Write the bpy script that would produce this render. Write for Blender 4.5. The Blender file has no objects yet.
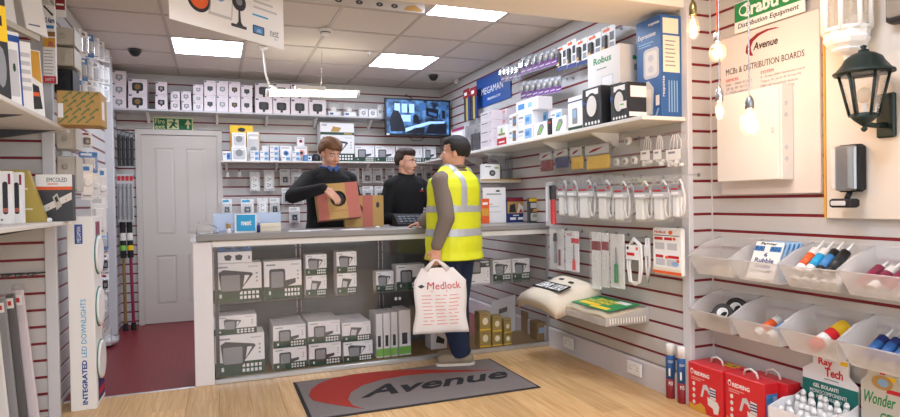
import bpy, bmesh, math, random
from mathutils import Vector, Matrix
random.seed(7)
PI = math.pi
scene = bpy.context.scene
C = scene.collection
# ------------------------------------------------------------------ camera
CX, CY, F, EYE = 450.0, 208.5, 602.46, 1.25
RX = Vector((0.9310, -0.3632, -0.0170)).normalized()            # camera right in world axes
def _orth():
    v1 = Vector((215-CX, 205-CY, F)).normalized()                # world Y seen by the camera
    v2 = Vector((1995-CX, 175-CY, F)).normalized()               # world X
    v2 = (v2 - v1*v2.dot(v1)).normalized()
    return v2, v1, v2.cross(v1)
_X, _Y, _Z = _orth()
RX = Vector((_X.x, _Y.x, _Z.x)); RD = Vector((_X.y, _Y.y, _Z.y)); RF = Vector((_X.z, _Y.z, _Z.z))
cam = bpy.data.cameras.new('camera'); cam.sensor_width = 36; cam.lens = F/900*36; cam.clip_start = .05
cam_o = bpy.data.objects.new('camera', cam); C.objects.link(cam_o)
cam_o.matrix_world = Matrix(((RX.x, -RD.x, -RF.x, 0), (RX.y, -RD.y, -RF.y, 0), (RX.z, -RD.z, -RF.z, EYE), (0, 0, 0, 1)))
scene.camera = cam_o
# ------------------------------------------------------------------ world, exposure
PANEL_W = 18.5      # radiance of the ceiling panels
SKY_W = 3.2
w = bpy.data.worlds.new('World'); scene.world = w; w.use_nodes = True
bg = w.node_tree.nodes['Background']; bg.inputs[0].default_value = (.86, .93, 1, 1); bg.inputs[1].default_value = SKY_W
vs = scene.view_settings; vs.view_transform = 'Standard'; vs.look = 'None'; vs.gamma = 1; vs.exposure = 0.38; vs.use_curve_mapping = False
# pixel of the photograph -> point on a real plane of the room
def ray(px, py): return RX*(px-CX) + RD*(py-CY) + RF*F
def onY(px, py, y): d = ray(px, py); return Vector((0, 0, EYE)) + d*(y/d.y)
def onX(px, py, x): d = ray(px, py); return Vector((0, 0, EYE)) + d*(x/d.x)
def onZ(px, py, z=0): d = ray(px, py); return Vector((0, 0, EYE)) + d*((z-EYE)/d.z)
XR, XR2, YRET, YB, XL, ZC = 2.645, 2.82, 2.84, 7.08, -.93, 2.65
# ------------------------------------------------------------------ materials
def lin(h):
    h = h.lstrip('#'); c = [int(h[i:i+2], 16)/255 for i in (0, 2, 4)]
    return tuple(x/12.92 if x <= .04045 else ((x+.055)/1.055)**2.4 for x in c) + (1,)
MATS = {}
def mat(name, hexc, rough=.5, metal=0, noise=0, nscale=30, bump=0, bscale=80, emit=0, trans=0, alpha=1, spec=.5, rnd=0, sss=0):
    m = bpy.data.materials.new(name); m.use_nodes = True; nt = m.node_tree; b = nt.nodes['Principled BSDF']
    col = lin(hexc); b.inputs['Base Color'].default_value = col; b.inputs['Roughness'].default_value = rough; b.inputs['Metallic'].default_value = metal
    b.inputs['Specular IOR Level'].default_value = spec
    if alpha < 1: b.inputs['Alpha'].default_value = alpha
    if trans: b.inputs['Transmission Weight'].default_value = trans
    if emit: b.inputs['Emission Color'].default_value = col; b.inputs['Emission Strength'].default_value = emit
    if sss: b.inputs['Subsurface Weight'].default_value = sss; b.inputs['Subsurface Radius'].default_value = (.01, .004, .002)
    tc = None
    if noise or bump:
        tc = nt.nodes.new('ShaderNodeTexCoord')
    out = None
    if noise:
        n = nt.nodes.new('ShaderNodeTexNoise'); n.inputs['Scale'].default_value = nscale; n.inputs['Detail'].default_value = 4
        nt.links.new(tc.outputs['Object'], n.inputs['Vector'])
        mx = nt.nodes.new('ShaderNodeMix'); mx.data_type = 'RGBA'
        mx.inputs[6].default_value = tuple(c*(1-noise) for c in col[:3])+(1,); mx.inputs[7].default_value = tuple(min(1, c*(1+noise)) for c in col[:3])+(1,)
        nt.links.new(n.outputs['Fac'], mx.inputs[0]); out = mx.outputs[2]
    if rnd:
        oi = nt.nodes.new('ShaderNodeObjectInfo'); hs = nt.nodes.new('ShaderNodeHueSaturation'); mr = nt.nodes.new('ShaderNodeMapRange')
        mr.inputs[3].default_value = 1-rnd; mr.inputs[4].default_value = 1+rnd
        nt.links.new(oi.outputs['Random'], mr.inputs[0]); nt.links.new(mr.outputs[0], hs.inputs['Value'])
        if out: nt.links.new(out, hs.inputs['Color'])
        else: hs.inputs['Color'].default_value = col
        out = hs.outputs[0]
    if out: nt.links.new(out, b.inputs['Base Color'])
    if bump:
        n2 = nt.nodes.new('ShaderNodeTexNoise'); n2.inputs['Scale'].default_value = bscale; nt.links.new(tc.outputs['Object'], n2.inputs['Vector'])
        bp = nt.nodes.new('ShaderNodeBump'); bp.inputs['Strength'].default_value = bump; bp.inputs['Distance'].default_value = .004
        nt.links.new(n2.outputs['Fac'], bp.inputs['Height']); nt.links.new(bp.outputs[0], b.inputs['Normal'])
    MATS[name] = m; return m
def clear(name, hexc, opacity, rough=.08, gloss=.12):
    """thin clear plastic / glass: see-through with fresnel gloss and a little haze"""
    m = bpy.data.materials.new(name); m.use_nodes = True; nt = m.node_tree; nt.nodes.clear()
    o = nt.nodes.new('ShaderNodeOutputMaterial'); t = nt.nodes.new('ShaderNodeBsdfTransparent'); d = nt.nodes.new('ShaderNodeBsdfDiffuse'); tr = nt.nodes.new('ShaderNodeBsdfTranslucent')
    g = nt.nodes.new('ShaderNodeBsdfGlossy'); g.inputs['Roughness'].default_value = rough; g.inputs[0].default_value = (1, 1, 1, 1)
    d.inputs[0].default_value = lin(hexc); tr.inputs[0].default_value = lin(hexc)
    ds = nt.nodes.new('ShaderNodeMixShader'); ds.inputs[0].default_value = .4
    nt.links.new(d.outputs[0], ds.inputs[1]); nt.links.new(tr.outputs[0], ds.inputs[2])
    m1 = nt.nodes.new('ShaderNodeMixShader'); m1.inputs[0].default_value = opacity
    nt.links.new(t.outputs[0], m1.inputs[1]); nt.links.new(ds.outputs[0], m1.inputs[2])
    fr = nt.nodes.new('ShaderNodeLayerWeight'); fr.inputs[0].default_value = .5
    pw = nt.nodes.new('ShaderNodeMath'); pw.operation = 'POWER'; pw.inputs[1].default_value = 4; nt.links.new(fr.outputs['Facing'], pw.inputs[0])
    mul = nt.nodes.new('ShaderNodeMath'); mul.operation = 'MULTIPLY_ADD'; mul.inputs[1].default_value = .8; mul.inputs[2].default_value = gloss; mul.use_clamp = True
    nt.links.new(pw.outputs[0], mul.inputs[0])
    m2 = nt.nodes.new('ShaderNodeMixShader'); nt.links.new(mul.outputs[0], m2.inputs[0])
    nt.links.new(m1.outputs[0], m2.inputs[1]); nt.links.new(g.outputs[0], m2.inputs[2]); nt.links.new(m2.outputs[0], o.inputs[0])
    MATS[name] = m; return m
mat('slat', 'c3c0bd', .45, noise=.03, nscale=120, bump=.05, bscale=200)
mat('groove', '7a1420', .4)
mat('backing', '6a5a58', .7)
mat('wallpaint', 'dcd5cc', .8, noise=.02)
mat('beam', 'f0e9de', .8, noise=.02)
mat('tile', 'e0d8d0', .95, noise=.10, nscale=260, bump=.3, bscale=300)
mat('tbar', 'c4bcb6', .6)
mat('upright', 'cfcfd2', .4)
mat('skirting', 'd9d4d6', .4, noise=.02)
mat('doorpaint', 'd2cac2', .5)
mat('white', 'f2f1ee', .45); mat('offwhite', 'e4e0d8', .5); mat('paper', 'f4f3f0', .6); mat('cardwhite', 'eae8ea', .5, rnd=.06); mat('pinkwhite', 'e6dbe0', .5, rnd=.05)
mat('lightgrey', 'c9c9cb', .5); mat('midgrey', '8d8e92', .5); mat('darkgrey', '3d3e42', .45); mat('black', '131315', .45); mat('softblack', '1c1c1f', .8); mat('charcoal', '2a2c30', .5)
mat('chrome', 'd0d0d0', .25, 1); mat('alu', 'c4c8cc', .35, .8); mat('steel', '9a9da0', .35, 1); mat('brass', '9c8a58', .3, 1)
mat('worktop', '8f8b88', .4, noise=.12, nscale=300)
mat('green', '174029', .5); mat('logogreen', '1f8a4a', .5); mat('teal', '11716a', .5); mat('lime', '7bc04a', .5)
mat('red', 'c8202b', .45); mat('darkred', '8c1a24', .5); mat('brightred', 'd5262f', .35); mat('maroon', '8a1742', .4); mat('pink', 'e79a94', .6)
mat('blue', '1c4f9c', .45); mat('navy', '1d2f6f', .45); mat('skyblue', '1fa5d8', .5); mat('paleblue', '8fb6da', .5); mat('midblue', '3f86c4', .5); mat('steelblue', '2c5e9a', .45)
mat('yellow', 'f0c61d', .5); mat('orange', 'e8632a', .5); mat('amber', 'd9a13a', .5); mat('gold', 'a8924c', .4, .3); mat('cream', 'ece2c8', .5); mat('beige', 'c6c0b2', .55); mat('purple', '6a2a7c', .45)
mat('kraft', 'b99354', .7, noise=.06, nscale=40); mat('kraftpink', 'b9695a', .7, noise=.05, nscale=40); mat('kraftdark', '8a6a3c', .7, noise=.06); mat('goldcard', 'b29c48', .5)
mat('sheet', 'cdbd9f', .9, noise=.06, nscale=40, bump=.5, bscale=60); mat('sheetpale', 'ded2bd', .9, noise=.05, nscale=40, bump=.4, bscale=60)
mat('hivis', 'e4ee24', .6, noise=.05, nscale=20, bump=.2, bscale=30); mat('reflective', 'b8bfc6', .35, .2)
mat('knit', '141416', .9, bump=.3, bscale=200); mat('greymarl', '7a6f66', .9, noise=.12, nscale=300, bump=.3, bscale=250); mat('denim', '1d2c48', .85, noise=.25, nscale=60, bump=.2, bscale=300); mat('darktrouser', '23252b', .85)
mat('skin', 'd8a288', .5, noise=.05, nscale=20, sss=.05); mat('skinpale', 'd8a68c', .5, noise=.05, nscale=20, sss=.05); mat('lips', 'b0645a', .5)
mat('hairbrown', '6e4a2c', .7, noise=.3, nscale=90, bump=.6, bscale=120); mat('hairdark', '35241a', .7, noise=.3, nscale=90, bump=.6, bscale=120); mat('hairblack', '1b1512', .75, noise=.2, nscale=120, bump=.5, bscale=150)
mat('eyewhite', 'e8e4de', .3); mat('shirtblue', '3a5a94', .8); mat('shoe', '968a76', .8); mat('sole', 'd8d2c4', .7)
mat('plasticbag', 'f2efee', .4, bump=.3, bscale=12)
mat('verdigris', '1d2d2b', .45, .3, noise=.3, nscale=40); mat('ropecolor', 'd02a2a', .6)
mat('led', 'e2ecff', .5, emit=PANEL_W); mat('tube', 'fff3da', .5, emit=14); mat('filament', 'ff9a30', .4, emit=60)
mat('boardpink', 'e3d8d2', .5); mat('displaycream', 'dfd5c8', .6); mat('panelgrey', '4c4f53', .5); mat('dullgreen', '66794a', .7); mat('hooksteel', '8f9194', .6, .4); mat('rubber', '26262a', .8); mat('matborder', '2c2a2c', .9)
mat('exitgreen', '0b6a3c', .5); mat('exitglow', 'dfe8b0', .5)
clear('glass', 'e8f0f0', .008, .01, .032); clear('clearplastic', 'f4f4f6', .04, .12, .05); clear('bagplastic', 'f8f8fa', .1, .2, .05); clear('bin', 'f8f7f6', .32, .25, .03); clear('trayblue', 'b9cbe6', .45, .15, .05); clear('bulbglass', 'fff0d0', .02, .02, .05); clear('lampglass', 'f5ead8', .25, .1, .05); clear('smoke', '8a8f98', .35, .1, .05)
def wood_mat():
    m = bpy.data.materials.new('wood'); m.use_nodes = True; nt = m.node_tree; b = nt.nodes['Principled BSDF']; b.inputs['Roughness'].default_value = .32
    tc = nt.nodes.new('ShaderNodeTexCoord'); mp = nt.nodes.new('ShaderNodeMapping'); mp.inputs['Scale'].default_value = (60, 3, 1)
    oi = nt.nodes.new('ShaderNodeObjectInfo'); nt.links.new(tc.outputs['Object'], mp.inputs[0])
    ad = nt.nodes.new('ShaderNodeVectorMath'); ad.operation = 'ADD'; sc = nt.nodes.new('ShaderNodeVectorMath'); sc.operation = 'SCALE'; sc.inputs[3].default_value = 50
    cb = nt.nodes.new('ShaderNodeCombineXYZ')
    for k in range(3): nt.links.new(oi.outputs['Random'], cb.inputs[k])
    nt.links.new(cb.outputs[0], sc.inputs[0]); nt.links.new(mp.outputs[0], ad.inputs[0]); nt.links.new(sc.outputs[0], ad.inputs[1])
    n = nt.nodes.new('ShaderNodeTexNoise'); n.inputs['Scale'].default_value = 1; n.inputs['Detail'].default_value = 5; n.inputs['Distortion'].default_value = .6
    nt.links.new(ad.outputs[0], n.inputs['Vector'])
    cr = nt.nodes.new('ShaderNodeValToRGB'); cr.color_ramp.elements[0].color = lin('cc9c62'); cr.color_ramp.elements[1].color = lin('e8c48e'); cr.color_ramp.elements[0].position = .3; cr.color_ramp.elements[1].position = .7
    nt.links.new(n.outputs['Fac'], cr.inputs[0])
    hs = nt.nodes.new('ShaderNodeHueSaturation'); mr = nt.nodes.new('ShaderNodeMapRange'); mr.inputs[3].default_value = .88; mr.inputs[4].default_value = 1.1
    nt.links.new(oi.outputs['Random'], mr.inputs[0]); nt.links.new(mr.outputs[0], hs.inputs['Value']); nt.links.new(cr.outputs[0], hs.inputs['Color']); nt.links.new(hs.outputs[0], b.inputs['Base Color'])
    MATS['wood'] = m
wood_mat()
def vinyl_mat():
    m = bpy.data.materials.new('vinyl'); m.use_nodes = True; nt = m.node_tree; b = nt.nodes['Principled BSDF']; b.inputs['Roughness'].default_value = .38
    tc = nt.nodes.new('ShaderNodeTexCoord'); mp = nt.nodes.new('ShaderNodeMapping'); mp.inputs['Rotation'].default_value = (0, 0, PI/4)
    ck = nt.nodes.new('ShaderNodeTexChecker'); ck.inputs['Scale'].default_value = 28; ck.inputs[1].default_value = lin('82262c'); ck.inputs[2].default_value = lin('7a2128')
    nt.links.new(tc.outputs['Object'], mp.inputs[0]); nt.links.new(mp.outputs[0], ck.inputs[0]); nt.links.new(ck.outputs[0], b.inputs['Base Color'])
    bp = nt.nodes.new('ShaderNodeBump'); bp.inputs['Strength'].default_value = .4; bp.inputs['Distance'].default_value = .002; nt.links.new(ck.outputs[1], bp.inputs['Height']); nt.links.new(bp.outputs[0], b.inputs['Normal'])
    MATS['vinyl'] = m
vinyl_mat()
def carpet_mat(name, a, b_, s=500):
    m = bpy.data.materials.new(name); m.use_nodes = True; nt = m.node_tree; b = nt.nodes['Principled BSDF']; b.inputs['Roughness'].default_value = .95
    tc = nt.nodes.new('ShaderNodeTexCoord'); n = nt.nodes.new('ShaderNodeTexNoise'); n.inputs['Scale'].default_value = s; nt.links.new(tc.outputs['Object'], n.inputs['Vector'])
    cr = nt.nodes.new('ShaderNodeValToRGB'); cr.color_ramp.elements[0].color = lin(a); cr.color_ramp.elements[1].color = lin(b_); cr.color_ramp.elements[0].position = .35; cr.color_ramp.elements[1].position = .65
    nt.links.new(n.outputs['Fac'], cr.inputs[0]); nt.links.new(cr.outputs[0], b.inputs['Base Color'])
    MATS[name] = m
carpet_mat('carpet', '6a6260', '8d8480'); carpet_mat('carpetred', '93281f', 'b23a2e'); carpet_mat('carpetblack', '17171b', '2a2a2e')
def screen_mat():
    """a still camera picture shown on the monitor: blue-toned print of windows, shelves and figures"""
    m = bpy.data.materials.new('screen'); m.use_nodes = True; nt = m.node_tree; b = nt.nodes['Principled BSDF']
    tc = nt.nodes.new('ShaderNodeTexCoord'); n = nt.nodes.new('ShaderNodeTexNoise'); n.inputs['Scale'].default_value = 9; n.inputs['Detail'].default_value = 3; nt.links.new(tc.outputs['Object'], n.inputs['Vector'])
    cr = nt.nodes.new('ShaderNodeValToRGB'); cr.color_ramp.elements[0].color = lin('0b1a33'); cr.color_ramp.elements[1].color = lin('5f94cf'); cr.color_ramp.elements[0].position = .4; cr.color_ramp.elements[1].position = .68
    nt.links.new(n.outputs['Fac'], cr.inputs[0]); nt.links.new(cr.outputs[0], b.inputs['Base Color']); nt.links.new(cr.outputs[0], b.inputs['Emission Color']); b.inputs['Emission Strength'].default_value = .3
    MATS['screen'] = m
screen_mat()
mat('scr_dark', '08101f', .4, emit=.3); mat('scr_mid', '35629c', .4, emit=.35); mat('scr_light', '9cc4ee', .4, emit=.5)
# ------------------------------------------------------------------ mesh builder
class MB:
    def __init__(s): s.v = []; s.f = []; s.m = []; s.mats = []; s.sm = []
    def mi(s, m):
        if m not in s.mats: s.mats.append(m)
        return s.mats.index(m)
    def add(s, vs, fs, m, smooth=False):
        n = len(s.v); s.v += [tuple(v) for v in vs]; k = s.mi(m)
        for f in fs: s.f.append([n+i for i in f]); s.m.append(k); s.sm.append(smooth)
        return s
    def obox(s, o, ex, ey, ez, m):
        o, ex, ey, ez = Vector(o), Vector(ex), Vector(ey), Vector(ez)
        vs = [o, o+ex, o+ex+ey, o+ey, o+ez, o+ex+ez, o+ex+ey+ez, o+ey+ez]
        return s.add(vs, [(0, 3, 2, 1), (4, 5, 6, 7), (0, 1, 5, 4), (1, 2, 6, 5), (2, 3, 7, 6), (3, 0, 4, 7)], m)
    def box(s, x0, x1, y0, y1, z0, z1, m): return s.obox((x0, y0, z0), (x1-x0, 0, 0), (0, y1-y0, 0), (0, 0, z1-z0), m)
    def cbox(s, x0, x1, y0, y1, z0, z1, m, c=.004):
        """box with chamfered vertical edges and top"""
        pts = [(x0+c, y0), (x1-c, y0), (x1, y0+c), (x1, y1-c), (x1-c, y1), (x0+c, y1), (x0, y1-c), (x0, y0+c)]
        cx, cy = (x0+x1)/2, (y0+y1)/2
        def ring(z, k): return [(cx+(p[0]-cx)*(1-k/max(1e-6, abs(x1-x0)/2)), cy+(p[1]-cy)*(1-k/max(1e-6, abs(y1-y0)/2)), z) for p in pts]
        vs = ring(z0, c)+ring(z0+c, 0)+ring(z1-c, 0)+ring(z1, c); fs = [tuple(range(7, -1, -1)), tuple(range(24, 32))]
        for r in range(3):
            for i in range(8): j = (i+1) % 8; fs.append((r*8+i, r*8+j, r*8+8+j, r*8+8+i))
        return s.add(vs, fs, m)
    def prism(s, pts, o, ux, uy, un, m):
        """polygon (counter-clockwise towards -un) with thickness un"""
        o, ux, uy, un = Vector(o), Vector(ux), Vector(uy), Vector(un); n = len(pts)
        a = [o+ux*p[0]+uy*p[1] for p in pts]; b = [p+un for p in a]
        return s.add(a+b, [tuple(range(n)), tuple(range(2*n-1, n-1, -1))]+[(i, n+i, n+(i+1) % n, (i+1) % n) for i in range(n)], m)
    def cyl(s, p0, p1, r0, r1, m, n=12, smooth=True):
        p0, p1 = Vector(p0), Vector(p1); d = (p1-p0).normalized(); u = d.orthogonal().normalized(); v = d.cross(u)
        a = [p0+(u*math.cos(2*PI*i/n)+v*math.sin(2*PI*i/n))*r0 for i in range(n)]; b = [p1+(u*math.cos(2*PI*i/n)+v*math.sin(2*PI*i/n))*r1 for i in range(n)]
        s.add(a+b, [(i, (i+1) % n, n+(i+1) % n, n+i) for i in range(n)], m, smooth)
        return s.add(a+b, [tuple(range(n-1, -1, -1)), tuple(range(n, 2*n))], m)
    def lathe(s, prof, o, m, n=16, smooth=True, axis=None):
        o = Vector(o); vs = []
        az = Vector(axis).normalized() if axis else Vector((0, 0, 1)); u = az.orthogonal().normalized(); v = az.cross(u)
        for r, z in prof: vs += [o+(u*math.cos(2*PI*i/n)+v*math.sin(2*PI*i/n))*r+az*z for i in range(n)]
        fs = []
        for k in range(len(prof)-1):
            for i in range(n): j = (i+1) % n; fs.append((k*n+i, k*n+j, k*n+n+j, k*n+n+i))
        if prof[0][0] > 1e-5: fs.append(tuple(range(n-1, -1, -1)))
        if prof[-1][0] > 1e-5: fs.append(tuple(range((len(prof)-1)*n, len(prof)*n)))
        return s.add(vs, fs, m, smooth)
    def tube(s, pts, r, m, n=6):
        pts = [Vector(p) for p in pts]; N = len(pts); vs = []; u = None
        for i, p in enumerate(pts):
            d = (pts[min(i+1, N-1)]-pts[max(i-1, 0)]).normalized()
            u = d.orthogonal().normalized() if u is None else (u-d*u.dot(d)).normalized()
            v = d.cross(u); rr = r[i] if isinstance(r, (list, tuple)) else r
            vs += [p+(u*math.cos(2*PI*k/n)+v*math.sin(2*PI*k/n))*rr for k in range(n)]
        fs = [(i*n+k, i*n+(k+1) % n, (i+1)*n+(k+1) % n, (i+1)*n+k) for i in range(N-1) for k in range(n)]
        fs += [tuple(range(n-1, -1, -1)), tuple(range((N-1)*n, N*n))]
        return s.add(vs, fs, m, True)
    def ball(s, c, r, m, n=10, rot=None):
        c = Vector(c); r = r if isinstance(r, (tuple, list)) else (r, r, r); vs = []; fs = []
        for j in range(n+1):
            t = PI*j/n
            for i in range(2*n):
                p = Vector((r[0]*math.sin(t)*math.cos(PI*i/n), r[1]*math.sin(t)*math.sin(PI*i/n), -r[2]*math.cos(t)))
                vs.append(c+(rot @ p if rot else p))
        for j in range(n):
            for i in range(2*n): k = (i+1) % (2*n); fs.append((j*2*n+i, j*2*n+k, (j+1)*2*n+k, (j+1)*2*n+i))
        return s.add(vs, fs, m, True)
    def mesh(s, name):
        me = bpy.data.meshes.new(name); me.from_pydata(s.v, [], s.f)
        for k in s.mats: me.materials.append(MATS[k])
        me.polygons.foreach_set('material_index', s.m); me.polygons.foreach_set('use_smooth', s.sm); me.update(); me.validate()
        return me
    def build(s, name, parent=None, loc=None, rz=0):
        o = bpy.data.objects.new(name, s.mesh(name)); C.objects.link(o)
        if parent: o.parent = parent
        if loc is not None: o.location = loc
        if rz: o.rotation_euler.z = rz
        return o
def tag(o, label, cat, group=None, kind=None):
    if label: o['label'] = label
    if cat: o['category'] = cat
    if group: o['group'] = group
    if kind: o['kind'] = kind
    return o
def thing(name, label, cat, loc=(0, 0, 0), rz=0, group=None):
    o = bpy.data.objects.new(name, None); C.objects.link(o); o.location = loc; o.rotation_euler.z = rz; o.empty_display_size = .05
    return tag(o, label, cat, group)
def struct(o): o['kind'] = 'structure'; return o
def inst(me, name, parent=None, loc=(0, 0, 0), rz=0):
    o = bpy.data.objects.new(name, me); C.objects.link(o); o.location = loc; o.rotation_euler.z = rz
    if parent: o.parent = parent
    return o
def copy_tree(o, parent=None):
    c = o.copy(); C.objects.link(c)
    if parent: c.parent = parent
    for ch in list(o.children): copy_tree(ch, c)
    return c
ORD = ['first', 'second', 'third', 'fourth', 'fifth', 'sixth', 'seventh', 'eighth', 'ninth', 'tenth', 'eleventh', 'twelfth']
_tc = {}
def text_mesh(s, shear=0, bold=0):
    if 'M' in s: bold = 0
    if (s, shear, bold) in _tc: return _tc[(s, shear, bold)]
    cu = bpy.data.curves.new('t', 'FONT'); cu.body = s; cu.align_x = 'LEFT'; cu.shear = shear; cu.resolution_u = 2; cu.offset = bold; cu.extrude = .02
    o = bpy.data.objects.new('t', cu); C.objects.link(o)
    dg = bpy.context.evaluated_depsgraph_get(); me = bpy.data.meshes.new_from_object(o.evaluated_get(dg))
    vs = [v.co.copy() for v in me.vertices]; fs = [tuple(p.vertices) for p in me.polygons]
    bpy.data.objects.remove(o); bpy.data.curves.remove(cu); bpy.data.meshes.remove(me)
    x0 = min(v.x for v in vs); x1 = max(v.x for v in vs); y0 = min(v.y for v in vs); y1 = max(v.y for v in vs); z0 = min(v.z for v in vs); z1 = max(v.z for v in vs)
    vs = [((v.x-x0)/(x1-x0), (v.y-y0)/(y1-y0), (v.z-z0)/(z1-z0)) for v in vs]
    _tc[(s, shear, bold)] = (vs, fs); return vs, fs
def put_text(mb, s, o, ux, uy, un, m, shear=0, bold=0):
    """fit string s into the rectangle o, ux (width vector), uy (height vector), un = outward normal * thickness"""
    vs, fs = text_mesh(s, shear, bold); o, ux, uy, un = Vector(o), Vector(ux), Vector(uy), Vector(un)
    return mb.add([o+ux*v[0]+uy*v[1]+un*v[2] for v in vs], fs, m)
def ftext(mb, s, x0, x1, z0, z1, m, shear=0, bold=0, y=0):
    return put_text(mb, s, (x0, y, z0), (x1-x0, 0, 0), (0, 0, z1-z0), (0, -.0012, 0), m, shear, bold)
def frect(mb, x0, x1, z0, z1, m, y=0, t=.0008): return mb.box(x0, x1, y-t, y, z0, z1, m)
def fpoly(mb, pts, m, y=0, t=.001, sx=1, sz=1, ox=0, oz=0):
    return mb.prism([(ox+p[0]*sx, oz+p[1]*sz) for p in pts], (0, y-t, 0), (1, 0, 0), (0, 0, 1), (0, t, 0), m)
def circ(n=16, r=.5, cx=.5, cy=.5): return [(cx+r*math.cos(2*PI*i/n), cy+r*math.sin(2*PI*i/n)) for i in range(n)]
def fitB(x0, y0, x1, y1, Y):
    """pixel box -> (centre x, base z, width, height) on the plane y = Y"""
    my, mx = (y0+y1)/2, (x0+x1)/2; a, b = onY(x0, my, Y), onY(x1, my, Y); t, o = onY(mx, y0, Y), onY(mx, y1, Y)
    return (a.x+b.x)/2, o.z, b.x-a.x, t.z-o.z
def fitR(x0, y0, x1, y1, X):
    """same on the plane x = X, seen from -x: returns centre y, base z, width, height"""
    my, mx = (y0+y1)/2, (x0+x1)/2; a, b = onX(x0, my, X), onX(x1, my, X); t, o = onX(mx, y0, X), onX(mx, y1, X)
    return (a.y+b.y)/2, o.z, a.y-b.y, t.z-o.z
# ------------------------------------------------------------------ the room shell
GR = [.045+.1*k for k in range(27)]
def slatwall(name, loc, rz, segs):
    zmax = max(s[3] for s in segs); xmin = min(s[0] for s in segs); xmax = max(s[1] for s in segs)
    mb = MB()
    for x0, x1, z0, z1 in segs: mb.box(x0, x1, .016, .03, z0, z1, 'backing')
    wall = struct(mb.build(name, None, loc, rz))
    cache = {}
    for x0, x1, z0, z1 in segs:
        cuts = [z0]+[g for g in GR if z0+.012 < g < z1-.012]+[z1]
        for a, b in zip(cuts, cuts[1:]):
            h = b-a-.015
            key = (round(x0, 3), round(x1, 3), round(h, 3))
            if key not in cache:
                m = MB(); m.add([(x0, 0, .0015), (x1, 0, .0015), (x1, 0, h-.0015), (x0, 0, h-.0015), (x0, .003, 0), (x1, .003, 0), (x1, .003, h), (x0, .003, h), (x0, .018, 0), (x1, .018, 0), (x1, .018, h), (x0, .018, h)],
                    [(0, 1, 2, 3), (4, 5, 1, 0), (3, 2, 6, 7), (8, 9, 5, 4), (7, 6, 10, 11), (9, 8, 11, 10), (4, 0, 3, 7), (8, 4, 7, 11), (1, 5, 6, 2), (5, 9, 10, 6)], 'slat'); cache[key] = m.mesh('slat')
            inst(cache[key], 'slat', wall, (0, 0, a+.0075))
        k2 = ('g', round(x0, 3), round(x1, 3))
        if k2 not in cache: m = MB(); m.box(x0, x1, .004, .017, -.008, .008, 'groove'); cache[k2] = m.mesh('groove_insert')
        for g in cuts[1:-1]: inst(cache[k2], 'groove_insert', wall, (0, 0, g))
    return wall
DX0, DX1, DZ = -.765, .085, 2.06        # door frame
wall_back = slatwall('wall_back', (0, YB, 0), 0, [(XL, DX0, 0, ZC), (DX0, DX1, DZ, ZC), (DX1, XR, 0, ZC)])
wall_right = slatwall('wall_right', (XR, YB, 0), -PI/2, [(0, YB-YRET, .165, ZC)])
wall_return = slatwall('wall_right_return', (XR, YRET, 0), 0, [(0, XR2-XR, 0, ZC)])
wall_right_front = slatwall('wall_right_front', (XR2, YRET, 0), -PI/2, [(0, 5.04, 0, ZC)])
wall_left_back = slatwall('wall_left_back', (XL, 4.24, 0), PI/2, [(0, YB-4.24, 0, ZC)])
wall_part = slatwall('wall_left_partition', (-1.32, 4.2, 0), 0, [(0, .375, 0, 2.3)])
wall_left = slatwall('wall_left_front', (-1.3, -2.2, 0), PI/2, [(0, 6.42, 0, ZC)])
# outer shell behind the slat boards, so no light leaks in
m = MB(); m.box(-1.45, -1.335, -2.3, 4.3, -.1, 2.8, 'wallpaint'); m.box(-1.45, XL-.035, 4.26, 7.3, -.1, 2.8, 'wallpaint'); m.box(-1.45, 3, YB+.05, YB+.15, -.1, 2.8, 'wallpaint'); m.box(XR+.04, 3, YRET+.04, YB+.15, -.1, 2.8, 'wallpaint'); m.box(XR2+.035, 3, -2.3, YRET+.04, -.1, 2.8, 'wallpaint')
struct(m.build('wall_shell'))
m = MB(); m.box(-1.34, -.9, 4.233, 4.26, 2.3, ZC, 'wallpaint'); struct(m.build('wall_left_infill'))
# uprights and trims
def trim(name, x0, x1, y0, y1, z0, z1, mt='upright'):
    m = MB(); m.cbox(x0, x1, y0, y1, z0, z1, mt, .003); return struct(m.build(name))
trim('trim_1', 2.626, 2.662, 2.822, 2.884, 0, ZC)
trim('trim_2', -.945, -.885, 4.185, 4.225, 0, 2.3)
trim('trim_3', XL-.01, XL+.06, 6.33, 6.41, 0, ZC)
trim('trim_4', XR2-.006, XR2+.006, YRET-.006, YRET+.002, 0, ZC, 'slat')
# skirting trunking with sockets along the right wall
m = MB(); m.prism([(0, 0), (0, .165), (-.022, .165), (-.03, .15), (-.03, 0)], (XR+.02, YRET+.01, 0), (1, 0, 0), (0, 0, 1), (0, YB-YRET-.02, 0), 'skirting')
struct(m.build('baseboard_right'))
def socket(px, py, lab):
    p = onX(px, py, XR-.03); t = thing('double_socket', lab, 'socket', (XR-.03-.0105, p.y, p.z-.043), -PI/2, 'sockets on the trunking')
    m = MB(); m.cbox(-.073, .073, 0, .0105, 0, .086, 'white', .003); m.build('faceplate', t)
    m = MB()
    for dx in (-.036, .036):
        m.box(dx-.002, dx+.002, -.0006, .001, .05, .06, 'darkgrey'); m.box(dx-.012, dx-.005, -.0006, .001, .035, .039, 'darkgrey'); m.box(dx+.005, dx+.012, -.0006, .001, .035, .039, 'darkgrey')
    m.build('pin_hole', t)
    for dx in (-.012, .012): m = MB(); m.cbox(dx-.005, dx+.005, -.003, .001, .06, .076, 'offwhite', .001); m.build('rocker_switch', t)
socket(569, 343, 'white double socket on the skirting nearest the glass counter'); socket(635, 368.5, 'white double socket on the skirting nearest the foam cans')
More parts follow.
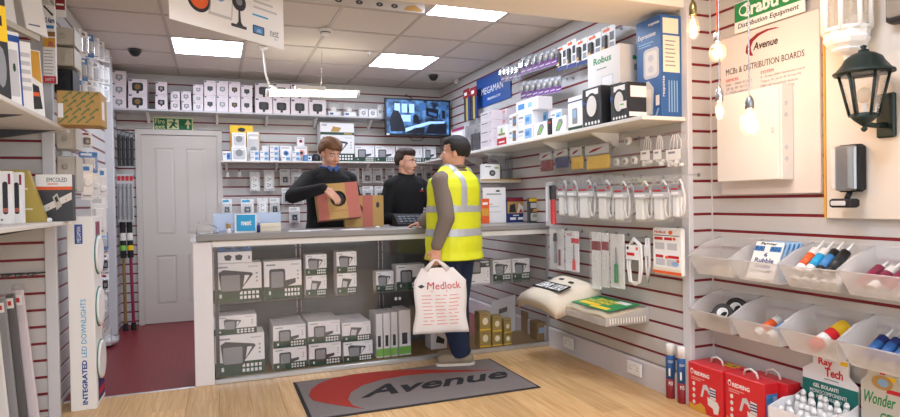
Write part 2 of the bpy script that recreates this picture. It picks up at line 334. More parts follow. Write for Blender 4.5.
# floors
m = MB(); m.box(-1.4, 2.95, -2.3, 4.5, -.08, -.0065, 'wood'); floor = struct(m.build('floor'))
PWD = .19; me_long = {}
k = 0; x = -1.33
while x < 2.83:
    off = [0, .42, .8, .25, .63, .1][k % 6]; y1 = 4.498; first = True
    L = .35+off
    while y1 > 1.0:
        y0 = max(y1-L, .9); key = round(y1-y0, 3)
        if key not in me_long:
            pm = MB(); e = .0012; Lk = y1-y0
            pm.add([(e, e, 0), (PWD-e, e, 0), (PWD-e, Lk-e, 0), (e, Lk-e, 0), (.0004, .0004, -.0015), (PWD-.0004, .0004, -.0015), (PWD-.0004, Lk-.0004, -.0015), (.0004, Lk-.0004, -.0015), (.0004, .0004, -.007), (PWD-.0004, .0004, -.007), (PWD-.0004, Lk-.0004, -.007), (.0004, Lk-.0004, -.007)],
                [(0, 1, 2, 3), (4, 5, 1, 0), (5, 6, 2, 1), (6, 7, 3, 2), (7, 4, 0, 3), (8, 9, 5, 4), (9, 10, 6, 5), (10, 11, 7, 6), (11, 8, 4, 7)], 'wood'); me_long[key] = pm.mesh('plank')
        inst(me_long[key], 'plank', floor, (x, y0, 0)); y1 = y0; L = 1.2
    x += PWD; k += 1
m = MB(); m.box(-1.3, 2.7, 4.5, YB+.1, -.08, -.001, 'vinyl'); struct(m.build('floor_back'))
m = MB(); m.prism([(0, 0), (.03, 0), (.022, .004), (.008, .004)], (-1.0, 4.487, -.001), (0, 1, 0), (0, 0, 1), (.9, 0, 0), 'alu'); struct(m.build('trim_5'))
# ceiling: tiles in a bar grid
BX = [XL-.03, -.33, .274, .878, 1.482, 2.086, XR+.03]; BY = [YB+.02, 6.7, 6.1, 5.5, 4.9, 4.3, 3.7, 3.2]
LIGHTS = {(1, 2): 'square white lit ceiling panel above the grey door', (4, 2): 'square white lit ceiling panel nearest the wall monitor', (4, 5): 'square white lit ceiling panel cut by the beam'}
m = MB(); m.box(-1.45, 3, 3.1, 7.3, ZC+.03, ZC+.12, 'wallpaint'); ceil = struct(m.build('ceiling'))
cache = {}
for i in range(6):
    for j in range(7):
        if (i, j) in LIGHTS: continue
        x0, x1, y1, y0 = BX[i], BX[i+1], BY[j], BY[j+1]; key = (round(x1-x0, 3), round(y1-y0, 3))
        if key not in cache:
            t_ = MB(); W_, L_ = x1-x0, y1-y0
            t_.add([(.012, .012, .006), (W_-.012, .012, .006), (W_-.012, L_-.012, .006), (.012, L_-.012, .006), (.006, .006, .012), (W_-.006, .006, .012), (W_-.006, L_-.006, .012), (.006, L_-.006, .012)], [(3, 2, 1, 0), (0, 1, 5, 4), (1, 2, 6, 5), (2, 3, 7, 6), (3, 0, 4, 7), (4, 5, 6, 7)], 'tile'); cache[key] = t_.mesh('ceiling_tile')
        inst(cache[key], 'ceiling_tile', ceil, (x0, y0, ZC))
for x in BX: m = MB(); m.box(x-.012, x+.012, 3.2, YB, ZC, ZC+.012, 'tbar'); m.build('grid_bar', ceil)
for y in BY: m = MB(); m.box(BX[0], BX[-1], y-.012, y+.012, ZC-.0006, ZC+.0114, 'tbar'); m.build('grid_bar', ceil)
def panel_light(x0, x1, y0, y1, lab):
    t = thing('ceiling_light', lab, 'ceiling light', ((x0+x1)/2, (y0+y1)/2, ZC), 0, 'square ceiling panels')
    a, b = (x1-x0)/2-.012, (y1-y0)/2-.012
    m = MB()
    for s in (-1, 1): m.box(s*a-.01*(s > 0), s*a+.01*(s < 0), -b, b, .0, .014, 'white'); m.box(-a, a, s*b-.01*(s > 0), s*b+.01*(s < 0), .0, .014, 'white')
    m.build('frame', t)
    m = MB(); m.add([(-a+.01, -b+.01, .004), (a-.01, -b+.01, .004), (a-.01, b-.01, .004), (-a+.01, b-.01, .004)], [(3, 2, 1, 0)], 'led'); m.build('diffuser', t)
    m = MB(); m.box(-a, a, -b, b, .0145, .03, 'midgrey'); m.build('housing', t)
for (i, j), lab in LIGHTS.items(): panel_light(BX[i], BX[i+1], BY[j+1], BY[j], lab)
# front shop area: beam, ceiling, shop window behind the photographer
m = MB(); m.box(-1.36, XR+.02, 2.845, 3.27, 2.38, 2.8, 'beam'); struct(m.build('wall_beam'))
m = MB(); m.box(-1.45, 3, -2.3, 3.1, 2.66, 2.8, 'wallpaint'); struct(m.build('ceiling_front'))
for i, (x, y) in enumerate([(-.2, 1.6), (1.6, 1.6), (-.2, -.8), (1.6, -.8)]):  # unseen lit panels, added to brighten the front shop
    panel_light(x-.3, x+.3, y-.3, y+.3, 'square lit ceiling panel added out of view to light the front shop, %s' % ['left of the beam middle', 'right of the beam middle', 'left by the shop window', 'right by the shop window'][i])
m = MB(); m.box(-1.4, 2.9, -2.32, -2.2, -.05, .45, 'wallpaint'); m.box(-1.4, 2.9, -2.32, -2.2, 2.35, 2.7, 'wallpaint'); m.box(-1.4, -1.2, -2.32, -2.2, .45, 2.35, 'wallpaint'); m.box(2.7, 2.9, -2.32, -2.2, .45, 2.35, 'wallpaint')
struct(m.build('wall_front'))
for i, (a, b) in enumerate([(-1.2, .1), (.1, 1.4), (1.4, 2.7)]):
    m = MB()
    for u in (a, b-.04): m.box(u, u+.04, -2.29, -2.23, .45, 2.35, 'white')
    m.box(a+.04, b-.04, -2.29, -2.23, .45, .5, 'white'); m.box(a+.04, b-.04, -2.29, -2.23, 2.3, 2.35, 'white')
    wo = struct(m.build('window_%d' % (i+1))); m = MB(); m.box(a+.04, b-.04, -2.262, -2.258, .5, 2.3, 'glass'); m.build('pane', wo)
# door
m = MB(); m.box(DX0, DX0+.055, -.02, .05, 0, DZ, 'doorpaint'); m.box(DX1-.055, DX1, -.02, .05, 0, DZ, 'doorpaint'); m.box(DX0, DX1, -.0205, .05, DZ-.055, DZ, 'doorpaint')
fr = struct(m.build('door_1', None, (0, YB, 0)))
m = MB(); a, b = DX0+.057, DX1-.057; wd = b-a
m.box(a, b, .006, .045, .005, DZ-.058, 'doorpaint')
cols = [(a+.115, a+wd/2-.055), (a+wd/2+.055, b-.115)]; rows_ = [(.2, .72), (.94, 1.86)]
zs = [0.005, .2, .72, .94, 1.86, DZ-.058]; xs = [a, cols[0][0], cols[0][1], cols[1][0], cols[1][1], b]
for i in range(5):
    for j in range(5):
        if i in (1, 3) and j in (1, 3): continue
        m.box(xs[i], xs[i+1], -.004, .008, zs[j], zs[j+1], 'doorpaint')
leaf = m.build('leaf', fr)
for cx0, cx1 in cols:
    for z0, z1 in rows_:
        p = MB(); q = .03; p.add([(cx0, .006, z0), (cx1, .006, z0), (cx1, .006, z1), (cx0, .006, z1), (cx0+q, -.001, z0+q), (cx1-q, -.001, z0+q), (cx1-q, -.001, z1-q), (cx0+q, -.001, z1-q)], [(0, 1, 5, 4), (1, 2, 6, 5), (2, 3, 7, 6), (3, 0, 4, 7), (4, 5, 6, 7)], 'doorpaint'); p.build('door_panel', leaf)
# exit sign above the door
cx, z, w_, h_ = fitB(153, 117.5, 193, 131, YB-.01)
t = thing('exit_sign', 'green and cream fire exit sign with running man above the door', 'sign', (cx, YB-.008, z))
m = MB(); m.box(-w_/2, w_/2, 0, .006, 0, h_, 'exitgreen'); m.build('board', t)
m = MB(); e = .012
for x0, x1, z0, z1 in [(-w_/2, w_/2, 0, e), (-w_/2, w_/2, h_-e, h_), (-w_/2, -w_/2+e, 0, h_), (w_/2-e, w_/2, 0, h_)]: frect(m, x0, x1, z0, z1, 'exitglow')
frect(m, -.06, .055, .02, h_-.02, 'exitglow')
ftext(m, 'Fire', -w_/2+.02, -w_/2+.115, h_*.52, h_*.88, 'exitglow', bold=.01); ftext(m, 'exit', -w_/2+.02, -w_/2+.115, h_*.14, h_*.46, 'exitglow', bold=.01)
for pts in [[(.0, .105), (.022, .105), (.022, .125), (.0, .125)], [(-.02, .06), (.012, .05), (.02, .1), (-.005, .1)], [(-.045, .09), (-.01, .088), (-.01, .1), (-.045, .1)], [(.01, .085), (.04, .07), (.043, .08), (.012, .097)], [(-.045, .03), (-.02, .025), (-.004, .06), (-.02, .066)], [(.0, .055), (.03, .03), (.04, .037), (.013, .062)]]: fpoly(m, pts, 'exitgreen', y=-.0009)
fpoly(m, [(.105, .03), (.125, .03), (.125, .075), (.15, .07), (.115, .125), (.08, .07), (.105, .075)], 'exitglow', ox=.03)
m.build('lettering', t)
# ------------------------------------------------------------------ product cartons
def carton(name, label, cat, loc, rz, w, d, h, base='cardwhite', pr=None, group=None, flap=True, ps=None):
    t = thing(name, label, cat, loc, rz, group)
    m = MB(); m.cbox(-w/2, w/2, 0, d, 0, h, base, min(.002, w*.03, h*.03)); m.build('carton', t)
    if pr: m = MB(); pr(m, w, h); m.build('printed_front', t)
    if ps: m = MB(); ps(m, d, h, w); m.build('printed_side', t)
    return t
def rr(x0, x1, z0, z1, r, n=3):
    out = []
    for cx, cz, a0 in ((x1-r, z0+r, -90), (x1-r, z1-r, 0), (x0+r, z1-r, 90), (x0+r, z0+r, 180)):
        for k in range(n+1): a = math.radians(a0+90*k/n); out.append((cx+r*math.cos(a), cz+r*math.sin(a)))
    return out
def pr_cam(body='charcoal', lens='midgrey', logo='navy', sc=.5, shape=0):
    def f(m, w, h):
        s = min(w, h)*sc; cz = h*.44
        frect(m, -w*.46, -w*.30, h*.86, h*.95, logo)
        fpoly(m, rr(-s*.42, s*.42, cz-s*.3, cz+s*.4, s*.16), body)
        fpoly(m, [(-s*.1, cz-s*.5), (s*.1, cz-s*.5), (s*.1, cz-s*.25), (-s*.1, cz-s*.25)], body, y=-.0001)
        fpoly(m, [(x*s*.46-s*.23, cz-s*.18+y*s*.46) for x, y in circ(12)], lens, y=-.0011)
        frect(m, w*.05, w*.4, h*.86, h*.9, 'lightgrey')
    return f
def pr_box2(c1='paleblue', c2='midblue'):
    def f(m, w, h):
        frect(m, 0, w*.46, h*.1, h*.8, c1); frect(m, w*.06, w*.3, h*.3, h*.6, c2, y=-.0009); frect(m, -w*.42, -w*.1, h*.6, h*.75, 'midgrey'); frect(m, -w*.42, -w*.16, h*.35, h*.42, 'lightgrey')
    return f
def pr_flood(style=0, band=.33, flip=False):
    def f(m, w, h):
        Z = (lambda z: h-z) if flip else (lambda z: z)
        def R(x0, x1, z0, z1, mt, y=0): a, b = sorted((Z(z0), Z(z1))); frect(m, x0, x1, a, b, mt, y)
        R(-w/2, w/2, 0, h*band, 'green')
        s = min(w, h*1.25)*1.25; bx = -w*.09; z0 = h*.24; H0 = h; h = h*1.2
        def Pl(pts, mt, y): fpoly(m, [(p[0], Z(p[1])) for p in (pts[::-1] if flip else pts)], mt, y=y)
        if style == 0:
            Pl([(bx-s*.2, z0+h*.02), (bx+s*.12, z0), (bx+s*.15, z0+h*.1), (bx+s*.33, z0+h*.38), (bx+s*.3, z0+h*.42), (bx-s*.16, z0+h*.5), (bx-s*.24, z0+h*.44)], 'darkgrey', -.001)
            Pl([(bx+s*.16, z0+h*.14), (bx+s*.27, z0+h*.36), (bx+s*.19, z0+h*.37)], 'cardwhite', -.0021)
            Pl(rr(bx-s*.2, bx+s*.11, z0+h*.04, z0+h*.38, s*.02), 'midgrey', -.0022)
        elif style == 1:
            Pl(rr(bx-s*.22, bx+s*.12, z0, z0+h*.46, s*.05), 'darkgrey', -.001); Pl(rr(bx-s*.18, bx+s*.08, z0+h*.05, z0+h*.4, s*.03), 'midgrey', -.0021)
            Pl([(bx+s*.12, z0+h*.06), (bx+s*.34, z0+h*.14), (bx+s*.34, z0+h*.24), (bx+s*.12, z0+h*.2)], 'darkgrey', -.001)
        else:
            Pl([(bx-s*.16, z0+h*.06), (bx+s*.1, z0+h*.02), (bx+s*.28, z0+h*.38), (bx-s*.1, z0+h*.44)], 'darkgrey', -.001); Pl([(bx-s*.12, z0+h*.09), (bx+s*.06, z0+h*.07), (bx+s*.1, z0+h*.3), (bx-s*.08, z0+h*.34)], 'lightgrey', -.0021)
        h = H0
        for i in range(5):
            for j in range(2):
                R(w*(.04+.085*i), w*(.04+.085*i+.055), h*band*(.2+.36*j), h*band*(.44+.36*j), 'cardwhite', -.0008)
        R(-w*.38, -w*.33, h*band*.35, h*band*.65, 'cardwhite', -.0008)
        R(-w*.44, -w*.2, h*.88, h*.92, 'midgrey'); R(w*.22, w*.44, h*.88, h*.92, 'lightgrey')
        for k in range(3): R(w*.38, w*.42, h*(.5+.1*k), h*(.54+.1*k), 'midgrey')
    return f
# ------------------------------------------------------------------ glass counter
t = thing('glass_counter', 'long glass fronted shop counter with grey worktop and white end panel', 'counter', (0, 0, 0))
YC = 4.485; CXL = -.15; CXR = XR-.002; CD = 5.06
m = MB(); m.cbox(CXL-.0, CXL+.125, YC, CD-.04, 0, .995, 'cardwhite', .004); m.build('end_panel', t)
m = MB(); m.cbox(CXL+.025, CXR, YC-.03, CD, 1.0, 1.045, 'worktop', .006); m.build('worktop', t)
m = MB(); m.cbox(CXL-.015, CXL+.024, YC+.01, CD-.03, .996, 1.03, 'clearplastic', .003); m.build('worktop_end_strip', t)
m = MB(); m.cbox(CXL+.126, CXR, YC-.004, YC+.03, .958, .9985, 'white', .003); m.build('top_rail', t)
m = MB(); m.cbox(CXL+.126, CXR, YC-.004, YC+.03, .001, .034, 'alu', .003); m.build('bottom_rail', t)
XJ = onY(398, 300, YC).x
for a, b in ((CXL+.13, XJ-.002), (XJ+.002, CXR-.012)): m = MB(); m.box(a, b, YC+.008, YC+.014, .034, .958, 'glass'); m.build('glass_pane', t)
m = MB(); m.cbox(CXR-.011, CXR, YC-.002, YC+.03, .0345, .9575, 'alu', .002); m.build('corner_post', t)
for zz in (.555,): m = MB(); m.box(CXL+.13, CXR-.02, YC+.05, CD-.08, zz-.008, zz, 'glass'); m.build('glass_shelf', t)
m = MB(); m.box(CXL+.13, CXR-.012, YC+.031, CD-.05, .002, .03, 'kraftdark'); m.build('deck', t)
for x in (CXL+.15, .62, XJ, 1.98): m = MB(); m.cbox(x-.012, x+.012, CD-.078, CD-.052, .031, .998, 'darkgrey', .003); m.build('back_post', t)
for a, b in ((CXL+.165, .6), (.64, XJ-.02), (XJ+.02, 1.96)): m = MB(); m.cbox(a, b, CD-.07, CD-.058, .035, .95, 'panelgrey', .003); m.build('back_panel', t)  # grey panels added to keep light out and darken the counter inside
for dx in (-.016, .016): m = MB(); m.cbox(XJ+dx-.009, XJ+dx+.009, YC+.001, YC+.0075, .49, .512, 'white', .002); m.build('glass_clip', t)
m = MB(); m.cbox(CXL+.135, CXL+.16, YC+.015, YC+.03, .04, .955, 'darkgrey', .002); m.build('lock_post', t)
# boxes inside the counter
SH, DK = .5555, .0305
YF = YC+.075
def cbox_px(px, z, style, d, lab, Y=YF, grp='floodlight boxes in the glass counter', **k):
    cx, z0, w, h = fitB(*px, Y); return carton('floodlight_box', lab, 'box', (cx, Y, z), 0, w-.003, d, h-.002, 'cardwhite', pr_flood(style, **k), grp), h
def stack(pxs, zbase, styles, d, labs, Y=YF, bands=None):
    z = zbase
    for i, px in enumerate(pxs):
        bt = (bands or {}).get(i, .33); _, h = cbox_px(px, z, styles[i], d, labs[i], Y, band=bt); z += h
    return z
z = stack([(213, 267, 262, 306)], SH, [0], .2, ['largest floodlight box on the glass shelf, beside the white end panel'])
def pr_flat(bc):
    def f(m, w, h):
        for dx in (-.12, .16): fpoly(m, [(w*(dx-.08), h*.25), (w*(dx+.06), h*.22), (w*(dx+.1), h*.6), (w*(dx+.02), h*.75), (w*(dx-.1), h*.65)], bc)
        frect(m, -w*.46, -w*.38, h*.35, h*.55, 'lightgrey'); frect(m, w*.4, w*.45, h*.3, h*.6, 'midgrey')
    return f
cx, _, w_, h_ = fitB(213, 255.5, 252, 267, YF); carton('light_box', 'flat white twin lamp box, second from top of the left counter stack', 'box', (cx, YF, z), 0, w_, .18, h_-.002, 'cardwhite', pr_flat('charcoal')); z += h_
cx, _, w_, h_ = fitB(213, 246.5, 252, 255.5, YF); carton('light_box', 'flat slate-blue twin lamp box under the counter top rail', 'box', (cx, YF, z), 0, w_, .18, h_-.002, 'steelblue', pr_flat('black'))
stack([(264, 266, 302, 304)], SH, [1], .2, ['large floodlight box on the glass shelf, second from the white end panel'])
stack([(306, 281, 327, 302), (305.5, 260, 327, 281)], SH, [2, 0], .14, ['small floodlight box, lower of the pair right of the large shelf boxes', 'small floodlight box, upper of the pair right of the large shelf boxes'])
stack([(337, 280, 357, 301), (336.5, 258, 357, 279.5)], SH, [2, 0], .14, ['small floodlight box, lower of the second shelf pair', 'small floodlight box, upper of the second shelf pair'])
stack([(376, 279, 394, 299)], SH, [0], .1, ['single small floodlight box on the glass shelf left of the glass join'])
stack([(396.5, 272, 425, 297)], SH, [1], .14, ['wide floodlight box on the glass shelf right of the glass join, behind the carrier bag'])
cx, _, w_, h_ = fitB(469, 268, 490, 292, YF+.05); carton('floodlight_box', 'upside-down floodlight box on the glass shelf behind the customer', 'box', (cx, YF+.05, SH), 0, w_, .12, h_-.002, 'cardwhite', pr_flood(1, flip=True), 'floodlight boxes in the glass counter')
stack([(493, 268, 511.5, 289)], SH, [0], .1, ['small floodlight box, left of the pair near the dust sheets'], YF+.12); stack([(512.5, 265, 530, 286)], SH, [0], .1, ['small floodlight box, right of the pair near the dust sheets'], YF+.12)
z = stack([(215, 341, 265, 382)], DK, [0], .22, ['largest floodlight box on the counter floor beside the end panel'])
stack([(213, 322, 257, 341)], z, [0], .2, ['long low floodlight box lying on the largest counter-floor box'])
for r in range(3):
    yy = YF+r*.13; D = .125; fw = ['front', 'middle', 'rear'][r]
    if r == 0: A, B_, Cc = [(273, 352, 307, 374), (273, 329, 306, 351.5)], [(309, 347.5, 341.5, 370), (308, 325, 340.5, 347)], [(343.5, 345.5, 373, 366), (342, 326, 371, 345)]
    for nm, pxs, st in (('left', A, [1, 1]), ('middle', B_, [1, 1]), ('right', Cc, [0, 2])):
        zz = DK
        for q, px in enumerate(pxs):
            cx, _, w_, h_ = fitB(*px, YF)
            carton('floodlight_box', 'small floodlight box on the counter floor, %s of the %s stack, %s row' % (['bottom', 'top'][q], nm, fw), 'box', (cx, yy, zz), 0, w_-.003, D, h_-.002, 'cardwhite', pr_flood(st[q]), 'floodlight boxes in the glass counter'); zz += h_
def pr_spine(m, w, h): frect(m, -w/2, w/2, h*.03, h*.2, 'lime'); frect(m, -w*.25, w*.2, h*.25, h*.5, 'charcoal')
def ps_spine(m, d, h, w):
    m.prism([(d*.3, h*.2), (d*.75, h*.3), (d*.7, h*.55), (d*.4, h*.5)], (w/2+.001, 0, 0), (0, 1, 0), (0, 0, 1), (-.001, 0, 0), 'darkgrey')
for i, x in enumerate((376, 383.5, 391, 399)):
    cx, _, w_, h_ = fitB(x, 317+(i == 3)*-1, x+(7 if i < 3 else 12), 361, YF+.03)
    carton('panel_box', ['narrow tall pale box on the counter floor, %s of the upright row behind the bag' % ORD[i]][0], 'box', (cx, YF+.03, DK), 0, w_-.004, .22, h_, 'cardwhite', pr_spine, 'upright boxes on the counter floor', ps=ps_spine)
cx, _, w_, h_ = fitB(431, 331, 447, 354, YF+.1); carton('lamp_box', 'white box with black lamp drawing on the counter floor behind the customer', 'box', (cx, YF+.1, DK), 0, w_, .15, h_, 'cardwhite', lambda m, w, h: fpoly(m, [(-w*.2, h*.3), (w*.3, h*.2), (w*.35, h*.4), (-w*.1, h*.6)], 'charcoal'))
def pr_gold(m, w, h): frect(m, -w/2, w/2, 0, h*.08, 'yellow'); fpoly(m, [(p[0]*w*.5-w*.25, h*.3+p[1]*w*.6) for p in circ(12)], 'cream'); frect(m, -w*.3, w*.3, h*.82, h*.88, 'kraftdark')
for i, (x0, x1, ya, yb, yc) in enumerate([(479.5, 491, 351, 334.5, 316), (492.5, 502, 350, 336, 320), (504, 511.5, 348, 336.5, 322)]):
    cx, _, w_, h_ = fitB(x0, yb, x1, ya, YF); cx, _, w_, h2 = fitB(x0, yc, x1, yb, YF)
    carton('lamp_carton', 'gold bulb carton on the counter floor, %s column, lower' % ORD[i], 'box', (cx, YF, DK), 0, w_-.003, w_, h_-.002, 'gold', pr_gold, 'gold bulb cartons'); carton('lamp_carton', 'gold bulb carton on the counter floor, %s column, upper' % ORD[i], 'box', (cx, YF, DK+h_), 0, w_-.003, w_, h2-.002, 'gold', pr_gold, 'gold bulb cartons')
def brown(px, Y, lab, d=.2):
    cx, _, w_, h_ = fitB(*px, Y); carton('brown_carton', lab, 'box', (cx, Y, DK), 0, w_, d, h_, 'kraftdark', lambda m, w, h: frect(m, -w*.3, w*.35, h*.4, h*.7, 'paleblue'), 'brown cartons in the counter')
brown((537, 326, 546.5, 344.5), YF, 'brown carton with pale label in the counter corner by the skirting', .13); brown((527, 308, 540, 329), YF+.3, 'brown carton standing deeper inside the counter right corner', .12)
t2 = thing('display_card', 'pale grey card leaning inside the counter above the gold cartons', 'card', (onY(504, 325, YF+.25).x, YF+.25, DK)); m = MB(); m.obox((-.13, 0, .0), (.24, 0, .05), (0, .012, 0), (.07, .12, .3), 'lightgrey'); m.build('card', t2); m = MB(); m.obox((-.02, .058, .2), (.08, 0, .017), (0, -.003, 0), (.01, .012, .04), 'darkgrey'); m.build('printing', t2)
# ------------------------------------------------------------------ door mat
ma, mb_, mc, md = onZ(292, 382.5), onZ(490, 360), onZ(545, 389), onZ(308, 417)
x0, x1, y0, y1 = (ma.x+md.x)/2, (mb_.x+mc.x)/2, 3.50, 4.30
t = thing('door_mat', 'grey carpet mat with red swoosh and black lettering before the counter', 'mat', ((x0+x1)/2, (y0+y1)/2, 0))
W_, L_ = (x1-x0)/2, (y1-y0)/2
m = MB(); m.cbox(-W_, W_, -L_, L_, .0005, .006, 'matborder', .003); m.build('rubber_edge', t)
m = MB(); m.cbox(-W_+.02, W_-.02, -L_+.02, L_-.02, .004, .010, 'carpet', .002); m.build('carpet_pile', t)
def q(px, py): p = onZ(px, py); return (p.x-(x0+x1)/2, p.y-(y0+y1)/2)
up = [(309, 397.5), (311, 391), (319, 385), (332, 380), (352, 376), (378, 373), (408, 371), (432, 371), (470, 371.5), (498, 371)]
lo = [(470, 373), (432, 374.5), (405, 377), (382, 381), (362, 387), (351, 394), (348, 401), (353, 407), (364, 410.5), (345, 408), (326, 405), (313, 402)]
pts = [q(*p) for p in up+lo]
m = MB(); bmt = bmesh.new(); vsb = [bmt.verts.new((p[0], p[1], .0112)) for p in pts]; fc = bmt.faces.new(vsb); bmesh.ops.triangulate(bmt, faces=[fc]); bmt.verts.index_update()
tris = [tuple(v.index for v in f.verts) for f in bmt.faces]; bmt.normal_update(); vv = [(p[0], p[1], .0112) for p in pts]; bmt.free()
m.add(vv, tris, 'carpetred')
for i in range(len(vv)): j = (i+1) % len(vv); m.add([vv[i], vv[j], (vv[j][0], vv[j][1], .008), (vv[i][0], vv[i][1], .008)], [(0, 1, 2, 3)], 'carpetred')
m.build('swoosh', t)
a_, b_, c_ = q(361, 400), q(509, 379), q(371, 391.5)
m = MB(); put_text(m, 'Avenue', (a_[0], a_[1]-.0, .0102), (b_[0]-a_[0], b_[1]-a_[1], 0), (c_[0]-a_[0]-.02, .225, 0), (0, 0, .0012), 'carpetblack', .15, .025); m.build('lettering', t)
# ------------------------------------------------------------------ back wall: shelves and stock
def shelf(name, lab, loc, rz, L, d, th, mt='offwhite', brk=(), lip=None):
    """shelf with top at local z=0, front edge at local y=0, wall at y=d"""
    t = thing(name, lab, 'shelf', loc, rz)
    m = MB(); m.cbox(0, L, 0, d, -th, 0, mt, .003); m.build('board', t)
    for x in brk:
        b = MB(); b.prism([(d*.3, -th), (d, -th), (d, -th-.09), (d-.03, -th-.09)], (x-.012, 0, 0), (0, 1, 0), (0, 0, 1), (.024, 0, 0), 'white'); b.build('bracket', t)
    if lip: b = MB(); b.cbox(0, L, -.006, -.0005, -th-.004, lip, 'clearplastic', .002); b.build('shelf_edge_strip', t)
    return t
YS = YB-.3
z1s = onY(250, 112.3, YS).z
xa, xb = XL+.002, onY(384, 112, YS).x
shelf('wall_shelf', 'long upper wall shelf of camera boxes above the door and men', (xa, YS, z1s), 0, xb-xa, .3, .02, 'lightgrey', [onY(p, 115, YS).x-xa for p in (146, 217, 268, 318, 374)])
PC = [('charcoal', 'darkgrey'), ('midgrey', 'lightgrey'), ('charcoal', 'kraftdark'), ('black', 'midgrey')]
def cambox(px, z, lab, d=.16, style=0, sc=.5, Y=YS+.015, base='pinkwhite', name='camera_box', grp='camera boxes on the upper wall shelf'):
    cx, _, w, h = fitB(*px, Y); b, l = PC[style]
    carton(name, lab, 'box', (cx, Y, z), 0, w-.003, d, h-.001, base, pr_cam(b, l, sc=sc), grp); return h
def camcol(cols, labf, **k):
    z = z1s+.0005
    for i, px in enumerate(cols): z += cambox(px, z, labf(i), **k)
lv = ['bottom', 'middle', 'top']
camcol([(112, 95.5, 126, 108), (112, 82.5, 126, 95.2), (112, 70, 126, 82)], lambda i: 'white sensor box in the corner stack of three by the left wall, %s' % lv[i], style=1, sc=.6)
camcol([(128, 94.5, 147, 109), (128, 79, 147, 94)], lambda i: 'wide camera box with black picture, %s of the pair beside the corner stack' % ['lower', 'upper'][i], style=2, sc=.8, d=.2)
camcol([(155, 95, 167.5, 110), (155.5, 82.5, 167, 95)], lambda i: 'camera box with dark dome picture, %s of the pair right of the wide boxes' % ['lower', 'upper'][i], style=3, sc=.65)
camcol([(170.5, 101, 180, 110.3), (170.5, 91.5, 180, 100.7)], lambda i: 'small pale blue camera box, left column, %s' % ['lower', 'upper'][i], style=1, sc=.6)
camcol([(181.5, 101, 191.5, 110.3), (181, 91, 191, 100.7)], lambda i: 'small pale blue camera box, right column, %s' % ['lower', 'upper'][i], style=1, sc=.6)
camcol([(193, 102, 203.5, 110.5), (193, 93.5, 203.5, 101.7), (193, 83.5, 203.5, 93)], lambda i: 'small camera box in the slim stack of three over the door edge, %s' % lv[i], style=1, sc=.5)
for q_, (a, b, tp) in enumerate([(204, 216, 80), (216.3, 228.3, 80), (228.6, 240.4, 80.5), (241, 252.5, 83.5)]):
    camcol([(a, 95.5, b, 111.2), (a, tp, b, 95)], lambda i: 'camera box in the block of eight, %s column, %s row' % (ORD[q_], ['lower', 'upper'][i]), style=(0, 1, 2, 0)[q_], sc=.55)
for q_, (a, b) in enumerate([(255, 272.5), (273, 290), (290.8, 308.6), (309, 326)]):
    rows = [(a, 97.2, b, 112.2)] + ([(a, 82, b, 97)] if q_ < 3 else [])
    camcol(rows, lambda i: 'wide camera box behind the hanging tube, %s column, %s row' % (ORD[q_], ['lower', 'upper'][i]), style=0, sc=.75, d=.2)
for q_, (a, b) in enumerate([(328.5, 340.5), (344, 356)]):
    cx, _, w_, h_ = fitB(a, 98.5, b, 112.2, YS+.015)
    t = thing('sensor_pack', 'clear topped sensor pack on blue base, %s of two under the lamp end' % ['left', 'right'][q_], 'pack', (cx, YS+.015, z1s+.0005), 0, 'clear sensor packs')
    m = MB(); m.cbox(-w_/2, w_/2, 0, .12, 0, h_*.3, 'cardwhite', .003); frect(m, -w_*.4, -w_*.1, h_*.06, h_*.2, 'blue'); m.build('card_base', t)
    m = MB(); m.cbox(-w_/2+.004, w_/2-.004, .004, .116, h_*.3, h_, 'clearplastic', .01); m.build('clear_cover', t)
    m = MB(); m.lathe([(.03, 0), (.034, .02), (.03, .045), (.015, .06), (0, .064)], (0, .06, h_*.3), 'offwhite', 14); m.build('sensor', t)
for q_, (a, b, tp) in enumerate([(359, 368, 104.5), (368.5, 377, 104.5), (377.3, 383, 100)]):
    camcol([(a, tp, b, 112.5)], lambda i: 'tiny camera box beside the monitor, %s of three' % ORD[q_], style=1, sc=.6, d=.1, base='cardwhite')
# second shelf
z2s = onY(300, 161.0, YS).z; xa, xb = onY(221, 161, YS).x, onY(447, 158, YS).x
shelf('wall_shelf', 'middle wall shelf of sensor and floodlight boxes behind the men', (xa, YS, z2s), 0, xb-xa, .3, .018, 'offwhite', [onY(p, 163, YS).x-xa for p in (227, 278, 371, 420)])
Z2 = z2s+.0005
def small(px, z, lab, base='cardwhite', pr=None, d=.1, Y=YS+.015, name='sensor_box', grp='small boxes on the middle wall shelf'):
    cx, _, w, h = fitB(*px, Y); carton(name, lab, 'box', (cx, Y, z), 0, w-.002, d, h-.001, base, pr, grp); return h
def yl(m, w, h): fpoly(m, [(p[0]*w*.34-w*.17, h*.1+p[1]*h*.5) for p in circ(12)], 'black'); frect(m, -w*.05, w*.05, h*.3, h*.5, 'white', y=-.0011)
small((230, 125, 253.5, 161), Z2, 'yellow backed display card box rising behind the clear packs', 'amber', lambda m, w, h: (frect(m, -w/2, w/2, h*.8, h, 'yellow'), fpoly(m, [(p[0]*w*.34-w*.17, h*.82+p[1]*h*.12) for p in circ(12)], 'black', y=-.001)), .03, YS+.15)
def pr_clear(m, w, h): fpoly(m, rr(-w*.4, w*.4, h*.08, h*.92, w*.12), 'lightgrey'); fpoly(m, [(p[0]*w*.5-w*.25, h*.3+p[1]*w*.5) for p in circ(12)], 'midgrey', y=-.001); frect(m, -w*.35, w*.35, h*.75, h*.85, 'white', y=-.001)
h = small((231.5, 146.5, 247, 160.5), Z2, 'pale blister box with grey sensor, lower front one under the yellow card', 'white', pr_clear, .12)
small((232, 132, 246, 146), Z2+h, 'pale blister box with grey sensor, upper left one under the yellow card', 'white', pr_clear, .1)
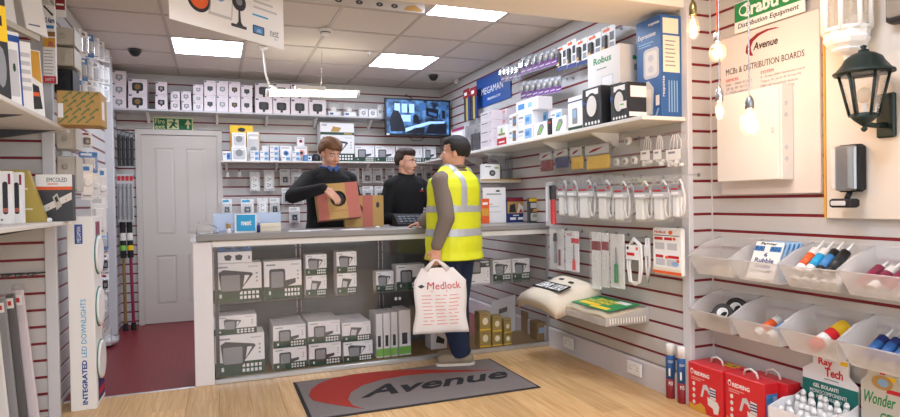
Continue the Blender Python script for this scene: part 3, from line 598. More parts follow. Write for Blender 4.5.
small((247, 131, 260, 160.5), Z2, 'tall pale blister box with amber edge right of the yellow card', 'white', lambda m, w, h: (pr_clear(m, w, h), frect(m, w*.42, w*.5, 0, h, 'amber', y=-.001)), .06, YS+.12)
small((222.5, 151, 231, 160.5), Z2, 'blue and white box at the left end of the middle shelf', 'cardwhite', pr_box2('midblue', 'blue'))
for nm, a, b, n in (('first', 250.5, 259.3, 2), ('second', 260, 269, 2), ('third', 270, 279, 3), ('fourth', 292.3, 300, 2)):
    z = Z2
    for i in range(n): z += small((a, 155.4, b, 160.5), z, 'small blue and white sensor box, %s stack on the middle shelf, %s' % (nm, lv[i] if n > 2 else ['lower', 'upper'][i]), 'cardwhite', pr_box2())
    if nm == 'second': small((262, 145.5, 269, 150.3), z, 'plain white little box on top of the second sensor stack')
def pr_round(c):
    def f(m, w, h): fpoly(m, [(p[0]*w*.46-w*.23, h*.36+p[1]*w*.46) for p in circ(14)], c); fpoly(m, [(p[0]*w*.24-w*.12, h*.36+w*.11+p[1]*w*.24) for p in circ(10)], 'charcoal', y=-.001); frect(m, -w*.4, w*.3, h*.85, h*.9, 'midgrey')
    return f
small((280, 145, 292, 160.5), Z2, 'white box with round blue camera picture on the middle shelf', 'cardwhite', pr_round('midblue'), .08, YS+.1)
small((281.5, 155.5, 290.5, 160.5), Z2, 'flat white box in front of the round blue camera box', 'cardwhite', pr_box2())
h = small((294.5, 145, 308.5, 160.5), Z2, 'white box with round red camera picture on the middle shelf', 'cardwhite', lambda m, w, h: (pr_round('pink')(m, w, h), frect(m, w*.4, w*.5, 0, h, 'amber')), .08, YS+.1)
small((297, 136, 304.5, 145), Z2+h, 'little white camera box standing on the red camera box', 'cardwhite', pr_round('red'), .06, YS+.1)
small((304, 154, 312, 160.3), Z2, 'low blue box beside the older man', 'midblue', pr_box2('white', 'navy'))
t = thing('dome_camera', 'black dome camera standing on the middle shelf beside the older man', 'camera', (onY(316, 155, YS+.06).x, YS+.06, Z2)); m = MB(); m.lathe([(.05, 0), (.05, .02), (.045, .06), (.03, .08), (0, .085)], (0, 0, 0), 'black', 16); m.build('housing', t); m = MB(); m.ball((0, -.03, .05), .022, 'darkgrey', 6); m.build('lens', t)
def pr_bigA(m, w, h): frect(m, -w/2, w/2, 0, h*.22, 'green'); fpoly(m, [(-w*.2, h*.25), (w*.05, h*.25), (w*.12, h*.6), (-w*.12, h*.72)], 'kraft'); frect(m, -w*.45, -w*.3, h*.75, h*.85, 'midgrey'); frect(m, w*.2, w*.45, h*.05, h*.16, 'gold', y=-.0009)
h = small((320.5, 133, 354.5, 159.5), Z2, 'large floodlight box with black slanted lamp on the middle shelf', 'cardwhite', pr_flood(0, .3), .24, name='floodlight_box')
small((320, 121, 354, 133), Z2+h, 'flat white and green box on top of the large floodlight box', 'cardwhite', pr_bigA, .24, name='floodlight_box')
for i, (a, b) in enumerate([(355, 374.5), (375.2, 395), (396, 422.5), (423.5, 436)]):
    small((a, 143.5, b, 159), Z2, 'white and green floodlight box on the middle shelf, %s from the large one' % ORD[i], 'cardwhite', pr_flood(1, .28), .2, name='floodlight_box')
# packs hanging on hooks from the back wall
def hook_part(parent, L, z, x=0):
    m = MB(); m.tube([(x, .0, z-.008), (x, .004, z), (x, L, z)], .0018, 'hooksteel', 5); m.box(x-.01, x+.01, L-.003, L, z-.01, z+.01, 'hooksteel'); return m.build('hook', parent)
def pack(px, lab, style, Y=YB-.07, grp='packs hanging on the back wall', name='hanging_pack'):
    cx, z, w, h = fitB(*px, Y); t = thing(name, lab, 'pack', (cx, Y, z), 0, grp)
    hd = h*.24
    m = MB(); m.box(-w/2, w/2, .02, .022, 0, h, 'paper'); frect(m, -w*.42, w*.2, h*.8, h*.93, {'socket': 'cardwhite', 'plate': 'lightgrey', 'blue': 'skyblue', 'red': 'red'}[style], y=.02); m.build('header_card', t)
    m = MB(); m.cbox(-w*.46, w*.46, .0, .02, h*.02, h*.76, 'clearplastic', .005); m.build('clear_blister', t)
    m = MB()
    if style == 'socket':
        m.cbox(-w*.36, w*.36, .006, .02, h*.08, h*.72, 'white', .003)
        for zz in (.2, .48): m.box(-w*.16, -w*.06, .0055, .007, h*zz, h*(zz+.05), 'black'); m.box(w*.02, w*.14, .0055, .007, h*(zz+.06), h*(zz+.12), 'black'); m.box(-w*.2, -w*.05, .0055, .007, h*(zz+.12), h*(zz+.16), 'darkgrey')
    else:
        m.cbox(-w*.36, w*.36, .006, .02, h*.08, h*.7, 'lightgrey', .003); m.box(-w*.24, w*.24, .0055, .007, h*.16, h*.52, 'charcoal'); fpoly(m, [(p[0]*w*.22-w*.11, h*.24+p[1]*w*.22) for p in circ(8)], 'midgrey', y=.0055)
    m.build('fitting', t)
    hook_part(t, .068, h*.97)
    return t
for i, px in enumerate([(250, 172, 260, 191), (264, 170, 274.5, 191)]): pack(px, 'white double socket plate hanging in its pack, %s of two' % ['left', 'right'][i], 'socket')
P2 = [((280, 169, 290.5, 185), 'switch pack on the upper row left of the older man, first'), ((291.5, 169, 302, 185), 'switch pack on the upper row left of the older man, second'), ((282, 188, 292.5, 204), 'switch pack on the middle row left of the older man, first'), ((293.5, 188, 304, 204), 'switch pack on the middle row left of the older man, second'), ((289.5, 207, 300, 223), 'lone lowest switch pack left of the older man'),
      ((348.5, 168, 359.5, 183), 'switch pack between the men, upper row first'), ((362.5, 168, 372.5, 183), 'switch pack between the men, upper row second'), ((373.5, 168, 383, 183), 'switch pack between the men, upper row third'), ((386, 168, 395, 183), 'switch pack touching the young man\'s hair side, upper row'), ((363, 186, 373.5, 200), 'switch pack between the men, lower row left'), ((375, 186, 385, 200), 'switch pack between the men, lower row right'), ((415, 166, 424, 181), 'switch pack right of the young man, left'), ((424.8, 166, 433, 181), 'switch pack right of the young man, right')]
for px, lab in P2: pack(px, lab, 'plate')
for i, px in enumerate([(222, 199, 232, 215), (241, 199, 254, 215), (257.5, 198, 268, 215), (270, 198, 280, 215)]): pack(px, 'low hanging pack behind the counter tray, %s from the door' % ORD[i], ['blue', 'blue', 'socket', 'plate'][i])
for i, px in enumerate([(432, 172, 437, 187), (437.6, 172, 442.5, 187)]): pack(px, 'red and white pack between young man and customer, %s' % ['left', 'right'][i], 'red')
for i, x in enumerate((227.5, 239.5)):
    p = onY(x, 172, YB-.08); t = thing('display_hook', 'empty chrome display hook under the middle shelf, %s of two' % ['left', 'right'][i], 'hook', (p.x, p.y, p.z), 0, 'empty display hooks'); hook_part(t, .078, .02); m = MB(); m.box(-.014, .014, -.003, 0, -.05, .0, 'clearplastic'); m.build('price_flag', t)
# monitor on its arm
YT = 6.62; a, b = onY(385, 97.5, YT), onY(450.5, 136.6, YT); W_, H_ = b.x-a.x, a.z-b.z
t = thing('wall_monitor', 'flat black monitor showing blue camera picture in the wall corner', 'monitor', ((a.x+b.x)/2, YT, b.z))
m = MB(); m.cbox(-W_/2, W_/2, .004, .05, 0, H_, 'black', .006); e = .016
for x0, x1, z0, z1 in [(-W_/2, W_/2, 0, e*1.3), (-W_/2, W_/2, H_-e, H_), (-W_/2, -W_/2+e, 0, H_), (W_/2-e, W_/2, 0, H_)]: m.box(x0, x1, 0, .005, z0, z1, 'black')
m.build('casing', t)
m = MB(); m.box(-W_/2+e, W_/2-e, .003, .0045, e*1.3, H_-e, 'screen')
def S(x0, x1, z0, z1, mt, y=.003): frect(m, -W_/2+W_*x0, -W_/2+W_*x1, H_*z0, H_*z1, mt, y)
for x0 in (.14, .25, .36): S(x0, x0+.08, .62, .86, 'scr_light')
S(.24, .38, .38, .56, 'scr_light'); S(.52, .62, .7, .9, 'scr_mid')
def SP(pts, mt, y=.0022): fpoly(m, [(-W_/2+W_*p[0], H_*p[1]) for p in pts], mt, y=y)
SP([(.08, .1), (.3, .12), (.26, .42), (.2, .66), (.12, .68), (.06, .4)], 'scr_dark'); SP([(.42, .36), (.52, .34), (.5, .52), (.46, .6), (.42, .54)], 'scr_dark'); SP([(.3, .1), (.7, .34), (.9, .36), (.92, .42), (.66, .4), (.3, .2)], 'scr_light'); SP([(.6, .06), (.94, .06), (.94, .34), (.66, .3)], 'scr_dark'); SP([(.3, .06), (.58, .07), (.6, .24), (.44, .22)], 'scr_dark'); SP([(.62, .56), (.8, .48), (.82, .74), (.62, .78)], 'scr_dark', .0024); SP([(.66, .6), (.78, .54), (.79, .62), (.66, .67)], 'scr_mid', .0012); SP([(.84, .5), (.94, .45), (.94, .85), (.86, .88)], 'scr_mid'); SP([(.87, .5), (.92, .48), (.92, .7), (.87, .72)], 'scr_dark', .0012)
m.build('screen_picture', t)
m = MB(); frect(m, -W_/2+.008, -W_/2+.045, .004, .018, 'white'); m.build('badge', t)
m = MB(); m.cyl((0, .05, H_*.6), (.02, YB-YT-.002, H_*.75), .02, .02, 'black', 10); m.box(-.1, .1, YB-YT-.02, YB-YT-.001, H_*.55, H_*.95, 'black'); m.tube([(0, .2, H_*.7), (-.01, .2, H_+.04), (-.06, .3, H_+.1)], .006, 'black', 6); m.tube([(-.12, .03, .01), (-.06, .06, -.05), (.05, .07, -.05), (.1, .04, .01)], .004, 'black', 5); m.build('wall_arm', t)
# ------------------------------------------------------------------ ceiling fittings
def dome(px, py, lab, r=.05):
    p = onZ(px, py, ZC-.03); t = thing('dome_camera', lab, 'camera', (p.x, p.y, ZC-.0005))
    m = MB(); m.lathe([(r*1.05, -.02), (r*1.1, 0)], (0, 0, 0), 'darkgrey', 18); m.build('base_ring', t)
    m = MB(); m.lathe([(0, -.062), (r*.5, -.056), (r*.85, -.036), (r*.97, -.02)], (0, 0, 0), 'black', 18); m.build('dome', t)
dome(135, 53, 'black dome camera on the ceiling above the grey door'); dome(433.5, 78, 'black dome camera on the ceiling above the monitor')
p = onZ(325.5, 33, ZC-.03); t = thing('smoke_detector', 'round white smoke detector with dark vent ring on the ceiling', 'smoke detector', (p.x, p.y, ZC-.0005))
m = MB(); m.lathe([(.052, -.025), (.055, -.012), (.055, 0)], (0, 0, 0), 'white', 20); m.build('base', t); m = MB(); m.lathe([(.04, -.034), (.042, -.025)], (0, 0, 0), 'darkgrey', 20); m.build('vent_ring', t); m = MB(); m.lathe([(0, -.05), (.03, -.047), (.044, -.034)], (0, 0, 0), 'white', 20); m.build('cap', t)
p = onZ(369, 52.5, ZC-.01); t = thing('sprinkler_rose', 'tiny white ceiling rose between detector and light panel', 'fitting', (p.x, p.y, ZC-.0005)); m = MB(); m.lathe([(.012, -.02), (.022, -.014), (.026, 0)], (0, 0, 0), 'white', 12); m.build('cap', t); m = MB(); m.cyl((0, 0, -.034), (0, 0, -.02), .005, .008, 'chrome', 8); m.build('nozzle', t)
p = onX(455.5, 79, XR-.03); t = thing('motion_sensor', 'white motion sensor high on the right wall by the ceiling', 'sensor', (XR-.045, p.y, p.z-.05), -PI/2); m = MB(); m.cbox(-.035, .035, 0, .044, 0, .11, 'offwhite', .008); m.build('housing', t); m = MB(); m.cbox(-.022, .022, -.004, .002, .015, .05, 'lightgrey', .003); m.build('lens', t)
# hanging lit tube on its white cable
YTB = 5.6; a, b = onY(266, 92.5, YTB), onY(359, 94, YTB)
t = thing('hanging_tube_lamp', 'bright lit tube lamp hanging from a white cable over the counter', 'lamp', (a.x, YTB, a.z)); L = b.x-a.x; dz = b.z-a.z
m = MB(); m.cyl((.03, 0, 0), (L-.03, 0, dz), .03, .03, 'tube', 14); m.build('tube', t)
for u in (0, 1): m = MB(); m.cyl((u*(L-.03), 0, u*dz), (u*(L-.03)+.03, 0, u*dz), .034, .034, 'white', 14); m.build('end_cap', t)
m = MB(); m.cbox(L*.3, L*.62, -.03, .03, .036, .075, 'offwhite', .004); m.build('control_gear', t)
p = onZ(263.5, 47, ZC); dx, dy = p.x-a.x, p.y-YTB
m = MB(); m.tube([(dx, dy, ZC-a.z-.02), (dx+.005, dy, .28), (dx+.015, dy*.8, .16), (.03, dy*.4, .07), (.09, 0, .036)], .009, 'white', 8); m.build('cable', t)
m = MB(); m.lathe([(.02, -.03), (.04, -.012), (.042, -.0007)], (dx, dy, ZC-a.z), 'white', 16); m.build('ceiling_rose', t)
m = MB(); m.tube([(L*.58, 0, .07), (L*.6, .02, ZC-a.z-.0005)], .0025, 'chrome', 5); m.build('suspension_wire', t)
# hanging white poster
a, b = onZ(169.5, 18.5, 2.2), onZ(284, 50, 2.2); rz = math.atan2(b.y-a.y, b.x-a.x); W_ = (b-a).length
t = thing('hanging_poster', 'white poster with thermostat and camera pictures hanging from the ceiling', 'poster', (a.x, a.y, a.z), rz)
m = MB(); m.box(0, W_, 0, .004, 0, .44, 'paper'); m.build('sheet', t)
m = MB()
def ring(cx, cz, r, mt, y): fpoly(m, [(cx+p[0]*2*r-r, cz+p[1]*2*r-r) for p in circ(28)], mt, y=y)
ring(W_*.225, .1+.05, .072, 'charcoal', -.0); ring(W_*.225, .155, .058, 'orange', -.0011); ftext(m, '20', W_*.2, W_*.26, .145, .185, 'white', y=-.0022)
fpoly(m, [(W_*.3, .085), (W_*.5, .085), (W_*.52, .25), (W_*.32, .25)], 'lightgrey'); fpoly(m, [(W_*.315, .1), (W_*.49, .1), (W_*.505, .24), (W_*.33, .24)], 'white', y=-.0011); ring(W_*.4, .2, .03, 'paleblue', -.0021)
fpoly(m, [(W_*.535, .07), (W_*.6, .07), (W_*.58, .09), (W_*.572, .16), (W_*.558, .16), (W_*.556, .09)], 'charcoal', y=-.0012); fpoly(m, rr(W_*.49, W_*.63, .055, .072, .006), 'darkgrey', y=-.0012); ring(W_*.565, .2, .048, 'charcoal', -.0012); ring(W_*.565, .205, .022, 'midgrey', -.0023)
fpoly(m, rr(W_*.69, W_*.80, .05, .1, .006), 'black'); frect(m, W_*.70, W_*.79, .056, .094, 'midblue', y=-.0011); fpoly(m, [(W_*.72, .06), (W_*.77, .06), (W_*.765, .08), (W_*.73, .08)], 'paleblue', y=-.002)
for k in range(4): frect(m, W_*.7, W_*(.93-.04*k), .2+.035*k, .212+.035*k, 'lightgrey')
frect(m, W_*.69, W_*.84, .155, .165, 'skyblue')
ftext(m, 'nest', W_*.86, W_*.945, .06, .1, 'midgrey', bold=.0); frect(m, W_*.9, W_*.93, .045, .05, 'paleblue')
m.build('printed_pictures', t)
for u in (.06, .94): m = MB(); m.tube([(W_*u, .002, .44), (W_*u, .002, .4498)], .003, 'chrome', 5); m.build('ceiling_clip', t)
# header strip with small pictures hanging below the ceiling
a = onZ(425, 13.5, 2.58); b = onZ(250, 0.5, 2.58)
t = thing('header_strip', 'narrow grey printed header strip hanging below the ceiling bar by the beam', 'sign', (b.x-.6, a.y, 2.58)); L = a.x-b.x+.6
m = MB(); m.box(0, L, 0, .008, 0, .068, 'lightgrey'); m.build('board', t)
m = MB()
for i, u in enumerate((.64, .72, .8, .86)): fpoly(m, [(L*u+p[0]*.05, .015+p[1]*.03) for p in circ(10)], 'darkgrey'); fpoly(m, [(L*u+.015+p[0]*.02, .022+p[1]*.015) for p in circ(8)], 'midgrey', y=-.0011)
fpoly(m, [(L*.91, .008), (L*.985, .006), (L*.99, .02), (L*.96, .05), (L*.925, .04)], 'kraft')
m.build('printed_pictures', t)
m = MB(); m.box(L*.55, L*.6, -.02, -.001, .02, .075, 'white'); m.build('clip_box', t)
# ------------------------------------------------------------------ right wall: shelf stock
XS = 2.314; ZS = 1.728; YSE = 6.74
shelf('wall_shelf', 'long right wall shelf crowded with boxes below the blue sign', (XS, YSE, ZS), -PI/2, YSE-2.845, XR-XS-.001, .024, 'offwhite', [YSE-onX(p, 150, XR).y for p in (482, 505, 567, 618)])
XF = XS+.02
def rbox(px, lab, base='cardwhite', pr=None, d=.16, X=XF, z=None, name='stock_box', grp='boxes on the right wall shelf', ps=None, cat='box'):
    cy, z0, w, h = fitR(*px, X); zz = ZS+.0005 if z is None else z
    t = carton(name, lab, cat, (X, cy, zz), -PI/2, w-.004, d, h-.001, base, pr, grp, ps=ps); return zz+h
def pr_lines(c='midgrey', c2='pink'):
    def f(m, w, h):
        frect(m, -w*.42, w*.1, h*.66, h*.8, c); frect(m, -w*.42, w*.3, h*.45, h*.5, 'lightgrey'); frect(m, -w*.42, w*.2, h*.3, h*.35, 'lightgrey'); frect(m, w*.22, w*.42, h*.6, h*.85, c2)
    return f
z = rbox((451, 134, 465, 149), 'lower grey and white box on the shelf behind the customer\'s head', 'cardwhite', pr_lines('midgrey', 'red'), name='alarm_box'); rbox((451, 122.5, 465, 134), 'upper grey and white box on the shelf behind the customer\'s head', 'lightgrey', lambda m, w, h: (frect(m, -w*.45, w*.45, h*.75, h, 'maroon'), frect(m, -w*.3, w*.3, h*.2, h*.6, 'white')), z=z, name='alarm_box')
for i, (a, b) in enumerate([(466.5, 472.5), (473, 479.5)]):
    cy, _, w_, h_ = fitR(a, 124, b, 150.5, XF); t = thing('tool_case', 'black tool in clear case on the right shelf, %s of two' % ['left', 'right'][i], 'pack', (XF, cy, ZS+.0005), -PI/2, 'black tool packs')
    m = MB(); m.cbox(-w_/2+.003, w_/2-.003, 0, .12, 0, h_, 'clearplastic', .006); m.build('clear_case', t); m = MB(); m.cbox(-w_*.35, w_*.35, .03, .09, .005, h_*.7, 'black', .01); m.cyl((0, .06, h_*.7), (0, .06, h_*.88), .02, .012, 'midgrey', 10); m.build('tool', t)
def col(cx0, cx1, ys, labf, base, pr, X=XF, d=.14, name='stock_box', grp='boxes on the right wall shelf'):
    z = ZS+.0005
    for i in range(len(ys)-1): z = rbox((cx0, ys[i+1], cx1, ys[i]), labf(i), base, pr(i) if callable(pr) and pr.__code__.co_argcount == 1 and pr.__name__ == 'sel' else pr, d, X, z, name, grp)
    return z
lv4 = ['bottom', 'second from bottom', 'third from bottom', 'top']
col(480.5, 492.5, [149.5, 140, 131, 122, 112.5], lambda i: 'pinkish white lamp box in the left column of four, %s' % lv4[i], 'pinkwhite', pr_lines('midgrey', 'lightgrey'), d=.12)
col(494, 506.5, [147.5, 138, 129, 119.5, 110], lambda i: 'pinkish white lamp box in the right column of four, %s' % lv4[i], 'pinkwhite', pr_lines('lightgrey', 'pink'), X=XF+.1, d=.12)
rbox((497, 126, 506.5, 146), 'upright white box with red lower half below the blue sign', 'white', lambda m, w, h: (frect(m, -w/2, w/2, 0, h*.36, 'red'), frect(m, -w*.35, w*.35, h*.5, h*.6, 'gold'), frect(m, -w*.1, w*.1, h*.62, h*.85, 'lime'), frect(m, -w*.3, w*.3, h*.12, h*.2, 'white', y=-.0009)), d=.06, name='lamp_box')
col(509, 516.5, [144, 129, 115], lambda i: 'narrow blue camera box in the slim column, %s' % ['lower', 'upper'][i], 'cardwhite', pr_box2('kraftdark', 'midblue'), d=.12)
z = col(517.5, 532.5, [141.5, 127.5, 113.5], lambda i: 'white box with blue camera picture in the middle column, %s' % ['lower', 'upper'][i], 'cardwhite', pr_box2(), d=.14)
rbox((516, 101, 538, 113.5), 'wide white box lying across the top of the blue camera boxes', 'cardwhite', lambda m, w, h: (frect(m, -w*.4, -w*.1, h*.3, h*.75, 'midblue'), frect(m, w*.05, w*.25, h*.3, h*.7, 'paleblue'), frect(m, w*.3, w*.45, h*.2, h*.6, 'lightgrey')), z=z, d=.13)
col(535, 549, [137.5, 123, 108], lambda i: 'white box with pale blue picture in the rear left pair, %s' % ['lower', 'upper'][i], 'cardwhite', pr_box2(), X=XF+.1, d=.14)
col(550.5, 561.5, [134, 121, 107.5], lambda i: 'white box with pale blue picture in the rear right pair, %s' % ['lower', 'upper'][i], 'cardwhite', pr_box2(), X=XF+.1, d=.14)
def pr_keyfob(m, w, h): fpoly(m, [(-w*.25, h*.15), (w*.05, h*.15), (w*.3, h*.6), (w*.25, h*.85), (-.0, h*.85), (-w*.2, h*.4)], 'midgrey'); fpoly(m, [(-w*.12, h*.25), (w*.02, h*.25), (w*.18, h*.6), (w*.05, h*.7)], 'lime', y=-.001)
rbox((533.5, 124.5, 547, 139.5), 'white box with slanted grey remote picture, left of two', 'white', pr_keyfob, d=.07, name='remote_box'); rbox((552, 119, 566, 135.5), 'white box with slanted grey remote picture, right of two', 'white', pr_keyfob, d=.07, name='remote_box')
rbox((547.8, 120, 551.4, 137), 'thin black upright box between the two remote boxes', 'black', lambda m, w, h: frect(m, -w*.4, w*.4, h*.7, h*.8, 'red'), d=.05, name='slim_box')
rbox((568, 97.5, 582.5, 131), 'white box with green base stripe and phone picture', 'white', lambda m, w, h: (frect(m, -w/2, w/2, 0, h*.1, 'green'), frect(m, -w/2, w/2, h*.84, h*.88, 'navy'), fpoly(m, rr(-w*.2, w*.15, h*.18, h*.65, w*.05), 'midgrey'), frect(m, -w*.14, w*.09, h*.36, h*.6, 'paleblue', y=-.0011)), d=.07, name='phone_box')
def pr_cable(m, w, h):
    frect(m, -w*.48, w*.48, h*.62, h*.96, 'black'); frect(m, -w*.3, w*.35, h*.8, h*.95, 'white', y=-.0009)
    n = 18; out = [(w*.36*math.cos(PI*2*i/n), h*.5+h*.36*math.sin(PI*2*i/n)) for i in range(n)]; inn = [(w*.26*math.cos(PI*2*i/n), h*.52+h*.27*math.sin(PI*2*i/n)) for i in range(n)]
    fpoly(m, out, 'black', y=-.001); fpoly(m, inn, 'offwhite', y=-.002); fpoly(m, [(-w*.48, h*.55), (-w*.3, h*.62), (-w*.48, h*.74)], 'blue', y=-.003)
    for k in range(5): fpoly(m, [(w*(-.36+.17*k)+p[0]*w*.11, h*.04+p[1]*w*.11) for p in circ(8)], 'white', y=-.0021)
z1 = rbox((582.5, 88.5, 601.5, 127.5), 'black and white coiled cable pack in front of the large white box', 'charcoal', pr_cable, d=.13, name='cable_pack')
z2 = rbox((610.5, 84, 628, 121), 'wide black and white coiled cable pack beside the tall blue box', 'charcoal', lambda m, w, h: (pr_cable(m, w, h), frect(m, w*.05, w*.45, h*.3, h*.5, 'white', y=-.003), frect(m, w*.1, w*.3, h*.4, h*.44, 'lime', y=-.0039)), d=.2, name='cable_pack', ps=lambda m, d, h, w: (m.box(w/2, w/2+.001, d*.1, d*.95, h*.6, h*.9, 'white'), m.box(w/2, w/2+.001, d*.05, d*.95, h*.08, h*.2, 'white')))
def pr_bigw(m, w, h): ftext(m, 'Robus', -w*.3, w*.25, h*.66, h*.84, 'logogreen', bold=.02); frect(m, -w*.2, w*.1, h*.5, h*.53, 'midgrey'); fpoly(m, rr(-w*.05, w*.3, 0.005, h*.3, .01), 'lightgrey'); fpoly(m, rr(-w*.03, w*.28, .005, h*.27, .01), 'white', y=-.0011)
cyb, _, wb, hb = fitR(586, 52, 618, 90, XF+.08)
carton('fitting_box', 'large white box with green lettering on top of the cable packs', 'box', (XF+.08, cyb-.02, max(z1, z2)), -PI/2, wb, .2, hb, 'offwhite', pr_bigw, ps=lambda m, d, h, w: (m.box(w/2, w/2+.001, d*.5, d*.9, h*.62, h*.72, 'logogreen'), m.box(w/2, w/2+.001, d*.55, d*.9, h*.35, h*.5, 'midgrey')))
pa, pb = onY(661, 60, 2.87), onY(681.5, 60, 2.87); dl = onX(636.5, 60, pa.x).y-2.87; ht = onY(665, 14.5, 2.87).z-ZS
def pr_blue(m, w, h):
    ftext(m, 'Expressions', -w*.42, w*.3, h*.8, h*.86, 'white', .2); frect(m, -w*.4, w*.2, h*.755, h*.765, 'paleblue'); frect(m, -w*.4, w*.1, h*.73, h*.74, 'paleblue')
    ftext(m, 'response', w*.02, w*.45, h*.915, h*.945, 'white')
    fpoly(m, rr(-w*.2, w*.42, h*.4, h*.7, w*.12), 'lightgrey'); fpoly(m, rr(-w*.12, w*.34, h*.43, h*.67, w*.1), 'offwhite', y=-.0011)
    for cz in (.6, .49): fpoly(m, [(w*.0+p[0]*w*.22, h*cz-h*.035+p[1]*h*.07) for p in circ(10)], 'lightgrey', y=-.0021)
    fpoly(m, [(-w*.45, h*.04), (w*.15, h*.04), (w*.2, h*.3), (w*.0, h*.38), (-w*.45, h*.36)], 'lightgrey'); fpoly(m, rr(-w*.4, w*.1, h*.06, h*.3, w*.1), 'offwhite', y=-.0011)
    frect(m, w*.28, w*.42, h*.12, h*.22, 'white'); fpoly(m, [(w*.25, h*.02), (w*.32, h*.02), (w*.42, h*.09), (w*.35, h*.09)], 'paleblue')
def ps_blue(m, d, h, w):
    e = w/2+.001
    m.box(w/2, e, d*.1, d*.85, h*.82, h*.97, 'cream'); m.box(w/2, e, d*.1, d*.9, h*.44, h*.8, 'cream')
    for k in range(7): m.box(w/2+.001, w/2+.0016, d*.2, d*(.7-.04*(k % 3)), h*(.5+.04*k), h*(.512+.04*k), 'midgrey')
    put_text(m, 'response', (w/2, d*.2, h*.2), (0, 0, h*.2), (0, -d*.12, 0), (.001, 0, 0), 'white')
    for k in range(4): m.box(w/2, e, d*(.35+.13*k), d*(.4+.13*k), h*.05, h*.36, 'paleblue')
carton('alarm_carton', 'tall dark blue alarm carton at the near end of the right shelf', 'box', (pa.x, 2.87+dl/2, ZS+.0005), -PI/2, dl, pb.x-pa.x, ht, 'steelblue', pr_blue, ps=ps_blue)
# signs and packs hanging on the right wall
cy, z, w_, h_ = fitR(476.5, 72.5, 510.5, 103.5, XR-.012); t = thing('wall_sign', 'blue wall sign with white capital lettering above the shelf boxes', 'sign', (XR-.012, cy, z), -PI/2)
m = MB(); m.cbox(-w_/2, w_/2, 0, .011, 0, h_, 'blue', .002); m.build('board', t)
m = MB(); ftext(m, 'MEGAMAN', -w_*.34, w_*.3, h_*.4, h_*.62, 'white', bold=.03); ftext(m, 'MEGAMAN.COM', -w_*.15, w_*.22, h_*.17, h_*.25, 'white', bold=.02); ftext(m, 'R', w_*.31, w_*.34, h_*.58, h_*.63, 'white'); m.build('lettering', t)
def rhang(px, lab, name, grp, d=.08, cat='pack', X=None):
    X = XR-d if X is None else X
    cy, z, w, h = fitR(*px, X); t = thing(name, lab, cat, (X, cy, z), -PI/2, grp); return t, w, h, XR-X
for i, (a, b) in enumerate([(463.3, 469.6), (470.2, 476.8)]):
    t, w, h, d = rhang((a, 89-i*2, b, 121-i*2), 'work braces with red header card left of the blue sign, %s' % ['left', 'right'][i], 'braces_pack', 'braces on the right wall')
    m = MB(); m.box(-w*.48, w*.48, .0, .003, h*.72, h, 'darkred'); frect(m, -w*.3, w*.1, h*.8, h*.9, 'white'); m.build('header_card', t)
    for k, (x0, mt) in enumerate(((-.44, 'charcoal'), (-.12, 'goldcard'), (.18, 'navy'))): m = MB(); m.cbox(w*x0, w*(x0+.26), .002, .018, 0, h*.74, mt, .003); m.build('strap', t)
    hook_part(t, d-.001, h*.96)
def smallpack(px, lab, band, grp, d, name='lamp_pack', top='midgrey'):
    t, w, h, dd = rhang(px, lab, name, grp, d)
    m = MB(); m.box(-w*.5, w*.5, .012, .014, 0, h, top); frect(m, -w*.5, w*.5, h*.04, h*.4, band, y=.012); frect(m, -w*.3, w*.2, h*.8, h*.93, 'lightgrey', y=.012); frect(m, -w*.4, w*.4, h*.17, h*.22, 'lightgrey', y=.0112); m.build('card', t)
    m = MB(); m.cbox(-w*.38, w*.38, -.02, .012, h*.36, h*.8, 'clearplastic', .006); m.build('clear_blister', t)
    m = MB(); m.ball((0, -.004, h*.6), (w*.2, .012, h*.14), 'beige', 6); m.cyl((0, -.004, h*.4), (0, -.004, h*.52), w*.1, w*.12, 'midgrey', 8); m.build('lamp', t)
    hook_part(t, dd-.001, h*.95)
for i in range(6): smallpack((519.5+6.1*i, 56-1.6*i, 525.2+6.1*i, 75-2.0*i), 'purple banded lamp pack on the upper hook row, %s from the left' % ORD[i], 'purple', 'purple lamp packs', .15)
for i in range(7): smallpack((519.5+5.8*i, 81.5-.9*i, 525+5.8*i, 99-1.1*i), 'purple banded lamp pack on the lower hook row, %s from the left' % ORD[i], 'purple', 'purple lamp packs', .15)
for i in range(5): smallpack((500+4*i, 66-.6*i, 503.8+4*i, 82-.8*i), 'grey lamp pack above the blue sign corner, %s from the left' % ORD[i], 'midgrey' if i % 2 else 'purple', 'grey lamp packs', .14)
def knife(px, lab, d):
    t, w, h, dd = rhang(px, lab, 'tool_pack', 'tool packs high on the right wall', d)
    m = MB(); m.box(-w/2, w/2, .01, .013, 0, h, 'paper'); frect(m, -w/2, w/2, 0, h*.16, 'navy', y=.01); frect(m, -w*.4, w*.1, h*.84, h*.94, 'orange', y=.01); frect(m, w*.1, w*.42, h*.5, h*.78, 'darkgrey', y=.01); frect(m, w*.1, w*.42, h*.22, h*.44, 'midgrey', y=.01); m.build('card', t)
    m = MB(); m.cbox(-w*.32, -w*.04, -.012, .01, h*.2, h*.72, 'black', .005); m.cyl((-w*.18, -.002, h*.26), (-w*.18, -.014, h*.26), w*.1, w*.1, 'amber', 10); m.build('tool', t)
    m = MB(); m.cbox(-w*.4, w*.02, -.016, .009, h*.17, h*.78, 'clearplastic', .006); m.build('clear_blister', t)
    hook_part(t, dd-.001, h*.97)
for i, px in enumerate([(556.5, 46, 565.5, 70), (566, 40, 575, 68), (575.5, 39, 586, 65), (586.5, 34, 600, 61), (600.5, 26, 614, 56)]): knife(px, 'white tool pack with black and orange tool near the beam, %s from the left' % ORD[i], .12)
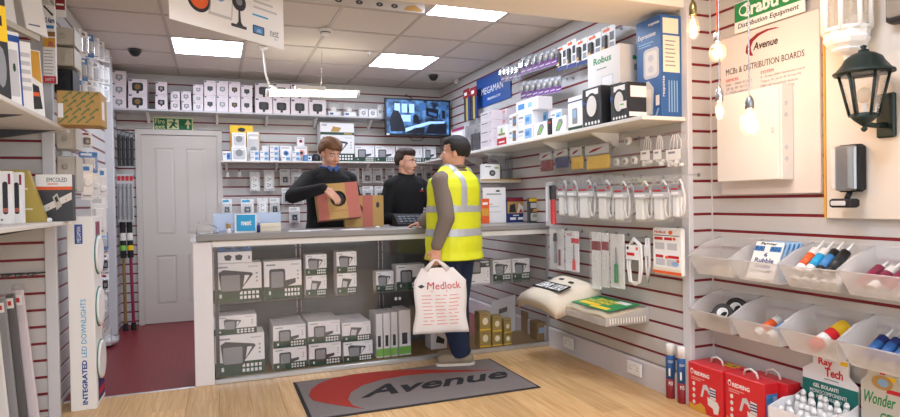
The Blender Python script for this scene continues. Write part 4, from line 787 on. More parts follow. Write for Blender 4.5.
# coloured bags and white fittings below the shelf
def bag(px, lab, fill, grp, d=.1, card='paper', logo='darkred', name='fixings_bag', n=14):
    t, w, h, dd = rhang(px, lab, name, grp, d)
    m = MB(); m.cbox(-w/2, w/2, -.012, .016, 0, h, 'bagplastic', .012); m.build('clear_bag', t)
    m = MB(); m.box(-w*.46, w*.46, -.0135, -.0122, h*.6, h*.95, card); fpoly(m, [(-w*.3, h*.66), (-w*.05, h*.7), (w*.28, h*.84), (-w*.1, h*.8), (-w*.26, h*.72)], logo, y=-.0135); m.build('header_card', t)
    m = MB(); r = random.Random(lab)
    for k in range(n):
        x, z_, a = r.uniform(-.38, .38)*w, r.uniform(.08, .54)*h, r.uniform(0, PI); L = min(w, h)*.14
        m.cyl((x-math.cos(a)*L, r.uniform(-.012, -.005), z_-math.sin(a)*L*.5), (x+math.cos(a)*L, r.uniform(-.006, .008), z_+math.sin(a)*L*.5), .005, .004, fill, 6)
    m.cbox(-w*.43, w*.43, -.008, .012, h*.03, h*.56, fill, .008)
    f = m.build('fixings', t); f['kind'] = 'stuff'
    hook_part(t, dd-.001, h*.97)
for px, fl, lb in [((540.5, 151, 553.5, 171.5), 'darkred', 'bag of dark red wall plugs, leftmost under the right shelf'), ((555, 148.5, 569.5, 168), 'navy', 'bag of navy blue fixings between red and yellow bags'), ((571, 146, 584, 170), 'yellow', 'small bag of yellow wall plugs beside the blue bag'), ((585.5, 143, 611.5, 170), 'yellow', 'wide bag of yellow wall plugs under the right shelf')]: bag(px, lb, fl, 'coloured fixing bags', card='lightgrey')
def rollbag(px, lab, nr, d=.1):
    t, w, h, dd = rhang(px, lab, 'tape_bag', 'white fitting bags under the right shelf', d)
    m = MB(); m.prism([(-w*.15, h), (w*.15, h), (w*.48, h*.5), (w*.5, .02*h), (-w*.5, .02*h), (-w*.48, h*.45)][::-1], (0, -.03, 0), (1, 0, 0), (0, 0, 1), (0, .05, 0), 'bagplastic'); m.build('clear_bag', t)
    for k in range(nr):
        m = MB(); x = w*(-.34+.34*k) if k < 3 else w*.1; zc = h*.22 if k < 3 else h*.86
        m.lathe([(.012, -.012), (.026, -.012), (.026, .012), (.012, .012), (.012, -.012)], (x, -.008, zc), 'white', 14, axis=(0, 1, 0)); m.build('tape_roll', t)
    hook_part(t, dd-.001, h*.98)
rollbag((614, 137, 640, 168), 'clear bag of white tape rolls under the right shelf', 4)
def whitebag(px, lab, n):
    t, w, h, dd = rhang(px, lab, 'fitting_bag', 'white fitting bags under the right shelf', .1)
    m = MB(); m.cbox(-w/2, w/2, -.014, .016, 0, h, 'bagplastic', .01); m.build('clear_bag', t)
    m = MB(); m.box(-w*.38, w*.38, -.0156, -.0142, h*.22, h*.52, 'white'); frect(m, -w*.25, w*.1, h*.4, h*.46, 'midgrey', y=-.0156); m.build('header_card', t)
    m = MB(); r = random.Random(lab)
    for k in range(n): m.lathe([(.008, -.01), (.014, -.01), (.014, .01), (.008, .01)], (r.uniform(-.36, .36)*w, r.uniform(-.004, .006), h*r.uniform(.05, .2)), 'white', 8)
    for k in range(4): m.tube([(w*(-.3+.2*k), 0, h*.5), (w*(-.26+.18*k), .004, h*.75), (w*(-.1+.08*k), 0, h*.95)], .003, 'white', 5)
    f = m.build('fittings', t); f['kind'] = 'stuff'; hook_part(t, dd-.001, h*.99)
for px, lb, n in [((641, 135, 653, 167), 'clear bag of small white fittings, left of three by the upright', 7), ((654, 134, 664.5, 166.5), 'clear bag of small white fittings, middle of three by the upright', 6), ((665.5, 132.5, 685, 167.5), 'clear bag of small white fittings with label, right of three', 12)]: whitebag(px, lb, n)
# extension leads
def lead(px, lab, d=.12, slim=False):
    t, w, h, dd = rhang(px, lab, 'extension_lead', 'white extension leads on the right wall', d)
    m = MB(); m.cbox(-w/2, w/2, -.03, .02, 0, h, 'bagplastic', .012); m.build('clear_bag', t)
    m = MB(); m.box(-w*.44, w*.46, -.032, -.0305, h*.52, h*.78, 'lightgrey'); frect(m, -w*.44, w*.46, h*.64, h*.78, 'midgrey', y=-.032); ftext(m, 'extension', -w*.4, w*.1, h*.655, h*.70, 'red', y=-.0332, bold=.04); frect(m, w*.22, w*.36, h*.70, h*.75, 'red', y=-.0332); frect(m, -w*.4, w*.2, h*.55, h*.6, 'white', y=-.032); m.build('header_card', t)
    m = MB(); m.cbox(-w*.44, w*.02, -.024, .014, h*.04, h*.53, 'white', .008)
    for k in range(3): m.box(-w*.26, -w*.14, -.0208, -.0195, h*(.12+.12*k), h*(.15+.12*k), 'lightgrey')
    m.build('socket_bar', t)
    m = MB()
    for q_ in (0, 1): m.tube([(w*.06+w*.05*q_, -.005+.01*q_, h*.5), (w*.1, -.005, h*.25), (w*.2+w*.03*q_, -.005, h*.09), (w*.36, -.005, h*.13), (w*.4-w*.04*q_, -.004, h*.35), (w*.34, 0, h*.56), (w*.12, 0, h*.8), (-w*.05*q_, 0, h*.88), (-w*.2, 0, h*.8)], .0062, 'white', 6)
    m.build('cable', t); hook_part(t, dd-.001, h*.98)
LEADS = [(560.5, 176, 569.5, 217), (569.8, 176, 580.5, 218), (581, 175, 597.5, 220), (600, 175, 615.5, 221), (616.5, 176, 632, 222), (637, 176, 654.5, 222), (655.5, 175, 673, 222), (674.5, 174, 686.5, 219)]
for i, px in enumerate(LEADS): lead(px, 'white bagged extension lead, %s from the red torch pack' % ORD[i], .14)
for i, px in enumerate([(590, 179, 601, 215), (627, 180, 637, 216), (668, 178, 681, 218)]): lead(px, 'white bagged extension lead hanging behind the front row, %s from the left' % ORD[i], .04)
t, w, h, dd = rhang((545.5, 182, 558.5, 226), 'silver clamshell pack with red and black torch above the counter end', 'torch_pack', None, .16)
m = MB(); m.box(-w/2, w*.05, .0, .004, 0, h, 'lightgrey'); frect(m, -w*.45, -w*.3, h*.1, h*.9, 'white'); m.build('card', t); m = MB(); m.cyl((w*.2, -.01, h*.05), (w*.16, -.01, h*.6), .024, .02, 'brightred', 12); m.cyl((w*.16, -.01, h*.6), (w*.14, -.01, h*.92), .026, .028, 'black', 12); m.build('torch', t); m = MB(); m.cbox(-w*.1, w*.5, -.04, .004, 0, h, 'clearplastic', .01); m.build('clear_blister', t); hook_part(t, dd-.001, h*.98)
# lower hanging row
def strip(px, lab, kind, d=.1):
    t, w, h, dd = rhang(px, lab, 'tool_pack', 'tool packs above the dust sheets', d)
    m = MB(); m.box(-w*.5, w*.5, .004, .007, 0, h, 'paper'); 
    if kind == 'red': frect(m, -w*.5, w*.5, h*.68, h*.84, 'darkred', y=.004)
    if kind == 'pen': frect(m, -w*.05, w*.5, h*.7, h*.82, 'red', y=.004); ftext(m, 'TESTER', -w*.4, w*.0, h*.87, h*.93, 'red', y=.004)
    for k in range(5): frect(m, -w*.36, w*.1, h*(.2+.09*k), h*(.22+.09*k), 'lightgrey', y=.004)
    m.build('card', t); m = MB()
    if kind == 'pen': m.cyl((w*.2, -.006, h*.04), (w*.2, -.006, h*.3), .014, .01, 'brightred', 10); m.cyl((w*.2, -.006, h*.3), (w*.2, -.006, h*.68), .006, .004, 'steel', 8)
    elif kind == 'dark': m.cyl((0, -.01, h*.15), (-.004, -.01, h*.7), .012, .01, 'midgrey', 10); m.cyl((-.004, -.01, h*.7), (0, -.01, h*.9), .016, .012, 'charcoal', 10); m.cyl((w*.25, -.006, h*.1), (w*.25, -.006, h*.5), .008, .008, 'darkred', 8)
    elif kind == 'green': m.cyl((0, -.008, h*.1), (0, -.008, h*.45), .013, .012, 'logogreen', 10); m.cyl((0, -.008, h*.45), (0, -.008, h*.75), .006, .004, 'steel', 8)
    else: m.cyl((w*.1, -.006, h*.06), (w*.1, -.006, h*.64), .005, .005, 'offwhite', 8)
    m.build('tool', t); m = MB(); m.cbox(-w*.5, w*.5, -.025, .0035, 0, h, 'bagplastic', .01); m.build('clear_bag', t); hook_part(t, dd-.001, h*.98)
for px, k, lb in [((549.5, 229, 563.5, 269), 'dark', 'bagged dark screwdriver pack beside the counter glass'), ((565, 231, 578.5, 271), 'pen', 'red tester pen pack second from the counter'), ((591.5, 232, 600.5, 289), 'red', 'long narrow pack with dark red band, front one'), ((610, 234, 624, 288), 'green', 'long pack with green handled tool beside the looped lead')]: strip(px, lb, k)
strip((601.5, 233, 608.5, 287), 'long narrow pack with dark red band, rear one', 'red', .1)
t, w, h, dd = rhang((625, 237, 644, 286), 'white looped cable lead on small card in the lower row', 'looped_lead', None, .1)
m = MB()
for q_ in (0, 1): m.tube([(-w*(.3-.1*q_), .004*q_, h*.8), (-w*(.36-.12*q_), 0, h*.4), (-w*(.25-.08*q_), 0, h*.08), (w*.05, 0, h*(.03+.04*q_)), (w*(.3-.06*q_), 0, h*.1), (w*(.4-.1*q_), 0, h*.4), (w*(.36-.1*q_), 0, h*.85), (0, 0, h*(.98-.04*q_)), (-w*(.3-.1*q_), 0, h*.8)], .008, 'white', 8)
m.build('cable', t); m = MB(); m.box(-w*.36, w*.34, -.014, -.012, h*.54, h*.84, 'paper'); frect(m, -w*.3, w*.1, h*.62, h*.68, 'red', y=-.014); frect(m, w*.18, w*.28, h*.74, h*.8, 'orange', y=-.014); frect(m, -w*.3, -w*.2, h*.74, h*.8, 'black', y=-.014); m.build('card', t); hook_part(t, dd-.001, h*.98)
t, w, h, dd = rhang((645, 238, 651, 283), 'white cable lead hanging edge-on behind the looped lead', 'looped_lead', None, .07); m = MB(); m.tube([(-w*.2, 0, h), (-w*.3, 0, h*.4), (0, 0, .01), (w*.3, 0, h*.4), (w*.2, 0, h)], .009, 'white', 8); m.build('cable', t); m = MB(); m.box(-w*.4, w*.4, -.012, -.01, h*.6, h*.85, 'paper'); m.build('card', t); hook_part(t, dd-.001, h*.98)
t, w, h, dd = rhang((652.5, 228, 682, 275), 'large white bag printed with orange boxes and pictures by the upright', 'printed_bag', None, .09)
m = MB(); m.cbox(-w/2, w/2, 0, .03, 0, h, 'paper', .008); m.build('bag', t); m = MB()
ftext(m, 'Medlock', -w*.42, -w*.02, h*.88, h*.94, 'red', bold=.02); frect(m, -w*.45, w*.42, h*.83, h*.845, 'charcoal'); fpoly(m, [(w*.06+p[0]*w*.14, h*.86+p[1]*h*.09) for p in circ(12)], 'orange')
for x0, x1, z0 in ((-.42, -.14, .74), (-.08, .18, .74), (-.38, -.12, .36), (.04, .4, .36)): frect(m, w*x0, w*x1, h*z0, h*(z0+.06), 'red')
for x0, z0 in ((.2, .74), (-.06, .34), (.32, .28)): fpoly(m, [(w*x0+p[0]*w*.1, h*z0+p[1]*h*.07) for p in circ(10)], 'orange')
for x0, z0 in ((-.4, .54), (.02, .54), (-.38, .2), (.0, .2)): frect(m, w*x0, w*(x0+.32), h*z0, h*(z0+.14), 'lightgrey')
fpoly(m, [(w*.16+p[0]*w*.24, h*.2+p[1]*h*.1) for p in circ(10)], 'paleblue', y=-.0008); frect(m, -w*.48, w*.46, h*.09, h*.15, 'cream'); frect(m, -w*.48, w*.48, h*.02, h*.08, 'orange'); m.build('printing', t); hook_part(t, dd-.001, h*.98)
# folded dust sheets on clear trays
def tray(y0, y1, x0, z, lab, slots=True):
    t = thing('wall_tray', lab, 'tray', (x0, (y0+y1)/2, z), -PI/2, 'clear trays on the right wall'); w = y1-y0; d = XR-x0-.001
    m = MB(); m.box(-w/2, w/2, 0, d, 0, .004, 'bin'); m.build('tray_base', t)
    m = MB(); m.box(-w/2, w/2, 0, .004, .004, .05, 'bin'); m.build('front_lip', t)
    for s in (-1, 1):
        m = MB(); xx = s*w/2-(.004 if s > 0 else 0); m.prism([(0, .004), (d, .004), (d, .10), (0, .05)], (xx, 0, 0), (0, 1, 0), (0, 0, 1), (.004, 0, 0), 'bin'); sd = m.build('side_panel', t)
        if s > 0:
            for k in range(14): r = MB(); yy = d*(.08+.062*k); r.cbox(w/2+.0005, w/2+.004, yy, yy+d*.025, .012, .046, 'offwhite', .001); r.build('slot_rib', sd)
    return t
pn = onX(649, 306, XR); tz = onY(606, 327, pn.y)
tray(pn.y, onX(563, 310, tz.x).y, tz.x, tz.z, 'clear ribbed tray holding the green labelled folded sheet'); T1 = (pn.y, onX(563, 310, tz.x).y, tz.x, tz.z)
def folded(name, lab, cx, cy, z, wx, wy, h, mt, rot=0, tilt=0, n=3):
    """stack of soft folded layers, slightly sagging over its edges; local x along the wall"""
    t = thing(name, lab, 'dust sheet', (cx, cy, z), rot)
    r = random.Random(lab)
    for k in range(n):
        N = 12; vs = []; fs = []
        hk = h/n; grid = {}
        def pt(u, v, top):
            e = max(abs(u), abs(v)); rd = (1-max(0, e-.8)/.2*.35) if top else 1
            x = u*wx/2*(1-.015*k); y = v*wy/2*(1-.015*k); return (x+.004*math.sin(7*v+k), y+.004*math.sin(6*u+k*2), z0+(hk*rd if top else hk*.08*(1-e))+.006*math.sin(5*u+k)*math.cos(4*v)*(1 if top else .6)-tilt*abs(u)**3*.02)
        z0 = k*hk*.97
        for top in (0, 1):
            for i in range(N+1):
                for j in range(N+1): grid[(top, i, j)] = len(vs); vs.append(pt(-1+2*i/N, -1+2*j/N, top))
        for i in range(N):
            for j in range(N):
                fs.append((grid[(1, i, j)], grid[(1, i+1, j)], grid[(1, i+1, j+1)], grid[(1, i, j+1)])); fs.append((grid[(0, i, j+1)], grid[(0, i+1, j+1)], grid[(0, i+1, j)], grid[(0, i, j)]))
        for i in range(N):
            fs += [(grid[(0, i, 0)], grid[(0, i+1, 0)], grid[(1, i+1, 0)], grid[(1, i, 0)]), (grid[(0, i+1, N)], grid[(0, i, N)], grid[(1, i, N)], grid[(1, i+1, N)]), (grid[(0, 0, i+1)], grid[(0, 0, i)], grid[(1, 0, i)], grid[(1, 0, i+1)]), (grid[(0, N, i)], grid[(0, N, i+1)], grid[(1, N, i+1)], grid[(1, N, i)])]
        m = MB(); m.add(vs, fs, mt, True); m.build('folded_layer', t)
    return t
y0, y1, x0, z = T1; d = XR-x0
t = folded('folded_dust_sheet', 'cream folded dust sheet with green and yellow label on the near tray', (x0+XR)/2-.0, (y0+y1)/2, z+.0045, (y1-y0)-.02, d-.02, .065, 'sheet', -PI/2); t.rotation_euler.x = .1; t.location.z += .014
m = MB(); W_, L_ = (y1-y0)*.86, d*.8
m.box(-W_/2, W_/2, -L_/2+.02, L_/2, .0805, .0825, 'logogreen'); zz = .0825
m.box(-W_*.42, W_*.05, -L_*.28, -L_*.1, zz, zz+.001, 'yellow'); m.box(-W_*.05, W_*.4, -L_*.38, -L_*.22, zz, zz+.001, 'yellow')
put_text(m, 'POLYTHENE', (-W_*.42, -L_*.05, zz), (W_*.6, 0, 0), (0, L_*.16, 0), (0, 0, .001), 'yellow', bold=.02); put_text(m, 'BACKED', (-W_*.3, L_*.16, zz), (W_*.55, 0, 0), (0, L_*.16, 0), (0, 0, .001), 'yellow', bold=.02); m.box(W_*.1, W_*.4, L_*.22, L_*.4, zz, zz+.001, 'white')
m.build('printed_label', t)
m = MB(); m.cbox(-(y1-y0)/2+.008, (y1-y0)/2-.008, -d/2+.008, d/2-.012, .003, .079, 'clearplastic', .01); m.build('clear_wrap', t)
yn, xn = y1+.01, tz.x-.02
tray(yn, yn+.5, xn, tz.z+.02, 'clear tray under the folded sheet with black label, beside the counter')
t = folded('folded_dust_sheet', 'cream folded dust sheet with upside-down black label next to the counter', (xn+XR)/2-.05, yn+.25, tz.z+.075, .58, XR-xn+.05, .1, 'sheetpale', -PI/2-.0, tilt=2.5, n=1); t.rotation_euler.x = .3
m = MB(); m.box(-.17, .22, -.09, .02, .101, .1075, 'black'); put_text(m, 'DUST SHEET', (.2, .005, .1075), (-.35, 0, 0), (0, -.08, 0), (0, 0, .001), 'white', bold=.03); m.build('printed_label', t)
for dx, dy in ((-.2, .1), (-.06, .12), (.1, .1)): m = MB(); m.box(dx, dx+.05, dy-.03, dy-.01, .101, .1068, 'charcoal'); m.build('printed_mark', t)
# ------------------------------------------------------------------ counter end behind the customer: little shelf and books
YQ = 4.96; a, b = onY(481, 181.5, YQ), onY(518, 181.5, YQ); zq = onY(500, 179, YQ).z
t = thing('side_shelf', 'short beige shelf on the right wall behind the customer', 'shelf', (a.x, YQ, zq)); m = MB(); m.cbox(0, XR-a.x-.001, 0, .45, -.035, 0, 'beige', .004); m.build('board', t); m = MB(); m.cbox(0, XR-a.x-.001, -.004, -.0005, -.012, .0, 'kraft', .001); m.build('edge_strip', t)
def ybox(px, lab, base, pr, d, Y, z, name, cat='box', grp=None):
    cx, _, w, h = fitB(*px, Y); return carton(name, lab, cat, (cx, Y, z), 0, w-.002, d, h-.001, base, pr, grp)
ybox((484.5, 164, 500, 179), 'white camera box with black round camera on the short shelf', 'white', lambda m, w, h: (fpoly(m, [(-w*.2+p[0]*w*.4, h*.2+p[1]*w*.36) for p in circ(14)], 'charcoal'), fpoly(m, [(-w*.1+p[0]*w*.2, h*.2+w*.09+p[1]*w*.18) for p in circ(10)], 'midgrey', y=-.0011), frect(m, w*.15, w*.4, h*.7, h*.8, 'lime'), frect(m, -w*.45, -w*.1, h*.8, h*.88, 'midgrey')), .1, YQ+.02, zq+.0005, 'camera_box')
for i, px in enumerate([(491, 155, 507, 179), (509, 155, 517, 179)]):
    cx, _, w, h = fitB(*px, YQ+.16); t = thing('clear_case', 'empty clear plastic case on the short shelf, %s one' % ['wide left', 'narrow right'][i], 'case', (cx, YQ+.16, zq+.0005), 0, 'clear cases on the short shelf'); m = MB(); m.cbox(-w/2, w/2, 0, .08, 0, h, 'smoke', .008); m.build('clear_shell', t); m = MB(); m.cbox(-w*.3, w*.3, .03, .06, .002, h*.5, 'midgrey', .01); m.build('fitting', t)
ZW = 1.0452
YBK = 4.93
ybox((483, 186, 506, 221.5), 'tall white clipboard chart standing on the counter beside the customer', 'paper', lambda m, w, h: (frect(m, -w*.35, w*.3, h*.8, h*.83, 'midgrey'), frect(m, -w*.3, w*.3, h*.3, h*.32, 'lightgrey'), frect(m, -w*.3, w*.2, h*.45, h*.47, 'lightgrey'), fpoly(m, [(w*.05, h*.88), (w*.25, h*.88), (w*.2, h*.93), (w*.1, h*.93)], 'charcoal'), frect(m, -w*.35, -w*.1, h*.52, h*.54, 'orange')), .01, YBK, ZW, 'counter_chart', 'chart')
ybox((481, 198, 489.5, 223), 'orange leaflet half hidden behind the customer\'s vest', 'orange', lambda m, w, h: (frect(m, -w*.4, w*.4, h*.3, h*.6, 'amber'), frect(m, -w*.3, w*.3, h*.75, h*.85, 'white')), .006, YBK-.06, ZW, 'leaflet', 'leaflet')
def pr_book(m, w, h): frect(m, -w*.48, w*.48, h*.84, h*.98, 'darkred'); frect(m, -w*.48, w*.48, h*.36, h*.83, 'kraft'); fpoly(m, [(-w*.4, h*.4), (-w*.05, h*.4), (-w*.1, h*.75), (-w*.35, h*.7)], 'charcoal', y=-.0009); fpoly(m, [(.0, h*.38), (w*.4, h*.4), (w*.35, h*.6), (w*.1, h*.78)], 'offwhite', y=-.0009); fpoly(m, [(w*.1, h*.4), (w*.3, h*.4), (w*.2, h*.55)], 'red', y=-.0018); frect(m, -w*.35, -w*.05, h*.1, h*.2, 'white', y=-.0009); frect(m, w*.05, w*.35, h*.1, h*.2, 'white', y=-.0009); frect(m, -w*.2, w*.1, h*.26, h*.3, 'white', y=-.0009)
ybox((507, 196, 526.5, 221), 'red and blue picture book standing on the counter end', 'navy', pr_book, .02, YBK, ZW, 'picture_book', 'book')
ybox((528.5, 195, 541.5, 220), 'grey multimeter pack with yellow logo standing on the counter end', 'darkgrey', lambda m, w, h: (frect(m, -w*.45, w*.45, h*.86, h*.98, 'yellow'), fpoly(m, [(-w*.2, h*.45), (w*.3, h*.45), (w*.2, h*.56), (-w*.1, h*.56)], 'amber'), frect(m, -w*.35, w*.35, h*.6, h*.8, 'lightgrey'), fpoly(m, rr(-w*.35, w*.3, h*.08, h*.4, w*.1), 'beige'), frect(m, -w*.2, w*.15, h*.22, h*.34, 'midgrey', y=-.0011)), .03, 4.68, ZW, 'meter_pack', 'pack')
# ------------------------------------------------------------------ things on the counter, left
YK = 4.62
cx, _, w_, h_ = fitB(234.5, 211.5, 256.5, 230.5, YK); t = thing('counter_sign', 'small white framed sign with bright blue panel on the counter', 'sign', (cx, YK, ZW), -.06)
m = MB(); m.obox((-w_/2, 0, 0), (w_, 0, 0), (0, .008, 0), (0, .03, h_), 'white'); m.build('frame', t)
m = MB(); m.obox((-w_*.42, .0024-.0016, h_*.08), (w_*.86, 0, 0), (0, .0012, 0), (0, .0258, h_*.86), 'skyblue'); m.build('blue_panel', t)
m = MB(); put_text(m, 'nest', (-w_*.2, .0114-.0012, h_*.38), (w_*.46, 0, 0), (0, .0078, h_*.26), (0, -.0014, 0), 'white', bold=.04); m.build('lettering', t)
m = MB(); m.cbox(-w_*.5, w_*.52, .002, .10, 0, .008, 'kraftpink', .002); m.build('stand', t)
a, b = onY(213, 220, 4.85), onY(281, 220, 4.85); hh = onY(250, 213, 4.85).z-ZW
t = thing('clear_tray', 'long pale blue clear plastic tray behind the blue counter sign', 'tray', ((a.x+b.x)/2, 4.85, ZW)); W_ = b.x-a.x
m = MB(); m.box(-W_/2, W_/2, 0, .004, 0, hh, 'trayblue'); m.build('front_wall', t); m = MB(); m.box(-W_/2, W_/2, .14, .144, 0, hh, 'trayblue'); m.build('rear_wall', t); m = MB(); m.box(-W_/2, W_/2, .004, .14, 0, .004, 'trayblue'); m.build('tray_base', t)
for s in (-1, 1): m = MB(); m.box(s*W_/2-(.004 if s > 0 else 0), s*W_/2+(.004 if s < 0 else 0), .004, .14, .004, hh, 'trayblue'); m.build('end_wall', t)
for i, (a, b, tp) in enumerate([(260, 281, 228), (261, 281, 224)]):
    cx, _, w_, h_ = fitB(a, tp, b, tp+4, YK+.03); carton('note_block', 'cream paper block on the counter, %s of two' % ['lower', 'upper'][i], 'paper block', (cx, YK+.03, ZW+i*.031), 0, w_, .12, .03, 'cream', lambda m, w, h: frect(m, -w*.49, w*.49, h*.1, h*.2, 'lightgrey'), 'cream paper blocks')
p = onY(228.5, 232, YK-.02); t = thing('figurine', 'small brown and white bottle on the counter beside the blue sign', 'bottle', (p.x, YK-.02, ZW)); m = MB(); m.lathe([(.018, 0), (.02, .01), (.016, .03), (.008, .036)], (0, 0, 0), 'white', 12); m.build('body', t); m = MB(); m.lathe([(.009, .036), (.017, .045), (.017, .062), (.006, .072), (0, .073)], (0, 0, 0), 'kraft', 12); m.build('cap', t)
p = onY(258.5, 232, YK-.02); t = thing('pen_pot', 'tiny dark purple pot on the counter right of the blue sign', 'pot', (p.x+.0, YK-.03, ZW)); m = MB(); m.lathe([(.012, 0), (.013, .02), (.012, .04), (.008, .055)], (0, 0, 0), 'navy', 12); m.build('body', t); m = MB(); m.cyl((0, 0, .04), (.004, .004, .07), .003, .003, 'purple', 6); m.build('pen', t)
p = onY(206, 230, YK); t = thing('leaflet_stand', 'clear wire leaflet stand at the left end of the counter', 'stand', (p.x, YK, ZW))
m = MB(); m.tube([(-.06, 0, .002), (-.06, .0, .05), (-.045, .02, .085), (.0, .03, .07), (.07, .03, .045), (.08, 0, .002)], .003, 'chrome', 6); m.tube([(-.06, .0, .002), (-.07, -.02, .004), (0, -.03, .004), (.08, 0, .004)], .003, 'chrome', 6); m.build('wire_frame', t); m = MB(); m.obox((-.05, 0, .004), (.12, 0, 0), (0, .003, 0), (.0, .02, .05), 'clearplastic'); m.build('clear_pocket', t)
for i, (px, py, sx, rz, nm) in enumerate([(318, 230, .21, .3, 'white paper sheet on the counter before the older man'), (300, 231, .16, -.2, 'second white paper sheet on the counter near the trays'), (352, 229.5, .16, .1, 'white receipt slip on the counter in front of the held box')]):
    p = onZ(px, py, ZW); t = thing('paper_sheet', nm, 'paper', (p.x, min(p.y, 4.9), ZW), rz); m = MB(); m.cbox(-sx/2, sx/2, -.07, .07, 0, .002+.0005*i, 'paper', .0005); m.build('sheet', t); m = MB(); m.box(-sx*.4, sx*.3, .02, .024, .002+.0005*i, .0025+.0005*i, 'midgrey'); m.build('print', t)
p = onY(377.5, 227.5, 4.7); t = thing('white_puck', 'small round white sensor lying on the counter beside the flat box', 'sensor', (p.x, 4.7, ZW)); m = MB(); m.lathe([(.018, 0), (.02, .008), (.015, .014), (0, .015)], (0, 0, 0), 'white', 14); m.build('body', t); m = MB(); m.lathe([(.004, .0148), (.004, .0165), (0, .0165)], (0, 0, 0), 'midgrey', 8); m.build('sensor_eye', t)
# till screen before the young man
a, b = onY(396, 215, 4.86), onY(428, 225, 4.86); t = thing('till_keyboard', 'black card terminal and till pad on the counter before the young man', 'till', ((a.x+b.x)/2, 4.86, ZW)); W_ = b.x-a.x
m = MB(); m.prism([(-.06, 0), (.12, 0), (.12, .10), (.06, .095), (-.06, .02)], (-W_/2, 0, 0), (0, 1, 0), (0, 0, 1), (W_, 0, 0), 'softblack'); m.build('casing', t); m = MB()
for i in range(6):
    for j in range(3): m.obox((-W_*.42+W_*.14*i, -.04+.03*j, .032+.0188*j), (W_*.1, 0, 0), (0, .02, .0125), (0, -.003, .005), 'charcoal')
k = m.build('keys', t); k['kind'] = 'stuff'
# cardboard box standing on the counter
def gift_box(name, lab, loc, rz, w, d, h, tiltx=0, roll=0, stripes=((0, .22), (.62, .8)), hole=True, hx=.0, hz=.62, hr=.055):
    t = thing(name, lab, 'box', loc, rz); t.rotation_euler = (tiltx, roll, rz)
    m = MB(); N = 24
    # front with a round hole, other faces solid
    cx, cz = hx, h*hz
    outer = []
    for k in range(N):
        a = 2*PI*k/N; c, s = math.cos(a), math.sin(a); u = min((w/2-cx)/c if c > 1e-6 else ((-w/2-cx)/c if c < -1e-6 else 1e9), (h-cz)/s if s > 1e-6 else ((-cz)/s if s < -1e-6 else 1e9)); outer.append((cx+c*u, cz+s*u))
    inner = [(cx+hr*math.cos(2*PI*k/N), cz+hr*math.sin(2*PI*k/N)) for k in range(N)]
    cor = [(-w/2, 0), (w/2, 0), (w/2, h), (-w/2, h)]
    for k in range(N):
        j = (k+1) % N; poly = [inner[k], outer[k]]
        for c_ in cor:
            a0, a1 = math.atan2(outer[k][1]-cz, outer[k][0]-cx), math.atan2(outer[j][1]-cz, outer[j][0]-cx); ac = math.atan2(c_[1]-cz, c_[0]-cx)
            if (a1-a0) % (2*PI) > (ac-a0) % (2*PI) > 1e-6: poly.append(c_)
        poly += [outer[j], inner[j]]
        m.add([(p[0], 0, p[1]) for p in poly], [tuple(range(len(poly)))], 'kraft')
        m.add([(inner[k][0], 0, inner[k][1]), (inner[j][0], 0, inner[j][1]), (inner[j][0], .004, inner[j][1]), (inner[k][0], .004, inner[k][1])], [(0, 1, 2, 3)], 'kraftdark')
    m.add([(-w/2, 0, 0), (w/2, 0, 0), (w/2, 0, h), (-w/2, 0, h), (-w/2, d, 0), (w/2, d, 0), (w/2, d, h), (-w/2, d, h)], [(0, 4, 5, 1), (1, 5, 6, 2), (2, 6, 7, 3), (3, 7, 4, 0), (4, 7, 6, 5)], 'kraft'); m.build('carton', t)
    m = MB()
    for a, b in stripes:
        x0, x1 = -w/2+w*a, -w/2+w*b
        m.box(x0, x1, -.0012, 0, 0, h, 'kraftpink'); m.box(x0, x1, -.0012, d, -.0012, 0, 'kraftpink'); m.box(x0, x1, 0, d, h, h+.0012, 'kraftpink')
        if b >= .99: m.box(w/2, w/2+.0012, 0, d, 0, h, 'kraftpink')
    m.build('printed_stripe', t); return t
YG = 4.985; a, b = onY(345, 210, YG), onY(383.5, 210, YG); hh = onY(364, 195.5, YG).z-ZW
t = gift_box('thermostat_box', 'flat tan box with pink stripes standing on the counter between the men', ((a.x+b.x)/2, YG, ZW), .0, b.x-a.x, .06, hh, stripes=((.45, .72),), hx=-.07, hz=.55, hr=.055)
m = MB(); m.cyl((-.07, .01, hh*.55), (-.07, .03, hh*.55), .05, .05, 'smoke', 18); m.build('inner_lens', t); m = MB(); fpoly(m, [(p[0]*.03+.10, hh*.6+p[1]*.05) for p in circ(12)], 'charcoal'); m.build('printed_icon', t)
# ------------------------------------------------------------------ front right wall: boards, bins, lamps
def wallboard(px0, px1, X, zt, zb, name, lab, th, mt, cat='sign'):
    ya, yb = onX(px0, 100, X).y, onX(px1, 100, X).y; t = thing(name, lab, cat, (X, (ya+yb)/2, zb), -PI/2); w = ya-yb; m = MB(); m.cbox(-w/2, w/2, 0, th, 0, zt-zb, mt, .003); m.build('board', t); return t, w, zt-zb
XB = XR2-.022
t, w, h = wallboard(720.5, 820, XB, onX(770, 24, XB).z, onX(770, 194, XB).z, 'trade_board', 'large pale board with red swoosh and black lettering behind the white cabinet', .021, 'boardpink')
m = MB()
